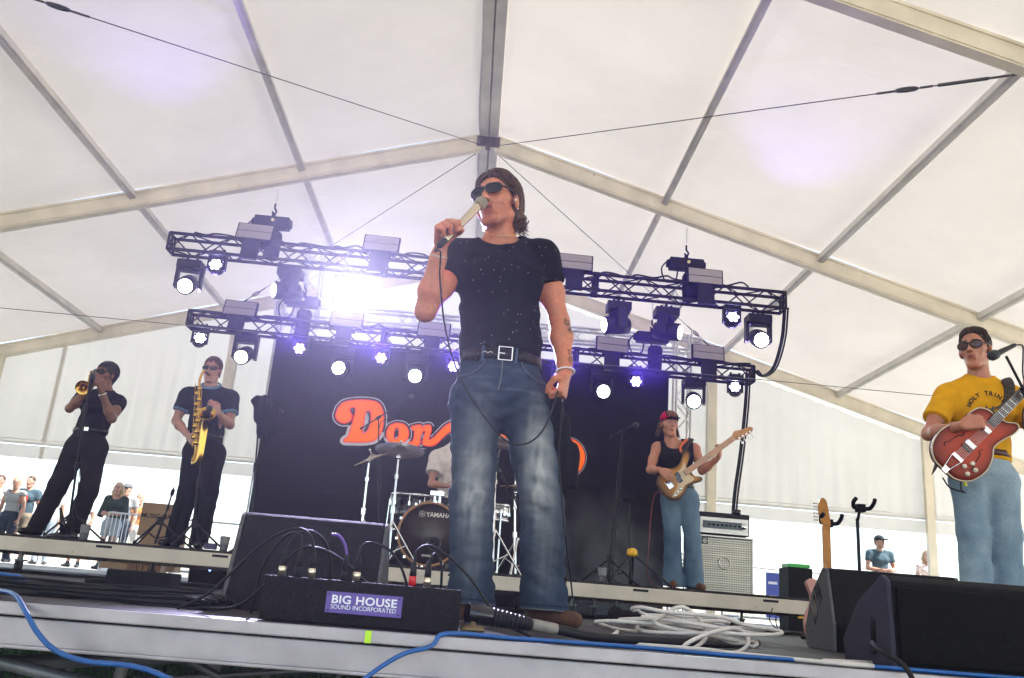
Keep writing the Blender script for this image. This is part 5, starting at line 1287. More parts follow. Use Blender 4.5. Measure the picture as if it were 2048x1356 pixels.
# drummer, seated behind the kit
DY = 10.6
P, J = band_member('person', 'drummer in a white tee seated behind the bass drum', DY, RZ, dict(head=(915, 860), neck=(912, 893), chest=(906, 930), pelvis=(905, 1010),
    shR=(872, 915), elR=(862, 968, -.15), wrR=(893, 972, -.35), shL=(945, 918), elL=(960, 965, -.15), wrL=(935, 975, -.35),
    hipR=(888, 1020), knR=(868, 1010, -.42), anR=(868, 1090, -.45), hipL=(925, 1022), knL=(945, 1012, -.42), anL=(945, 1092, -.45)), face=(0, -.1), skin=(.4, .18, .11), h=.012, build=1.0)
P.hand('R', (.6, -.7, 0), (.2, .1, -1), FIST); P.hand('L', (-.6, -.7, 0), (-.2, .1, -1), FIST)
P.skin_mesh(legs=True); P.tshirt(cloth('white_cotton', (.62, .55, .5), .9), sleeve=.6, g=.02, hem=-.03, fold=.006, slw=.072, waistw=.15, hipw=.16)
P.trousers(cloth('grey_shorts', (.05, .05, .055)), (J['knR'] + V(0, 0, -.03), J['knL'] + V(0, 0, -.03)), g=.02, knee=.075, hemr=.075, waist_up=.05)
P.shoe('anR', (0, -1), m_blkshoe); P.shoe('anL', (0, -1), m_blkshoe); short_hair(P, m_hair, 120, .006)
DJ = J
b = MB(); b.lathe([(.16, 0), (.17, .04), (.15, .08)], (J['pelvis'].x, J['pelvis'].y + .02, J['pelvis'].z - .2), n=20); b.cyl((J['pelvis'].x, J['pelvis'].y, RZ + .05), (J['pelvis'].x, J['pelvis'].y, J['pelvis'].z - .2), .02)
for a in range(3): b.cyl((J['pelvis'].x, J['pelvis'].y, RZ + .2), (J['pelvis'].x + .22 * math.cos(a * 2.09), J['pelvis'].y + .22 * math.sin(a * 2.09), RZ + .01), .012)
tag(b.build('drum_stool', m_gloss), 'round black drum stool under the drummer', 'stool')
for s_, jj in ((1, 'wrR'), (-1, 'wrL')):
    b = MB(); b.tube([J[jj] + V(0, .05, .02), J[jj] + V(s_ * .1, -.28, .06)], [.007, .005], 6); tag(b.build('drumstick', m_maple), 'wooden drumstick in the drummer hand over the ' + ('floor drum' if s_ > 0 else 'snare drum'), 'drumstick', 'drumsticks in the drummer hands')
# ------------------------------------------------------------------ risers
m_fascia = mat('riser_fascia', (.6, .52, .42), .55, .1, var=.1, scale=5, wear=((.3, .17, .1), .3, 12), bump=.05)
m_wheel = mat('caster_rubber', (.03, .03, .032), .5, 0, var=.2)
def caster(x, y, t):
    b = MB(); b.cyl((x, y, .19), (x, y, .105), .018, n=8); b.box((x, y + .01, .1), (.08, .06, .012))
    for s_ in (-1, 1): b.box((x + .022 * s_, y - .015, .07), (.005, .05, .07))
    c = b.build('caster', m_sub, t)
    w_ = MB(); w_.lathe([(.02, -.014), (.043, -.014), (.048, -.008), (.048, .008), (.043, .014), (.02, .014)], (x, y - .02, .048), (1, 0, 0), 18); w_.build('wheel', m_wheel, c)
def riser(xl, xr, label, casters, slots):
    t = thing('rolling_riser', label, 'riser', ((xl + xr) / 2, 9.3, 0), group='risers across the back of the stage')
    b = MB(); b.box(((xl + xr) / 2, 9.3, RZ - .0105), (xr - xl, 3.5, .021)); b.build('deck', m_deck, t, bevel=.003)
    b = MB(); b.box(((xl + xr) / 2, 7.56, RZ - .078), (xr - xl - .01, .04, .112)); b.build('front_rail', m_fascia, t, bevel=.004)
    b = MB(); b.box(((xl + xr) / 2, 11.02, RZ - .078), (xr - xl - .01, .04, .112)); b.build('back_rail', m_fascia, t)
    for x in (xl + .025, xr - .025):
        b = MB(); b.box((x, 9.3, RZ - .078), (.04, 3.4, .11)); b.build('side_rail', m_fascia, t)
    for x in slots:
        b = MB(); b.box((x, 7.5395, RZ - .045), (.13, .003, .02)); b.cyl((x - .05, 7.54, RZ - .045), (x - .05, 7.534, RZ - .045), .006, n=6); b.build('latch_slot', m_black, t, bevel=.001)
    for x, y in casters: caster(x, y, t)
riser(-5.4, -1.62, 'pale edged rolling riser carrying the trumpet and saxophone players', [(-3.72, 7.7), (-1.9, 7.8), (-3.7, 10.8), (-5.2, 7.8), (-1.9, 10.8)], [-3.0, -2.05, -4.1])
riser(-1.6, .8, 'pale edged rolling riser carrying the drum kit', [(-1.4, 7.7), (.55, 7.75), (-1.4, 10.8), (.6, 10.8)], [-.1])
riser(.82, 3.5, 'pale edged rolling riser carrying the bass player and amplifier', [(.9, 7.7), (1.1, 7.8), (1.28, 7.75), (3.3, 7.8), (3.3, 10.8), (1.0, 10.8)], [1.45, 2.55])

# ------------------------------------------------------------------ video wall with lettering
WY = 13.52
vw = thing('video_wall', 'large black video wall with orange lettering behind the drums', 'video wall', (-.22, WY, 0))
m_led = mat('led_black', (.009, .008, .01), .8, 0, spec=.08, var=.25, scale=1.2, bump=.15, bscale=300)
nc, nr = 12, 8; x0_, x1_, z1_ = -3.37, 2.94, 3.82
tile = MB(); tw, tz = (x1_ - x0_) / nc, z1_ / nr; tile.box((0, 0, 0), (tw - .0008, .06, tz - .0008)); tile = tile.mesh('led_panel', m_led)
for i in range(nc):
    for j in range(nr):
        o = bpy.data.objects.new('led_panel', tile); S.collection.objects.link(o); o.parent = vw; o.location = V(x0_ + tw * (i + .5), WY + .03, tz * (j + .5)) - vw.location
b = MB()
for x in (x0_ + .3, -.2, x1_ - .3): b.beam((x, WY + .3, 0), (x, WY + .3, z1_), .06, .06); b.beam((x, WY + .3, z1_ * .9), (x, WY + .08, z1_ * .9), .04, .04); b.beam((x, WY + .6, .03), (x, WY + .06, .03), .05, .05)
b.build('support_frame', m_sub, vw)
def lettering(name, loops, stroke, layers=True):
    "loops: outlines in photograph pixels on the wall's plane; widened outlines lie behind the fill"
    def conv(pts): return [(at(x, y, WY).x, at(x, y, WY).z) for x, y in pts]
    lay = [('orange', 0, 0.014, m_or), ('red', stroke * .32, .011, m_rd), ('black', stroke * .85, .008, m_led2), ('grey', stroke * 1.12, .005, m_gy)]
    par = None
    for nm, off, lift, m in lay:
        c = bpy.data.curves.new('t', 'CURVE'); c.dimensions = '2D'; c.fill_mode = 'BOTH'; c.offset = off
        for pts in loops:
            P2 = conv(pts); s_ = c.splines.new('POLY'); s_.points.add(len(P2) - 1); s_.use_cyclic_u = True
            for k_, (x, z) in enumerate(P2): s_.points[k_].co = (x, z, 0, 1)
        ob = bpy.data.objects.new('t', c); S.collection.objects.link(ob); dg = bpy.context.evaluated_depsgraph_get(); me = bpy.data.meshes.new_from_object(ob.evaluated_get(dg)); bpy.data.objects.remove(ob)
        me.transform(Matrix(((1, 0, 0, 0), (0, 0, -1, WY - lift), (0, 1, 0, 0), (0, 0, 0, 1)))); me.materials.clear(); me.materials.append(m)
        o = link_mesh(name if par is None else nm + '_outline', me, par or vw)
        if par is None: par = o; WM[o] = WM[vw].copy()
m_or = mat('lit_orange', (.55, .1, .004), .8, var=.03, spec=.1, emit=(1, .14, .004), estr=.18); m_rd = mat('lit_red', (.5, .01, .01), .6, var=.03, emit=(1, .015, .01), estr=.1)
m_led2 = mat('led_black_border', (.01, .009, .01), .6, var=.1); m_gy = mat('lit_grey', (.4, .38, .4), .6, var=.05, emit=(.6, .55, .6), estr=.06)
zo = lambda pts, n=5: [(600 + p.x / 3.39, 760 + p.y / 3.39) for p in spline([V(x, y, 0) for x, y in pts + [pts[0]]], n)[:-1]]
Dl = zo([(262, 190), (300, 155), (380, 140), (470, 142), (530, 160), (560, 215), (563, 290), (545, 360), (505, 405), (440, 418), (360, 418), (305, 416), (303, 405), (330, 385), (345, 340), (362, 280), (380, 215), (378, 190), (352, 182), (336, 200), (340, 225), (352, 240), (340, 275), (300, 290), (262, 275), (246, 240)])
Dc = zo([(440, 225), (462, 205), (482, 215), (486, 260), (478, 310), (455, 355), (430, 368), (420, 360), (428, 300)][::-1])
Ol = zo([(655, 295), (705, 305), (732, 345), (728, 395), (690, 425), (640, 428), (600, 405), (590, 360), (612, 312)])
Oc = zo([(655, 320), (672, 335), (674, 370), (660, 402), (640, 405), (632, 380), (638, 340)][::-1])
Nl = zo([(760, 318), (800, 308), (822, 312), (822, 335), (850, 312), (880, 310), (888, 340), (872, 395), (880, 410), (905, 395), (950, 350), (985, 315), (1030, 290), (1060, 290), (1060, 330), (1010, 352), (965, 390), (925, 430), (890, 445), (845, 440), (832, 425), (848, 375), (850, 345), (835, 345), (815, 380), (805, 440), (742, 440), (745, 425), (768, 415), (780, 350), (762, 335)], 4)
# the letters face the hall, so their outlines run the right way round for widening
lettering('letter_d', [Dl, Dc], .055); lettering('letter_o', [Ol, Oc], .05); lettering('letter_n', [Nl], .05)
lettering('letter_stroke', [[(px, py) for px, py in ((985, 828), (1000, 832), (1016, 890), (978, 890))]], .03)
lettering('letter_underline', [[(885, 905), (930, 898), (935, 906), (885, 914)]], .02)
circ = lambda cx, cy, r, n=32, rev=False: [(cx + r * math.cos(a), cy + r * math.sin(a)) for a in (np.linspace(0, 2 * math.pi, n + 1)[:-1] if not rev else np.linspace(2 * math.pi, 0, n + 1)[:-1])]
lettering('letter_disc', [circ(1131, 915, 38), circ(1131, 912, 9, 20, True)], .03)

# ------------------------------------------------------------------ drum kit
def stand_tripod(b, x, y, z, hgt, spread=.28, r=.01, n=3, a0=.3):
    for k in range(n):
        a = a0 + k * 2 * math.pi / n; b.cyl((x, y, z + hgt), (x + spread * math.cos(a), y + spread * math.sin(a), z + .01), r, n=8); b.ball((x + spread * math.cos(a), y + spread * math.sin(a), z + .012), .016, 8, 5)
        b.cyl((x, y, z + hgt * .3), (x + spread * .5 * math.cos(a), y + spread * .5 * math.sin(a), z + hgt * .5), r * .6, n=6)
m_shell = mat('drum_lacquer', (.008, .008, .009), .12, 0, var=.1, coat=.7)
m_wood = mat('amber_hoop', (.34, .15, .04), .3, 0, var=.15, scale=12, coat=.4)
m_skinhd = mat('smoked_drumhead', (.05, .04, .032), .35, 0, var=.25, scale=4)
kc = at(858, 1068, 8.7); kd = V(-.06, -1, .02).normalized()
bd_ = thing('bass_drum', 'black bass drum with amber hoop and printed front head', 'drum', (kc.x, kc.y + .2, RZ))
b = MB(); b.lathe([(.29, -.42), (.29, -.01)], kc, kd, 40); b.build('shell', m_shell, bd_)
b = MB(); b.lathe([(.288, .012), (.288, -.035), (.312, -.035), (.312, .012), (.30, .016)], kc, kd, 48, True); b.build('front_hoop', m_wood, bd_)
b = MB(); b.lathe([(.289, -.004), (.001, -.002)], kc, kd, 48); b.build('front_head', m_skinhd, bd_)
ax = V(1, 0, 0); ax = (ax - kd * ax.dot(kd)).normalized(); ay = kd.cross(ax)
ay = -ay if ay.z < 0 else ay
pc = kc + ax * .06 - ay * .09; b = MB(); b.lathe([(.068, .003), (.066, .006), (.055, .006), (.053, .002)], pc, kd, 28, True); b.build('port_ring', m_gloss, bd_)
b = MB(); b.lathe([(.054, .0035), (.001, .0036)], pc, kd, 24); b.build('port_hole', mat('port_black', (.001, .001, .001), .9, var=0), bd_)
me = text_mesh('YAMAHA', .062, kc - ax * .045 + ay * .165, ax, ay, .004, .001, 'LEFT', .0018, .95); me.materials.append(mat('head_print', (.62, .56, .5), .6)); link_mesh('maker_lettering', me, bd_)
lc = kc - ax * .085 + ay * .187; b = MB(); b.lathe([(.03, .004), (.03, .006), (.026, .006), (.026, .004)], lc, kd, 28, True)
for k in range(3):
    a = math.radians(30 + 60 * k); dv = ax * math.cos(a) + ay * math.sin(a); b.beam(lc - dv * .022 + kd * .005, lc + dv * .022 + kd * .005, .004, .002, up=kd)
b.build('maker_emblem', mat('head_print'), bd_)
me = text_mesh('EVANS', .028, kc - ax * .05 - ay * .215, ax, ay, .004, .001, 'LEFT', .001); me.materials.append(mat('head_print')); link_mesh('head_lettering', me, bd_)
for k in range(10):
    a = 2 * math.pi * k / 10 + .2; r_ = ax * math.cos(a) + ay * math.sin(a); p = kc + r_ * .315
    b = MB(); b.cyl(p + kd * .02, p - kd * .1, .005, n=6); b.box(p + kd * .012, (.022, .02, .022)); b.cyl(p - kd * .09 - r_ * .015, p - kd * .13 - r_ * .015, .011, n=8); b.build('tension_claw', m_chrome, bd_)
for s_ in (-1, 1):
    b = MB(); b.cyl(kc + ax * (.27 * s_) - ay * .1 - kd * .1, V(kc.x + .4 * s_, kc.y - .02, RZ + .01), .009, n=8); b.build('spur', m_chrome, bd_)
b = MB(); b.cyl(kc + ay * .28 - kd * .2, kc + ay * .44 - kd * .2, .016, n=10); b.cyl(kc + ay * .28 - kd * .2 + ax * .05, kc + ay * .46 - kd * .2 + ax * .05, .016, n=10); b.box(kc + ay * .42 - kd * .2 + ax * .02, (.14, .05, .05)); b.box(kc + ay * .3 - kd * .2 + ax * .02, (.12, .06, .05)); b.build('tom_mount', m_chrome, bd_, bevel=.006)
def drum(c, r, hgt, label, d=(0, 0, 1), legs=False, name='tom_drum', shell=m_shell):
    c = Vector(c); t = thing(name, label, 'drum', (c.x, c.y, RZ)); d = Vector(d).normalized()
    b = MB(); b.lathe([(r, -hgt), (r, 0)], c, d, 32); b.build('shell', shell, t)
    for h_ in (0, -hgt): b = MB(); b.lathe([(r - .004, h_ - .012), (r + .012, h_ - .012), (r + .012, h_ + .014), (r + .004, h_ + .016), (r - .004, h_ + .012)], c, d, 32, True); b.build('rim', m_chrome, t)
    b = MB(); b.lathe([(r - .003, .006), (.001, .008)], c, d, 32); b.build('head', mat('coated_head', (.5, .48, .45), .6), t)
    x, y, _ = frame(d)
    for k in range(8):
        a = k * math.pi / 4; rr = x * math.cos(a) + y * math.sin(a); b = MB(); b.cyl(c + rr * (r + .008), c + rr * (r + .008) - d * .08, .004, n=6); b.box(c + rr * (r + .01) - d * .09, (.02, .02, .04)); b.build('lug', m_chrome, t)
    if legs:
        for k in range(3):
            a = k * 2.09 + .5; rr = x * math.cos(a) + y * math.sin(a); b = MB(); b.cyl(c + rr * (r + .015) - d * .05, V(*(c + rr * (r + .03))[:2], RZ + .005), .008, n=8); b.build('leg', m_chrome, t)
    return t
drum(at(823, 991, 9.15), .2, .36, 'black floor drum with chrome rim left of the bass drum', (0, -.05, 1), True)
drum(at(905, 992, 9.1), .15, .2, 'black rack drum mounted above the bass drum', (0, -.25, 1))
drum(at(985, 1010, 9.6), .18, .16, 'chrome snare drum beside the drummer knee', (0, -.05, 1), True, 'snare_drum', m_chrome)
m_cym = mat('cymbal_bronze', (.36, .27, .13), .28, 1, var=.2, scale=8); m_cymd = mat('dark_cymbal', (.06, .045, .04), .4, .9, var=.2)
def cymbal_stand(foot, top, cen, r, nrm, label, m=m_cym, cup=True):
    foot, top, cen = Vector(foot), Vector(top), Vector(cen)
    t = thing('cymbal_stand', label, 'cymbal', foot); b = MB()
    b.cyl(foot + V(0, 0, .06), foot.lerp(top, .5), .0135, n=10); b.cyl(foot.lerp(top, .48), foot.lerp(top, .54), .022, n=10); b.cyl(foot.lerp(top, .5), top, .0105, n=10); b.cyl(foot.lerp(top, .8), foot.lerp(top, .84), .019, n=10)
    b.cyl(top - V(.02, 0, 0), top + V(.02, 0, 0), .022, n=10); b.cyl(top, cen, .008, n=8); b.build('pole', m_chrome, t)
    b = MB(); stand_tripod(b, foot.x, foot.y, foot.z, .42, .3, .011); b.build('tripod', m_chrome, t)
    b = MB(); b.lathe([(r, 0), (r * .6, r * .06), (r * .22, r * .1), (r * .16, r * .17), (.012, r * .2), (.01, r * .18), (r * .15, r * .15), (r * .2, r * .085), (r * .6, r * .045), (r * .995, -.004)], cen, nrm, 40, True); b.build('cymbal', m, t)
    b = MB(); b.cyl(cen + Vector(nrm).normalized() * .03, cen + Vector(nrm).normalized() * .1, .006, n=8); b.ball(cen + Vector(nrm).normalized() * .09, .013, 8, 5); b.build('wing_nut', m_chrome, t)
zf = lambda px, py, Y: V(at(px, py, Y).x, Y, RZ)
cymbal_stand(zf(722, 1080, 8.6), at(738, 922, 8.6), at(746, 917, 8.75), .2, (-.42, -.18, .88), 'tilted bronze cymbal on a chrome stand left of the kit')
cymbal_stand(zf(778, 1105, 8.5), at(797, 915, 8.55), at(800, 900, 8.8), .25, (.05, -.45, .9), 'dark cymbal seen from below on a chrome stand beside the bass drum', m_cymd)
cymbal_stand(zf(985, 1135, 8.5), at(992, 925, 8.6), at(1003, 885, 8.8), .24, (.1, -.4, .9), 'dark cymbal on the chrome stand seen between the singer legs', m_cymd)
cymbal_stand(zf(1032, 1125, 9.3), at(1030, 985, 9.3), at(1030, 975, 9.35), .17, (0, -.05, 1), 'pair of hi hat cymbals low on a stand between the singer legs')
def mic_head(t, p, d, L_=.17, m=m_cable, g=m_black):
    d = Vector(d).normalized(); b = MB(); b.lathe([(.009, -L_), (.011, -L_ + .01), (.016, -.045), (.02, -.04)], p, d, 14); b.build('microphone', m, t)
    b = MB(); b.lathe([(.02, -.04), (.026, -.03), (.026, .0), (.018, .016), (.001, .02)], p, d, 16); b.build('grille', mat('dark_grille', (.04, .04, .045), .4, .6, var=.4, scale=400, bump=.6, bscale=500), t)
def mic_stand(foot, top, tip, label, base='tripod', leg=.3, mic=True, cab=True, m=m_black, r=.0085, hub=.22):
    foot, top, tip = Vector(foot), Vector(top), Vector(tip); t = thing('microphone_stand', label, 'microphone stand', foot)
    b = MB(); b.cyl(foot + V(0, 0, .02), foot.lerp(top, .55), r * 1.25, n=10); b.cyl(foot.lerp(top, .52), foot.lerp(top, .58), r * 2.1, n=10); b.cyl(foot.lerp(top, .55), top, r * .85, n=10); b.ball(top, .018, 10, 6); b.build('pole', m, t)
    b = MB()
    if base == 'tripod': stand_tripod(b, foot.x, foot.y, foot.z, hub, leg, r); b.cyl(foot + V(0, 0, hub - .04), foot + V(0, 0, hub + .03), .026, n=12)
    else: b.lathe([(.13, 0), (.13, .02), (.03, .035)], foot, n=24)
    b.build('base', m, t)
    d = (tip - top).normalized(); b = MB(); b.cyl(top - d * .22, tip, .007, n=8); b.cyl(top - d * .24, top - d * .2, .012, n=8); b.cyl(top - d * .03, top + d * .03, .017, n=8); b.build('boom', m, t)
    if mic: mic_head(t, tip + d * .17, d)
    if cab:
        b = MB(); b.tube(spline([tip - d * .02, tip + V(0, .02, -.06), tip.lerp(top, .5) + V(.02, 0, -.08), top + V(.02, 0, -.12), foot.lerp(top, .5) + V(.03, 0, 0), foot + V(.04, 0, .1), foot + V(.12, -.05, .005)], 6), .004, 6); b.build('cable', m_cable, t)
    return t
# around the stage
mic_stand(V(at(312, 1075, 7.85).x, 7.85, RZ), at(345, 985, 7.85), at(348, 975, 7.8), 'short black tripod stand standing between the horn players', leg=.3, mic=False, cab=False)
mic_stand(V(at(383, 1090, 7.75).x, 7.72, RZ), at(412, 858, 7.55), at(414, 846, 7.5), 'black tripod microphone stand in front of the saxophone', leg=.28)
mic_stand(V(at(140, 1062, 7.75).x, 7.72, RZ), at(170, 815, 7.4), at(176, 790, 7.4), 'black microphone stand in front of the trumpet player', leg=.28)
mic_stand(V(at(1216, 1165, 8.1).x, 8.1, RZ), at(1244, 863, 8.1), at(1255, 858, 8.0), 'black microphone stand left of the bass player', leg=.3)
mic_stand(V(at(757, 1100, 8.9).x, 9.2, RZ), at(757, 835, 9.2), at(800, 808, 9.3), 'thin overhead microphone boom above the cymbals', leg=.3)
mic_stand(V(at(1085, 1130, 8.9).x, 8.6, RZ), at(1025, 985, 8.8), at(1012, 965, 8.85), 'short angled microphone stand right of the drums', leg=.25)
gs = V(GJ['neck'].x + .28, GY_ - .5, 0)
gm_ = mic_stand(gs, at(2050, 785, GY_ - .5), at(2012, 712, GY_ - .52), 'black boom stand with microphone at the guitarist chin', leg=.3, mic=False, cab=False)
_a, _b = at(2030, 690, GY_ - .5), at(1984, 712, GY_ - .58); mic_head(gm_, _b, (_b - _a).normalized(), (_b - _a).length)
b = MB(); b.tube(spline([_a, _a + V(.04, 0, 0), at(2046, 712, GY_ - .5), at(2046, 750, GY_ - .5), at(2055, 790, GY_ - .5), at(2062, 900, GY_ - .5), gs + V(.1, 0, .01)], 8), .004, 6); b.build('cable', m_cable, gm_)
# stand with a towel
tf_ = V(at(505, 1070, 7.9).x, 7.9, RZ); tt = at(520, 800, 7.9)
ts = mic_stand(tf_, tt, tt + V(-.05, 0, .02), 'tall stand at the video wall edge with a dark towel over it', mic=False, cab=False)
sdt = SDF(.012); sdt.cone(at(512, 802, 7.85), at(545, 806, 7.85), .045, .05, k=.03); sdt.cone(at(527, 810, 7.85), at(530, 862, 7.85), .09, .085, k=.03, n=(0, 1, 0), q=.5); sdt.cone(at(545, 815, 7.85), at(547, 855, 7.85), .05, .05, k=.03, n=(0, 1, 0), q=.6)
sdt.disp(lambda Pt: .006 * np.sin(Pt[:, 0] * 90) + .006 * _vnoise(Pt * 14, 4)); tag(link_mesh('towel', sdt.mesh('towel', cloth('dark_towel', (.008, .008, .012)))), 'dark towel draped over the tall stand by the video wall', 'towel')
# yellow collared guitar stand
def guitar_stand(foot, top, label, col, name='guitar_stand'):
    foot, top = Vector(foot), Vector(top); t = thing(name, label, 'guitar stand', foot)
    b = MB(); b.cyl(foot + V(0, 0, .05), top - V(0, 0, .06), .011, n=10); b.tube(spline([top - V(0, 0, .08), top - V(0, .03, .03), top - V(0, .05, 0)], 5), .01, 8); b.build('pole', m_black, t)
    b = MB()
    for k, (dx, dy) in enumerate(((-.22, -.16), (.34, -.12), (.05, .3))): b.beam(foot + V(0, 0, .28), foot + V(dx, dy, .01), .035, .02)
    b.build('legs', m_black, t)
    b = MB(); b.lathe([(.03, -.02), (.05, 0), (.045, .04), (.02, .055)], foot + V(0, 0, .27), n=16); b.build('collar', col, t)
    b = MB(); p = top - V(0, .05, 0); b.box(p, (.05, .05, .05)); 
    for s_ in (-1, 1): b.tube(spline([p, p + V(.05 * s_, -.02, .0), p + V(.065 * s_, -.05, .03), p + V(.06 * s_, -.08, .05)], 4), .013, 8)
    b.build('yoke', m_blackmatte, t); return t
m_yel = mat('yellow_plastic', (.75, .4, .01), .4, var=.05)
guitar_stand(V(at(1262, 1168, 8.0).x, 8.0, RZ), at(1257, 1003, 8.0), 'empty tripod guitar stand with yellow collar left of the bass player', m_yel)
guitar_stand(V(at(1722, 1200, 5.6).x, 5.6, 0), at(1714, 1018, 5.6), 'empty guitar stand with black yoke behind the monitors', m_blackmatte)
g0 = V(at(1655, 1210, 5.7).x, 5.7, 0); guitar_stand(g0, at(1650, 1048, 5.7), 'stand holding a guitar by its orange headstock', m_blackmatte)
# resting guitar on it
t = thing('electric_guitar', 'electric guitar with orange headstock resting in a stand behind the monitor', 'guitar', g0 + V(0, -.08, .25))
h0, h1 = at(1652, 1052, 5.6), at(1655, 1140, 5.55); u = (h0 - h1).normalized(); w_ = V(0, -1, 0); w_ = (w_ - u * w_.dot(u)).normalized(); v = w_.cross(u)
b = MB(); b.beam(h1 - u * .1, h0, .05, .022, up=w_); b.build('neck', m_maple, t, bevel=.005)
b = MB(); b.prism([(x, y) for x, y in outline([(0, .022), (.05, .045), (.12, .05), (.165, .04), (.18, .02), (.165, .0), (.14, -.008), (.06, -.02), (0, -.022)], 4)], h0, u, v, .015); b.build('headstock', m_maple, t)
for q in range(6):
    p = h0 + u * (.03 + .022 * q) - v * -.052; b = MB(); b.cyl(p, p + v * .022, .004, n=6); b.ball(p + v * .024, .006, 6, 4); b.build('tuner', m_chrome, t)
bb = h1 - u * .28; b = MB(); b.prism(outline([(-.2, 0), (-.17, .13), (-.05, .165), (.08, .12), (.18, .15), (.2, .09), (.13, .03), (.13, -.04), (.19, -.12), (.12, -.15), (.02, -.115), (-.08, -.165), (-.18, -.12)], 5), bb, u, v, .042); b.build('body', mat('shell_pink', (.5, .22, .17), .3, coat=.5), t, bevel=.006)
# ------------------------------------------------------------------ bass amplifier stack
AX0, AX1, AY = 2.19, 2.69, 8.5
t = thing('speaker_cabinet', 'tall bass cabinet with silver grid grille beside the bass player', 'speaker cabinet', ((AX0 + AX1) / 2, AY + .2, RZ))
b = MB(); b.box(((AX0 + AX1) / 2, AY + .22, RZ + .272), (.53, .42, .544)); b.build('cabinet', m_blackmatte, t, bevel=.01)
m_gr = mat('silver_grille', (.55, .52, .44), .35, .5, var=.1); b = MB()
b.box(((AX0 + AX1) / 2, AY + .008, RZ + .27), (.5, .006, .5)); b.build('grille_cloth', mat('grille_dark', (.1, .09, .08), .7), t)
b = MB()
for k in range(24): z = RZ + .03 + k * .0208; b.box(((AX0 + AX1) / 2, AY - .001, z), (.5, .006, .012 if k % 4 == 0 else .008))
for k in range(31): b.box((AX0 + .0 + k * .01655, AY + .002, RZ + .27), (.005, .005, .5))
g_ = b.build('grille', m_gr, t); g_['kind'] = 'stuff'
b = MB()
for s_ in (-1, 1): b.box(((AX0 + AX1) / 2 + .258 * s_, AY, RZ + .272), (.016, .03, .54))
for z in (RZ + .01, RZ + .535): b.box(((AX0 + AX1) / 2, AY - .001, z), (.5, .03, .016))
b.build('trim', m_alu, t, bevel=.003)
cc = V((AX0 + AX1) / 2 - .01, AY - .006, RZ + .29); b = MB(); b.lathe([(.06, 0), (.06, .006), (.048, .006), (.048, 0)], cc, (0, -1, 0), 28, True); b.build('emblem_ring', m_gr, t)
b = MB(); b.box((AX0 + .045, AY - .006, RZ + .485), (.06, .006, .06)); b.build('badge', m_gloss, t)
b = MB(); b.lathe([(.02, 0), (.02, .004), (.014, .004), (.014, 0)], (AX0 + .045, AY - .0095, RZ + .485), (0, -1, 0), 20, True); b.box((AX0 + .045, AY - .011, RZ + .485), (.004, .003, .03)); b.box((AX0 + .045, AY - .011, RZ + .485), (.022, .003, .004)); b.build('badge_mark', m_gr, t)
zt_ = RZ + .546
t = thing('bass_amplifier', 'bass amplifier head with silver panel on top of the grid cabinet', 'amplifier', ((AX0 + AX1) / 2, AY + .2, zt_))
b = MB(); b.box(((AX0 + AX1) / 2 - .01, AY + .2, zt_ + .115), (.5, .36, .21)); b.build('case', m_blackmatte, t, bevel=.012)
b = MB(); b.box(((AX0 + AX1) / 2 - .01, AY + .017, zt_ + .095), (.47, .008, .15)); b.build('panel', m_alu, t)
b = MB(); b.box(((AX0 + AX1) / 2 - .03, AY + .01, zt_ + .1), (.38, .008, .07)); b.build('control_strip', m_gloss, t)
for k in range(8): MB().lathe([(.011, 0), (.009, .014)], ((AX0 + .09) + k * .042, AY + .006, zt_ + .1), (0, -1, 0), 12).build('knob', m_black, t)
b = MB(); b.lathe([(.03, 0), (.03, .006), (.001, .01)], (AX1 - .075, AY + .006, zt_ + .1), (0, -1, 0), 20); b.build('power_lamp', m_chrome, t)
b = MB(); b.box(((AX0 + AX1) / 2 - .01, AY + .012, zt_ + .195), (.46, .01, .03)); b.build('vent', m_black, t)
for x in (AX0 + .04, AX1 - .06): MB().box((x, AY + .2, zt_ + .005), (.04, .3, .012)).build('foot', m_cable, t)
b = MB(); b.lathe([(.04, 0), (.042, .05), (.03, .055)], (AX1 - .1, AY + .15, zt_ + .222), n=16); tag(b.build('tuner_pot', m_gloss), 'small black round case on top of the bass amplifier', 'case')

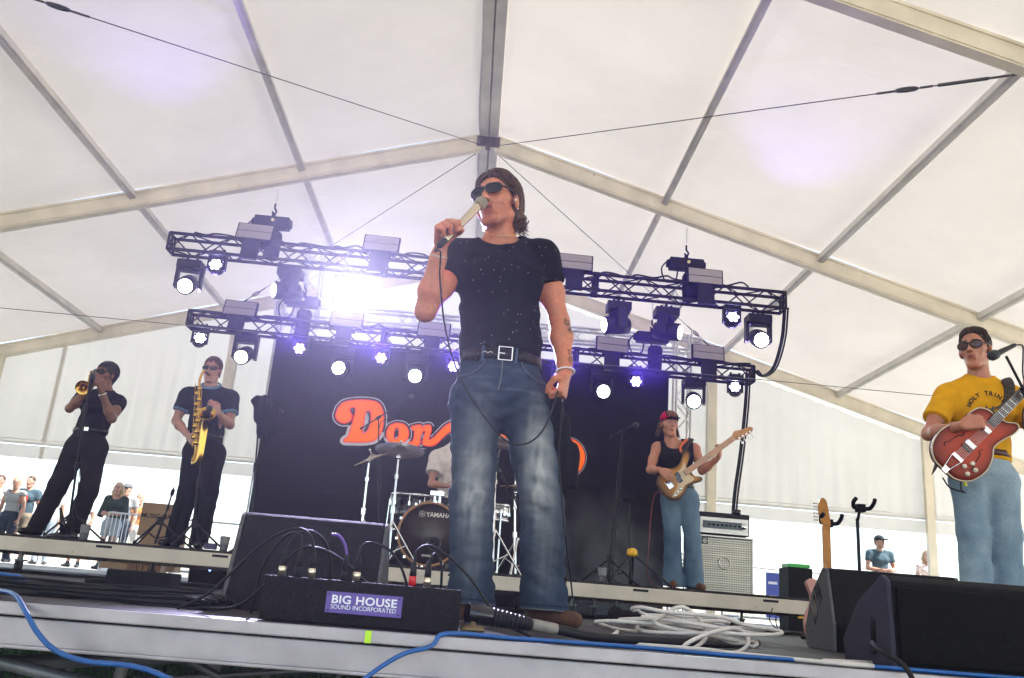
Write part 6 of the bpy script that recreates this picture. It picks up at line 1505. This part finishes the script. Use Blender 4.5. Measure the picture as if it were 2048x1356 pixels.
# ------------------------------------------------------------------ floor monitors
m_carpet = mat('monitor_paint', (.009, .008, .009), .7, 0, var=.3, scale=40, bump=.5, bscale=260, spec=.15)
m_side = mat('monitor_side_grey', (.09, .087, .087), .65, 0, spec=.2, var=.25, scale=60, bump=.5, bscale=220)
m_mesh = mat('monitor_mesh', (.008, .008, .008), .8, 0, spec=.12, var=.6, scale=300, bump=.8, bscale=350)
def wedge(loc, rz, wd, prof, label, side_m, ports=(), grille=(0, 1), handle=True):
    "profile (depth y, height z) extruded along local x"
    t = thing('floor_monitor', label, 'stage monitor', loc, rz)
    W2 = WM[t]; b = MB(); b.prism(prof, (-wd / 2 + .012, 0, 0), (0, 1, 0), (0, 0, 1), wd - .024); b.build('cabinet', m_carpet, t, world=False, bevel=.008)
    for s_ in (-1, 1):
        b = MB(); b.prism(prof, ((-wd / 2) if s_ < 0 else wd / 2 - .013, 0, 0), (0, 1, 0), (0, 0, 1), .013); b.build('side_panel', side_m, t, world=False, bevel=.004)
    (y0, z0), (y1, z1) = prof[grille[0]], prof[grille[1]]; d = V(0, y1 - y0, z1 - z0); n = V(0, -(z1 - z0), y1 - y0).normalized()
    if n.y > 0: n = -n
    R_ = Matrix((V(1, 0, 0), d.normalized(), V(1, 0, 0).cross(d.normalized()))).transposed()
    b = MB(); b.box(V(0, (y0 + y1) / 2, (z0 + z1) / 2) + n * .006, (wd - .04, d.length - .03, .012), R_); b.build('grille', m_mesh, t, world=False, bevel=.004)
    for pr in ports:
        for s_ in (-1, 1): b = MB(); b.prism(pr, ((-wd / 2 - .002) if s_ < 0 else wd / 2 - .001, 0, 0), (0, 1, 0), (0, 0, 1), .003); b.build('handle_recess', m_gloss, t, world=False)
    return t
pl_ = V(-.5, 2.78, 0)
wedge(pl_, .02, .47, [(0, .0), (.1, .285), (.13, .297), (.3, .2), (.44, .02), (.44, 0)], 'black wedge monitor behind the cable box, back toward the hall', m_side, grille=(4, 3))
wedge((1.63, 3.36, 0), -.12, .5, [(0, 0), (-.0, .1), (.08, .305), (.13, .31), (.3, .22), (.42, .08), (.4, .01), (.36, 0)], 'grey sided wedge monitor with two slanted side ports beside the white cable coil', m_side, ports=([(.14, .2), (.2, .255), (.25, .235), (.19, .16)], [(.2, .14), (.26, .21), (.31, .17), (.25, .09)]))
wedge((1.36, 2.2, 0), -.06, .62, [(0, 0), (.02, .21), (.05, .225), (.22, .16), (.34, .06), (.33, 0)], 'black mesh fronted wedge monitor at the stage edge', mat('monitor_side_dark', (.035, .032, .05), .6, 0, spec=.2, var=.2, bump=.4, bscale=220), ports=([(.1, .03), (.1, .11), (.13, .12), (.13, .03)],))

# ------------------------------------------------------------------ stage box with plugs
bx0, bx1, by = -.475, -.012, 2.155
t = thing('stage_box', 'long black cable box with a purple name plate at the stage edge', 'stage box', ((bx0 + bx1) / 2, by + .06, 0), .0)
b = MB(); b.box(((bx0 + bx1) / 2, by + .07, .052), (bx1 - bx0, .14, .1)); b.build('case', m_carpet, t, bevel=.004)
pcx = -.236; b = MB(); b.box((pcx, by - .002, .052), (.178, .004, .048)); b.build('name_plate', mat('purple_plate', (.1, .055, .3), .4, 0, var=.06, scale=8), t, bevel=.001)
mw_ = mat('plate_white', (.75, .75, .78), .5, var=.02)
for tx, sz, z, sp_, bold in (('BIG HOUSE', .0255, .0505, 1.05, .0006), ('SOUND INCORPORATED', .0142, .0375, 1.0, 0)):
    me = text_mesh(tx, sz, (pcx, by - .0042, z), (1, 0, 0), (0, 0, 1), .0002, .0002, 'CENTER', bold, 1.0, sp_)
    wd = max(v_.co.x for v_ in me.vertices) - min(v_.co.x for v_ in me.vertices); sc = .152 / wd
    me.transform(Matrix.Translation((pcx, 0, 0)) @ Matrix.Diagonal((sc, 1, 1, 1)) @ Matrix.Translation((-pcx, 0, 0))); me.materials.append(mw_); link_mesh('plate_lettering', me, t)
for sx in (-.082, .082):
    for z in (.034, .07): MB().cyl((pcx + sx, by - .004, z), (pcx + sx, by - .0055, z), .0022, n=8).build('rivet', m_black, t)
def plug(px, barrel, h_, tail, col=None):
    x = at(px, 1170, by + .05).x; p = V(x, by + .07, .102)
    pl = thing('cable_plug', 'plug', 'plug', p, group='connectors plugged into the stage box')
    b = MB(); b.lathe([(.0095, 0), (.0095, .022), (.008, .024)], p, n=14); b.build('barrel', barrel, pl)
    b = MB(); b.lathe([(.0085, .024), (.0075, .045), (.0045, .062)], p, n=12); b.build('boot', m_cable, pl)
    b = MB(); b.tube(spline([p + V(0, 0, .06)] + [p + V(*q) for q in tail], 8), .0034, 8); b.build('cable', mat('black_rubber') if col is None else col, pl); return pl
m_pur = mat('violet_cable', (.12, .05, .3), .45, var=.1)
for px, br_, tl, cl, lb in ((557, m_micsil, [(.02, .01, .1), (.06, .03, .11), (.1, .06, .06), (.12, .1, -.1)], None, 'silver plug at the far left end of the stage box row'),
    (590, m_cable, [(-.01, .01, .1), (-.05, .03, .095), (-.1, .06, .02), (-.12, .1, -.095)], None, 'all black plug between the two leftmost silver plugs'),
    (617, m_micsil, [(-.015, 0, .1), (-.06, .02, .115), (-.14, .04, .07), (-.25, .06, -.05), (-.33, .08, -.097)], None, 'silver plug whose lead arches left over the black plug'),
    (684, m_cable, [(-.008, 0, .085), (-.025, .005, .105), (-.045, .01, .108)], m_pur, 'black plug with a short violet lead in the middle of the box'),
    (709, m_micsil, [(.005, 0, .085), (.03, -.005, .095), (.08, .0, .075), (.12, .02, .01), (.14, .08, -.09)], None, 'silver plug right of the violet lead'),
    (823, mat('red_barrel', (.6, .01, .01), .35), [(.004, 0, .085), (.03, .0, .1), (.07, .0, .085), (.14, .0, .03), (.22, .02, -.06), (.3, .05, -.095)], None, 'red plug near the right end of the box'),
    (853, m_micsil, [(.012, 0, .08), (.03, .0, .06), (.035, .02, .0), (.04, .1, -.09)], None, 'silver plug at the right end beside the red plug')):
    plug(px, br_, 0, tl, cl)['label'] = lb
# big black arch of cable over the box
b = MB(); b.tube(spline([V(-.72, 2.5, .004), V(-.55, 2.3, .03), at(590, 1105, 2.28), at(640, 1098, 2.26), at(690, 1125, 2.25), at(740, 1170, 2.27), at(790, 1182, 2.4), V(-.1, 2.6, .004)], 10), .004, 8); tag(b.build('cable', m_cable), 'black cable arching over the plugs of the stage box', 'cable')
# multipin connector lying right of the box
c0, c1 = V(.005, 2.21, .052), V(.31, 2.3, .02); d = (c1 - c0).normalized()
t = thing('multipin_connector', 'ribbed black multipin connector with grey taped lead beside the stage box', 'connector', (c0 + c1) / 2 - V(0, 0, .03))
b = MB(); b.lathe([(.022, 0), (.024, .003), (.024, .06), (.02, .065)], c0, d, 20); b.build('shell', m_gloss, t)
prof = []
for k in range(9): prof += [(.0225 - .0008 * k, .066 + .0115 * k), (.0225 - .0008 * k, .0725 + .0115 * k), (.018 - .0007 * k, .0735 + .0115 * k), (.018 - .0007 * k, .0765 + .0115 * k)]
b = MB(); b.lathe(prof, c0, d, 20); b.build('strain_relief', m_cable, t)
b = MB(); b.lathe([(.0135, .17), (.0145, .175), (.0135, .235), (.011, .24)], c0, d, 16); b.build('tape_wrap', mat('grey_tape', (.22, .2, .17), .6, var=.2, scale=60), t)
b = MB(); b.tube(spline([c0 + d * .235, c1 + V(.03, .02, -.004), V(.5, 2.42, .014), V(.7, 2.6, .014), V(1.0, 3.1, .014)], 8), .0125, 10); b.build('lead', m_cable, t)
b = MB(); b.lathe([(.03, 0), (.03, .004), (.026, .012), (.008, .013), (.006, .02), (.001, .021)], (.022, 2.17, .012), n=24); b.lathe([(.028, -.012), (.028, 0)], (.022, 2.17, .012), n=24); tag(b.build('connector_cap', mat('brass_dull', (.16, .12, .06), .45, .7)), 'round metal connector cap lying at the end of the stage box', 'cap')

# ------------------------------------------------------------------ loose cables
m_white = mat('white_cable', (.6, .55, .5), .5, 0, var=.1, scale=30)
m_blue = mat('blue_cable', (.004, .085, .3), .4, 0, var=.1, scale=30)
pts = []; rg = random.Random(4); cx, cy_ = .66, 2.62
for k in range(96):
    a = k * .42; lay = k / 96; r1 = .17 + .06 * math.sin(k * .37) + rg.uniform(-.02, .02); r2 = .12 + .05 * math.sin(k * .23 + 1)
    pts.append(V(cx + r1 * math.cos(a) + .05 * math.sin(k * .13), cy_ + r2 * math.sin(a), .008 + lay * .045 + .022 * (1 + math.sin(a * .5 + k * .11)) + .01 * rg.random()))
b = MB(); b.tube(spline(pts, 3), .0054, 8)
b.tube(spline([V(cx + .1, cy_ - .1, .03), at(1318, 1250, 2.5), at(1330, 1228, 2.5), at(1365, 1214, 2.5), at(1400, 1240, 2.5), at(1412, 1275, 2.5), at(1380, 1300, 2.4), at(1370, 1290, 2.38), at(1420, 1266, 2.4), at(1475, 1258, 2.5), at(1497, 1285, 2.5), at(1470, 1305, 2.45), V(.62, 2.36, .006), V(.4, 2.4, .006), V(.42, 2.5, .03)], 9), .0054, 8)
b.tube(spline([V(.62, 2.28, .006), V(.74, 2.2, .006), V(.86, 2.13, .006), V(.93, 2.12, .006), V(.97, 2.16, .006), V(.88, 2.22, .006), V(.98, 2.3, .006), V(1.12, 2.4, .006), V(1.16, 2.5, .012), V(1.13, 2.52, .03), V(1.2, 2.6, .006), V(1.4, 2.7, .006)], 8), .0054, 8)
tag(b.build('cable_coil', m_white), 'loose tangled coil of white cable on the stage floor', 'cable')
b = MB(); b.tube(spline([V(-.42, 1.85, -.3), at(760, 1335, 1.98), at(860, 1293, 2.04), V(-.035, 2.058, .006), V(.12, 2.12, .005), V(.3, 2.16, .005), V(.45, 2.18, .005), V(.62, 2.14, .005), V(.8, 2.17, .005), V(1.0, 2.14, .005), V(1.5, 2.15, .005), V(2.2, 2.4, .005)], 10), .0052, 8); tag(b.build('blue_cable', m_blue), 'blue cable trailing along the stage lip and over its edge', 'cable')
b = MB(); b.tube(spline([at(0, 1181, 2.3), at(30, 1190, 2.12), at(52, 1225, 2.02), at(75, 1265, 2.0), at(110, 1300, 1.98), at(170, 1322, 1.95), at(290, 1338, 1.9), at(420, 1400, 1.8)], 10), .0055, 8)
tag(b.build('blue_cable', m_blue), 'blue cable falling off the stage edge in front of the black cable heap', 'cable'); b = MB(); bl = []
for k in range(9):
    a = [V(-1.75 + .4 * t + .01 * math.sin(9 * t + k), 2.72 + .02 * k + .02 * math.sin(5 * t + k), .01 + .008 * (k % 5) + .01 * math.sin(3.1 * t)) for t in np.linspace(0, 1, 9)]; bl += a if k % 2 else a[::-1]
b.tube(spline(bl, 4), .0055, 7); tag(b.build('blue_cable', m_blue), 'thick folded bundle of blue cable beside the heap of black cables', 'cable')
b = MB()
for k in range(14):
    a = [V(-1.32 + .62 * t, 2.5 + .016 * k + .02 * math.sin(4 * t + k), .006 + .01 * (k % 4) + .006 * math.sin(5 * t + k)) for t in np.linspace(0, 1, 8)]
    a += [V(-.68 + .02 * math.sin(k), 2.46 + .016 * k, .02 + .006 * (k % 3)), V(-.74, 2.44 + .016 * k, .03)]; b.tube(spline(a, 4), .005, 6)
tag(b.build('cable_bundle', m_cable), 'heap of black cables folded along the stage edge', 'cable')
b = MB(); b.box((-1.15, 3.3, .045), (.22, .14, .085)); b.box((-1.3, 3.33, .025), (.1, .1, .05)); b.box((-.98, 3.27, .022), (.14, .1, .044)); tag(b.build('power_box', m_carpet, bevel=.006), 'low black power box among the cables at stage left edge', 'power box')
b = MB(); b.tube(spline([V(-.95, 3.2, .01), V(-.7, 3.0, .006), V(-.5, 2.7, .006), V(-.45, 2.5, .006)], 8), .006, 6); b.tube(spline([V(-1.3, 3.3, .01), V(-1.6, 3.2, .006), V(-2.2, 3.4, .006)], 8), .006, 6)
b.tube(spline([V(-1.8, 2.15, -.1), V(-1.55, 2.12, .006), V(-1.3, 2.3, .006), V(-1.1, 2.6, .006)], 8), .006, 6); tag(b.build('cable', m_cable), 'black cable running from the power box to the stage edge', 'cable')
b = MB(); b.tube(spline([at(1745, 1285, 2.16), at(1755, 1300, 2.1), at(1790, 1318, 2.05), at(1815, 1340, 2.03), at(1835, 1380, 2.0)], 8), .006, 8); tag(b.build('cable', m_cable), 'black cable hanging over the edge beside the mesh monitor', 'cable')
b = MB()
for k in range(6): b.tube(spline([V(1.6 + .3 * k, 7.3 + .05 * math.sin(k), .006), V(1.75 + .3 * k, 7.2, .012 + .01 * (k % 2)), V(1.95 + .3 * k, 7.32, .006)], 6), .008, 6)
b.tube(spline([V(2.55, 7.5, .2), V(2.5, 7.42, .1), V(2.58, 7.4, .03), V(2.63, 7.42, .12), V(2.56, 7.44, .14), V(2.6, 7.4, .01), V(2.9, 7.3, .006)], 8), .005, 6); b.box((2.2, 7.25, .03), (.14, .1, .06)); tag(b.build('cable_bundle', m_cable), 'black cables lying under the bass player riser', 'cable')
sdc = SDF(.012); sdc.chain([V(1.2, 7.35, .05), V(1.4, 7.3, .045), V(1.62, 7.3, .03)], [.05, .045, .03], k=.03); sdc.cone(V(1.22, 7.35, .08), V(1.2, 7.33, .12), .04, .02, k=.03); sdc.disp(lambda Pt: .012 * _vnoise(Pt * 16, 6)); sdc.cut(V(0, 0, .002), (0, 0, -1))
tag(link_mesh('cloth', sdc.mesh('cloth', m_blkcloth)), 'crumpled black cloth on the deck behind the white coil', 'cloth')
# cups, set pieces on the risers
def cup(px, Y, z, label, h_=.12, r=.042):
    x = at(px, 1080, Y).x; b = MB(); b.lathe([(r * .75, 0), (r, h_), (r * .94, h_), (r * .7, .006), (.001, .006)], (x, Y, z), n=20); tag(b.build('plastic_cup', mat('clear_cup', (.85, .87, .9), .08, 0, var=.02, trans=.85)), label, 'cup')
cup(166, 7.62, RZ, 'clear plastic cup on the riser beside the trumpet player foot'); cup(450, 7.62, RZ, 'clear plastic cup on the riser right of the saxophone player'); cup(1207, 7.68, RZ, 'clear plastic cup on the riser by the microphone stand')
b = MB(); b.box((at(420, 1090, 7.6).x, 7.62, RZ + .03), (.1, .06, .05)); tag(b.build('wireless_pack', mat('dark_violet_pack', (.03, .02, .08), .4), bevel=.006), 'small dark box on the riser beside the saxophone player shoe', 'box')
b = MB(); b.lathe([(.13, 0), (.13, .02), (.03, .05)], (at(130, 1055, 7.7).x, 7.7, RZ), n=16); b.tube([V(at(130, 1055, 7.7).x, 7.7, RZ + .04), V(at(122, 1010, 7.7).x, 7.7, RZ + .25)], [.035, .01], 8); tag(b.build('trumpet_mute', m_gloss), 'black trumpet mute on a peg between the trumpet player feet', 'mute')

# ------------------------------------------------------------------ smoke drifting at the foot of the video wall
sm = MB(); sm.box((1.75, 12.8, .95), (2.9, 1.2, 1.88)); sm = sm.build('smoke', None); tag(sm, 'pale smoke drifting at the foot of the video wall beside the bass player', 'smoke', kind='stuff')
ms_ = bpy.data.materials.new('smoke'); ms_.use_nodes = True; nt = ms_.node_tree; N = nt.nodes; L = nt.links
for n in list(N):
    if n.type == 'BSDF_PRINCIPLED': N.remove(n)
pv2 = N.new('ShaderNodeVolumePrincipled'); pv2.inputs['Color'].default_value = (.95, .95, .95, 1); pv2.inputs['Anisotropy'].default_value = .2
tc = N.new('ShaderNodeTexCoord'); nz = N.new('ShaderNodeTexNoise'); nz.inputs['Scale'].default_value = 2.4; nz.inputs['Detail'].default_value = 5; L.new(tc.outputs['Object'], nz.inputs['Vector'])
sb = N.new('ShaderNodeVectorMath'); sb.operation = 'SUBTRACT'; sb.inputs[1].default_value = (1.85, 12.8, .25); L.new(tc.outputs['Object'], sb.inputs[0])
sc2 = N.new('ShaderNodeVectorMath'); sc2.operation = 'MULTIPLY'; sc2.inputs[1].default_value = (.7, 1.7, .56); L.new(sb.outputs[0], sc2.inputs[0])
ln2 = N.new('ShaderNodeVectorMath'); ln2.operation = 'LENGTH'; L.new(sc2.outputs[0], ln2.inputs[0])
fo = N.new('ShaderNodeMapRange'); fo.inputs[1].default_value = 1; fo.inputs[2].default_value = .1; fo.inputs[3].default_value = 0; fo.inputs[4].default_value = 1; L.new(ln2.outputs['Value'], fo.inputs[0])
nr_ = N.new('ShaderNodeMapRange'); nr_.inputs[1].default_value = .38; nr_.inputs[2].default_value = .68; nr_.inputs[3].default_value = .1; nr_.inputs[4].default_value = 1.; L.new(nz.outputs[0], nr_.inputs[0])
mu = N.new('ShaderNodeMath'); mu.operation = 'MULTIPLY'; pw = N.new('ShaderNodeMath'); pw.operation = 'POWER'; pw.inputs[1].default_value = 2.6; L.new(fo.outputs[0], pw.inputs[0]); L.new(pw.outputs[0], mu.inputs[0]); L.new(nr_.outputs[0], mu.inputs[1])
m3 = N.new('ShaderNodeMath'); m3.operation = 'MULTIPLY'; m3.inputs[1].default_value = 14.; L.new(mu.outputs[0], m3.inputs[0]); L.new(m3.outputs[0], pv2.inputs['Density'])
L.new(pv2.outputs[0], [n for n in N if n.type == 'OUTPUT_MATERIAL'][0].inputs['Volume']); sm.data.materials.append(ms_)
# ------------------------------------------------------------------ people and things outside, behind the tent
GZ = .05
def stander(px, top, Y, label, skin, top_m, leg_m, hgt=1.7, face=0., shorts=False, hair=None, long_hair=False, sleeve=.5, arms='down', cap=None, fem=False, skirt=None):
    c = at(px, top, Y); x = c.x; k = hgt / 1.72; z = lambda v: GZ + v * k
    w_ = .17 if fem else .19; s_ = lambda sgn, v: x + sgn * v * k
    Jn = dict(head=V(x, Y - .03, z(1.58)), neck=V(x, Y, z(1.43)), chest=V(x, Y, z(1.27)), pelvis=V(x, Y, z(.93)), hipR=V(s_(-1, .09), Y, z(.88)), hipL=V(s_(1, .09), Y, z(.88)), knR=V(s_(-1, .1), Y - .02, z(.48)), knL=V(s_(1, .1), Y - .02, z(.48)), anR=V(s_(-1, .11), Y, GZ + .085), anL=V(s_(1, .11), Y, GZ + .085), shR=V(s_(-1, w_), Y, z(1.37)), shL=V(s_(1, w_), Y, z(1.37)))
    if arms == 'down': Jn.update(elR=V(s_(-1, w_ + .06), Y + .02, z(1.1)), elL=V(s_(1, w_ + .06), Y + .02, z(1.1)), wrR=V(s_(-1, w_ + .06), Y - .08, z(.87)), wrL=V(s_(1, w_ + .06), Y - .08, z(.87)))
    else: Jn.update(elR=V(s_(-1, w_ + .06), Y - .03, z(1.1)), elL=V(s_(1, w_ + .06), Y - .03, z(1.1)), wrR=V(s_(-1, -.02), Y - .22, z(1.08)), wrL=V(s_(1, -.02), Y - .24, z(1.06)))
    P = Person('person', label, Jn, face=(face, 0), skin=skin, h=.017, build=.88 if fem else .96)
    dn = (0, -.1, -1) if arms == 'down' else (1, -.2, 0)
    P.hand('R', dn, (1, .1, 0) if arms == 'down' else (0, 1, 0), SOFT); P.hand('L', dn if arms == 'down' else (-1, -.2, 0), (-1, .1, 0) if arms == 'down' else (0, 1, 0), SOFT)
    P.skin_mesh(legs=True, face=True); P.tshirt(top_m, sleeve=sleeve, g=.012, hem=-.02, waistw=.12 if fem else .14, fold=.005, neck_drop=.05 if fem else 0, neck_r=.09)
    if skirt is not None:
        sd = SDF(.02); sd.cone(Jn['pelvis'] + V(0, 0, .05), Jn['pelvis'] + V(0, 0, -.38 * k), .15, .26, k=.03, n=(0, 1, 0), q=.8); sd.cut(Jn['pelvis'] + V(0, 0, -.38 * k), (0, 0, -1)); P.part('skirt', sd, skirt)
    else:
        hm = (Jn['hipR'].lerp(Jn['knR'], .55), Jn['hipL'].lerp(Jn['knL'], .55)) if shorts else (Jn['anR'] + V(0, 0, -.03), Jn['anL'] + V(0, 0, -.03))
        P.trousers(leg_m, hm, g=.014, knee=.075 if shorts else .06, hemr=.08 if shorts else .058, h=.017, waist_up=.09)
    P.shoe('anR', (-.2, -1), m_blkshoe); P.shoe('anL', (.2, -1), m_blkshoe)
    if cap:
        cq = SDF(.014); cq.ell(P.hl(0, .012, .06), (.09, .108, .085), np.array(P.R), .01); cq.ell(P.hl(0, 0, -.03), (.2, .2, .075), np.array(P.R), .003, 'sub'); cq.ell(P.hl(0, -.13, .05), (.07, .075, .014), np.array(P.R), .01); P.part('cap', cq, cap)
    o = short_hair(P, hair or m_hair, cap_only=True)
    if long_hair:
        sd = SDF(.016)
        for sx in (-1, 1): sd.chain([P.hl(sx * .07, .02, .05), P.hl(sx * .085, .03, -.06), P.hl(sx * .08, .02, -.2)], [.035, .04, .022], k=.03)
        sd.cone(P.hl(0, .08, .0), P.hl(0, .09, -.2), .075, .05, k=.03); P.part('long_hair', sd, hair or m_hair, parent=o)
    return P
c1_ = cloth('heather_tank', (.28, .29, .3)); c2_ = cloth('dark_jeans', (.03, .04, .06)); c3_ = cloth('teal_tee', (.06, .1, .13)); c4_ = cloth('forest_top', (.03, .045, .04)); c5_ = cloth('light_denim', (.3, .36, .42)); c6_ = cloth('white_dress', (.75, .74, .72)); c7_ = cloth('orange_top', (.6, .2, .05)); c8_ = cloth('grey_cap', (.12, .13, .14)); c9_ = cloth('floral_blouse', (.6, .5, .47), var=.5, scale=30)
blond = mat('blond_hair', (.4, .28, .15), .5, var=.3, scale=40)
LS = (.42, .23, .16)
stander(38, 955, 17.6, 'woman in a grey tank top and dark jeans watching outside', LS, c1_, c2_, 1.62, .3, hair=blond, sleeve=.12, fem=True)
P = stander(66, 950, 18.2, 'man in a teal tee with a red print and shorts outside', LS, c3_, cloth('khaki_shorts', (.2, .17, .13)), 1.72, .0, shorts=True)
ch = P.J['chest']; b = MB(); b.lathe([(.085, 0), (.085, .006), (.04, .006), (.04, 0)], ch + V(0, -.155, -.02), (0, -1, 0), 20); b.box(ch + V(0, -.16, -.02), (.13, .006, .03)); b.build('chest_print', cloth('red_print', (.6, .06, .04)), P.t)
stander(2, 965, 17.9, 'person in a pale shirt standing left of the tank top woman', LS, c6_, c2_, 1.66, .2)
stander(240, 968, 17.4, 'long haired woman in a dark long sleeved top and denim shorts outside', LS, c4_, c5_, 1.66, -.1, shorts=True, hair=blond, long_hair=True, sleeve=1.35, arms='crossed', fem=True)
stander(257, 975, 18.3, 'man in a grey cap behind the woman in denim shorts', LS, c1_, c2_, 1.74, 0, cap=c8_)
stander(284, 985, 18.8, 'woman in an orange top beside the cardboard boxes', LS, c7_, c6_, 1.6, .1, hair=blond, fem=True)
stander(172, 1000, 18.6, 'woman in a white top and grey skirt outside behind the riser', LS, c6_, None, 1.55, .4, hair=blond, fem=True, skirt=cloth('grey_skirt', (.25, .26, .24)))
stander(112, 975, 19.3, 'man in light jeans and white shirt behind the trumpet player legs', LS, c6_, c5_, 1.75, -.3, cap=c8_)
stander(1757, 1058, 17.6, 'man in a dark cap and teal tee with folded arms outside', LS, c3_, c2_, 1.9, .5, arms='crossed', cap=cloth('dark_cap', (.03, .035, .04)))
stander(1852, 1085, 18.6, 'long haired woman in a patterned blouse outside on the right', LS, c9_, c5_, 1.78, -.3, hair=blond, long_hair=True, fem=True)
# crowd barriers
m_bar = mat('galvanised', (.55, .56, .57), .4, .5, var=.1)
def barrier(px, Y, label, w_=2.0):
    x = at(px, 1080, Y).x; t = thing('crowd_barrier', label, 'barrier', (x, Y, GZ), .1, group='crowd barriers behind the stage')
    b = MB(); b.tube([V(-w_ / 2, 0, .1), V(-w_ / 2, 0, 1.05), V(w_ / 2, 0, 1.05), V(w_ / 2, 0, .1), V(-w_ / 2, 0, .1)], .022, 8); b.build('frame', m_bar, t, world=False)
    for k in range(1, 15): MB().cyl((-w_ / 2 + w_ * k / 15, 0, .1), (-w_ / 2 + w_ * k / 15, 0, 1.05), .008, n=6).build('upright', m_bar, t, world=False)
    for s_ in (-1, 1): MB().box((s_ * w_ * .4, 0, .05), (.06, .6, .1)).build('foot', m_bar, t, world=False)
barrier(270, 17.0, 'silver crowd barrier in front of the woman in denim shorts', 1.1); barrier(455, 17.4, 'silver crowd barrier seen right of the saxophone player', 2.2)
barrier(1560, 17.6, 'silver crowd barrier in front of the blue banners', 2.4)
# cardboard, crates
m_card = mat('cardboard', (.28, .18, .1), .8, 0, var=.12, scale=5)
def carton(px, py, Y, size, label, txt=None):
    p = at(px, py, Y); z0 = GZ if size[2] > .35 else GZ; t = thing('cardboard_box', label, 'box', (p.x, Y, p.z - size[2] / 2), .08, group='cartons behind the stage')
    b = MB(); b.box((0, 0, size[2] / 2), size); b.build('carton', m_card, t, world=False, bevel=.006)
    for s_ in (-1, 1): MB().box((s_ * size[0] / 4, 0, size[2] + .004), (size[0] / 2 - .006, size[1] - .004, .006)).build('flap', m_card, t, world=False)
    if txt:
        me = text_mesh(txt, .11, (0, -size[1] / 2, size[2] * .55), (1, 0, 0), (0, 0, 1), .003, .001, 'CENTER', .002); me.materials.append(m_blackmatte); link_mesh('print', me, t, world=False)
carton(322, 1042, 16.1, (.62, .4, .56), 'tall cardboard carton with black lettering behind the saxophone player', 'MUSIC MAN')
carton(322, 1106, 16.1, (.66, .45, .62), 'plain carton under the lettered one')
carton(238, 1118, 16.0, (.5, .4, .34), 'brown carton seen under the riser')
m_crate = mat('raw_wood', (.16, .07, .025), .7, 0, var=.3, scale=12)
t = thing('wooden_crate', 'slatted wooden crate seen under the riser next to the cartons', 'crate', (at(298, 1120, 15.7).x, 15.7, GZ - .02))
for k in range(6): MB().box((-.24 + .096 * k, -.2, .18), (.06, .02, .36)).build('slat', m_crate, t, world=False)
for z in (.02, .34): MB().box((0, -.18, z), (.56, .02, .05)).build('rail', mat('pale_wood', (.5, .36, .22), .7), t, world=False)
MB().box((0, .02, .17), (.54, .34, .3)).build('contents', m_card, t, world=False)
b = MB(); p = at(425, 1138, 11.6); b.box((p.x, 11.6, .12), (.46, .35, .23)); t = tag(b.build('amplifier_case', m_carpet, bevel=.008), 'small black amplifier on the deck behind the riser', 'amplifier')
b = MB(); b.cyl((p.x + .02, 11.42, .17), (p.x + .02, 11.415, .17), .014); b.build('pilot_light', mat('blue_pilot', (.1, .2, .9), .3, emit=(.2, .35, 1), estr=2), t)
# banners and drinks cooler on the right
m_bblue = mat('banner_blue', (.06, .09, .4), .7, var=.08)
for px, lb in ((1545, 'blue banner with pale lettering on the barrier, nearer the amplifier'), (1578, 'blue banner with pale lettering on the barrier, nearer the monitor')):
    p = at(px, 1165, 17.5); t = thing('banner', lb, 'banner', (p.x, 17.5, GZ + .1)); MB().box((0, 0, .45), (.26, .02, .85)).build('cloth', m_bblue, t, world=False)
    for q, z in enumerate((.68, .42, .2)): MB().box((0, -.013, z), (.18 - .03 * q, .004, .05)).build('print_bar', mat('banner_white', (.7, .72, .8), .7), t, world=False)
p = at(1592, 1215, 12.5); t = thing('equipment_rack', 'dark equipment rack with yellow labels behind the grey sided monitor', 'rack', (p.x, 12.5, 0.002))
MB().box((0, 0, .42), (.34, .4, .84)).build('cabinet', m_carpet, t, world=False, bevel=.01)
for z in (.2, .34): MB().box((.03, -.203, z), (.16, .006, .06)).build('label', m_yel, t, world=False)
MB().box((0, -.01, .87), (.3, .3, .05)).build('lid', mat('green_lid', (.05, .4, .06), .5), t, world=False, bevel=.008)
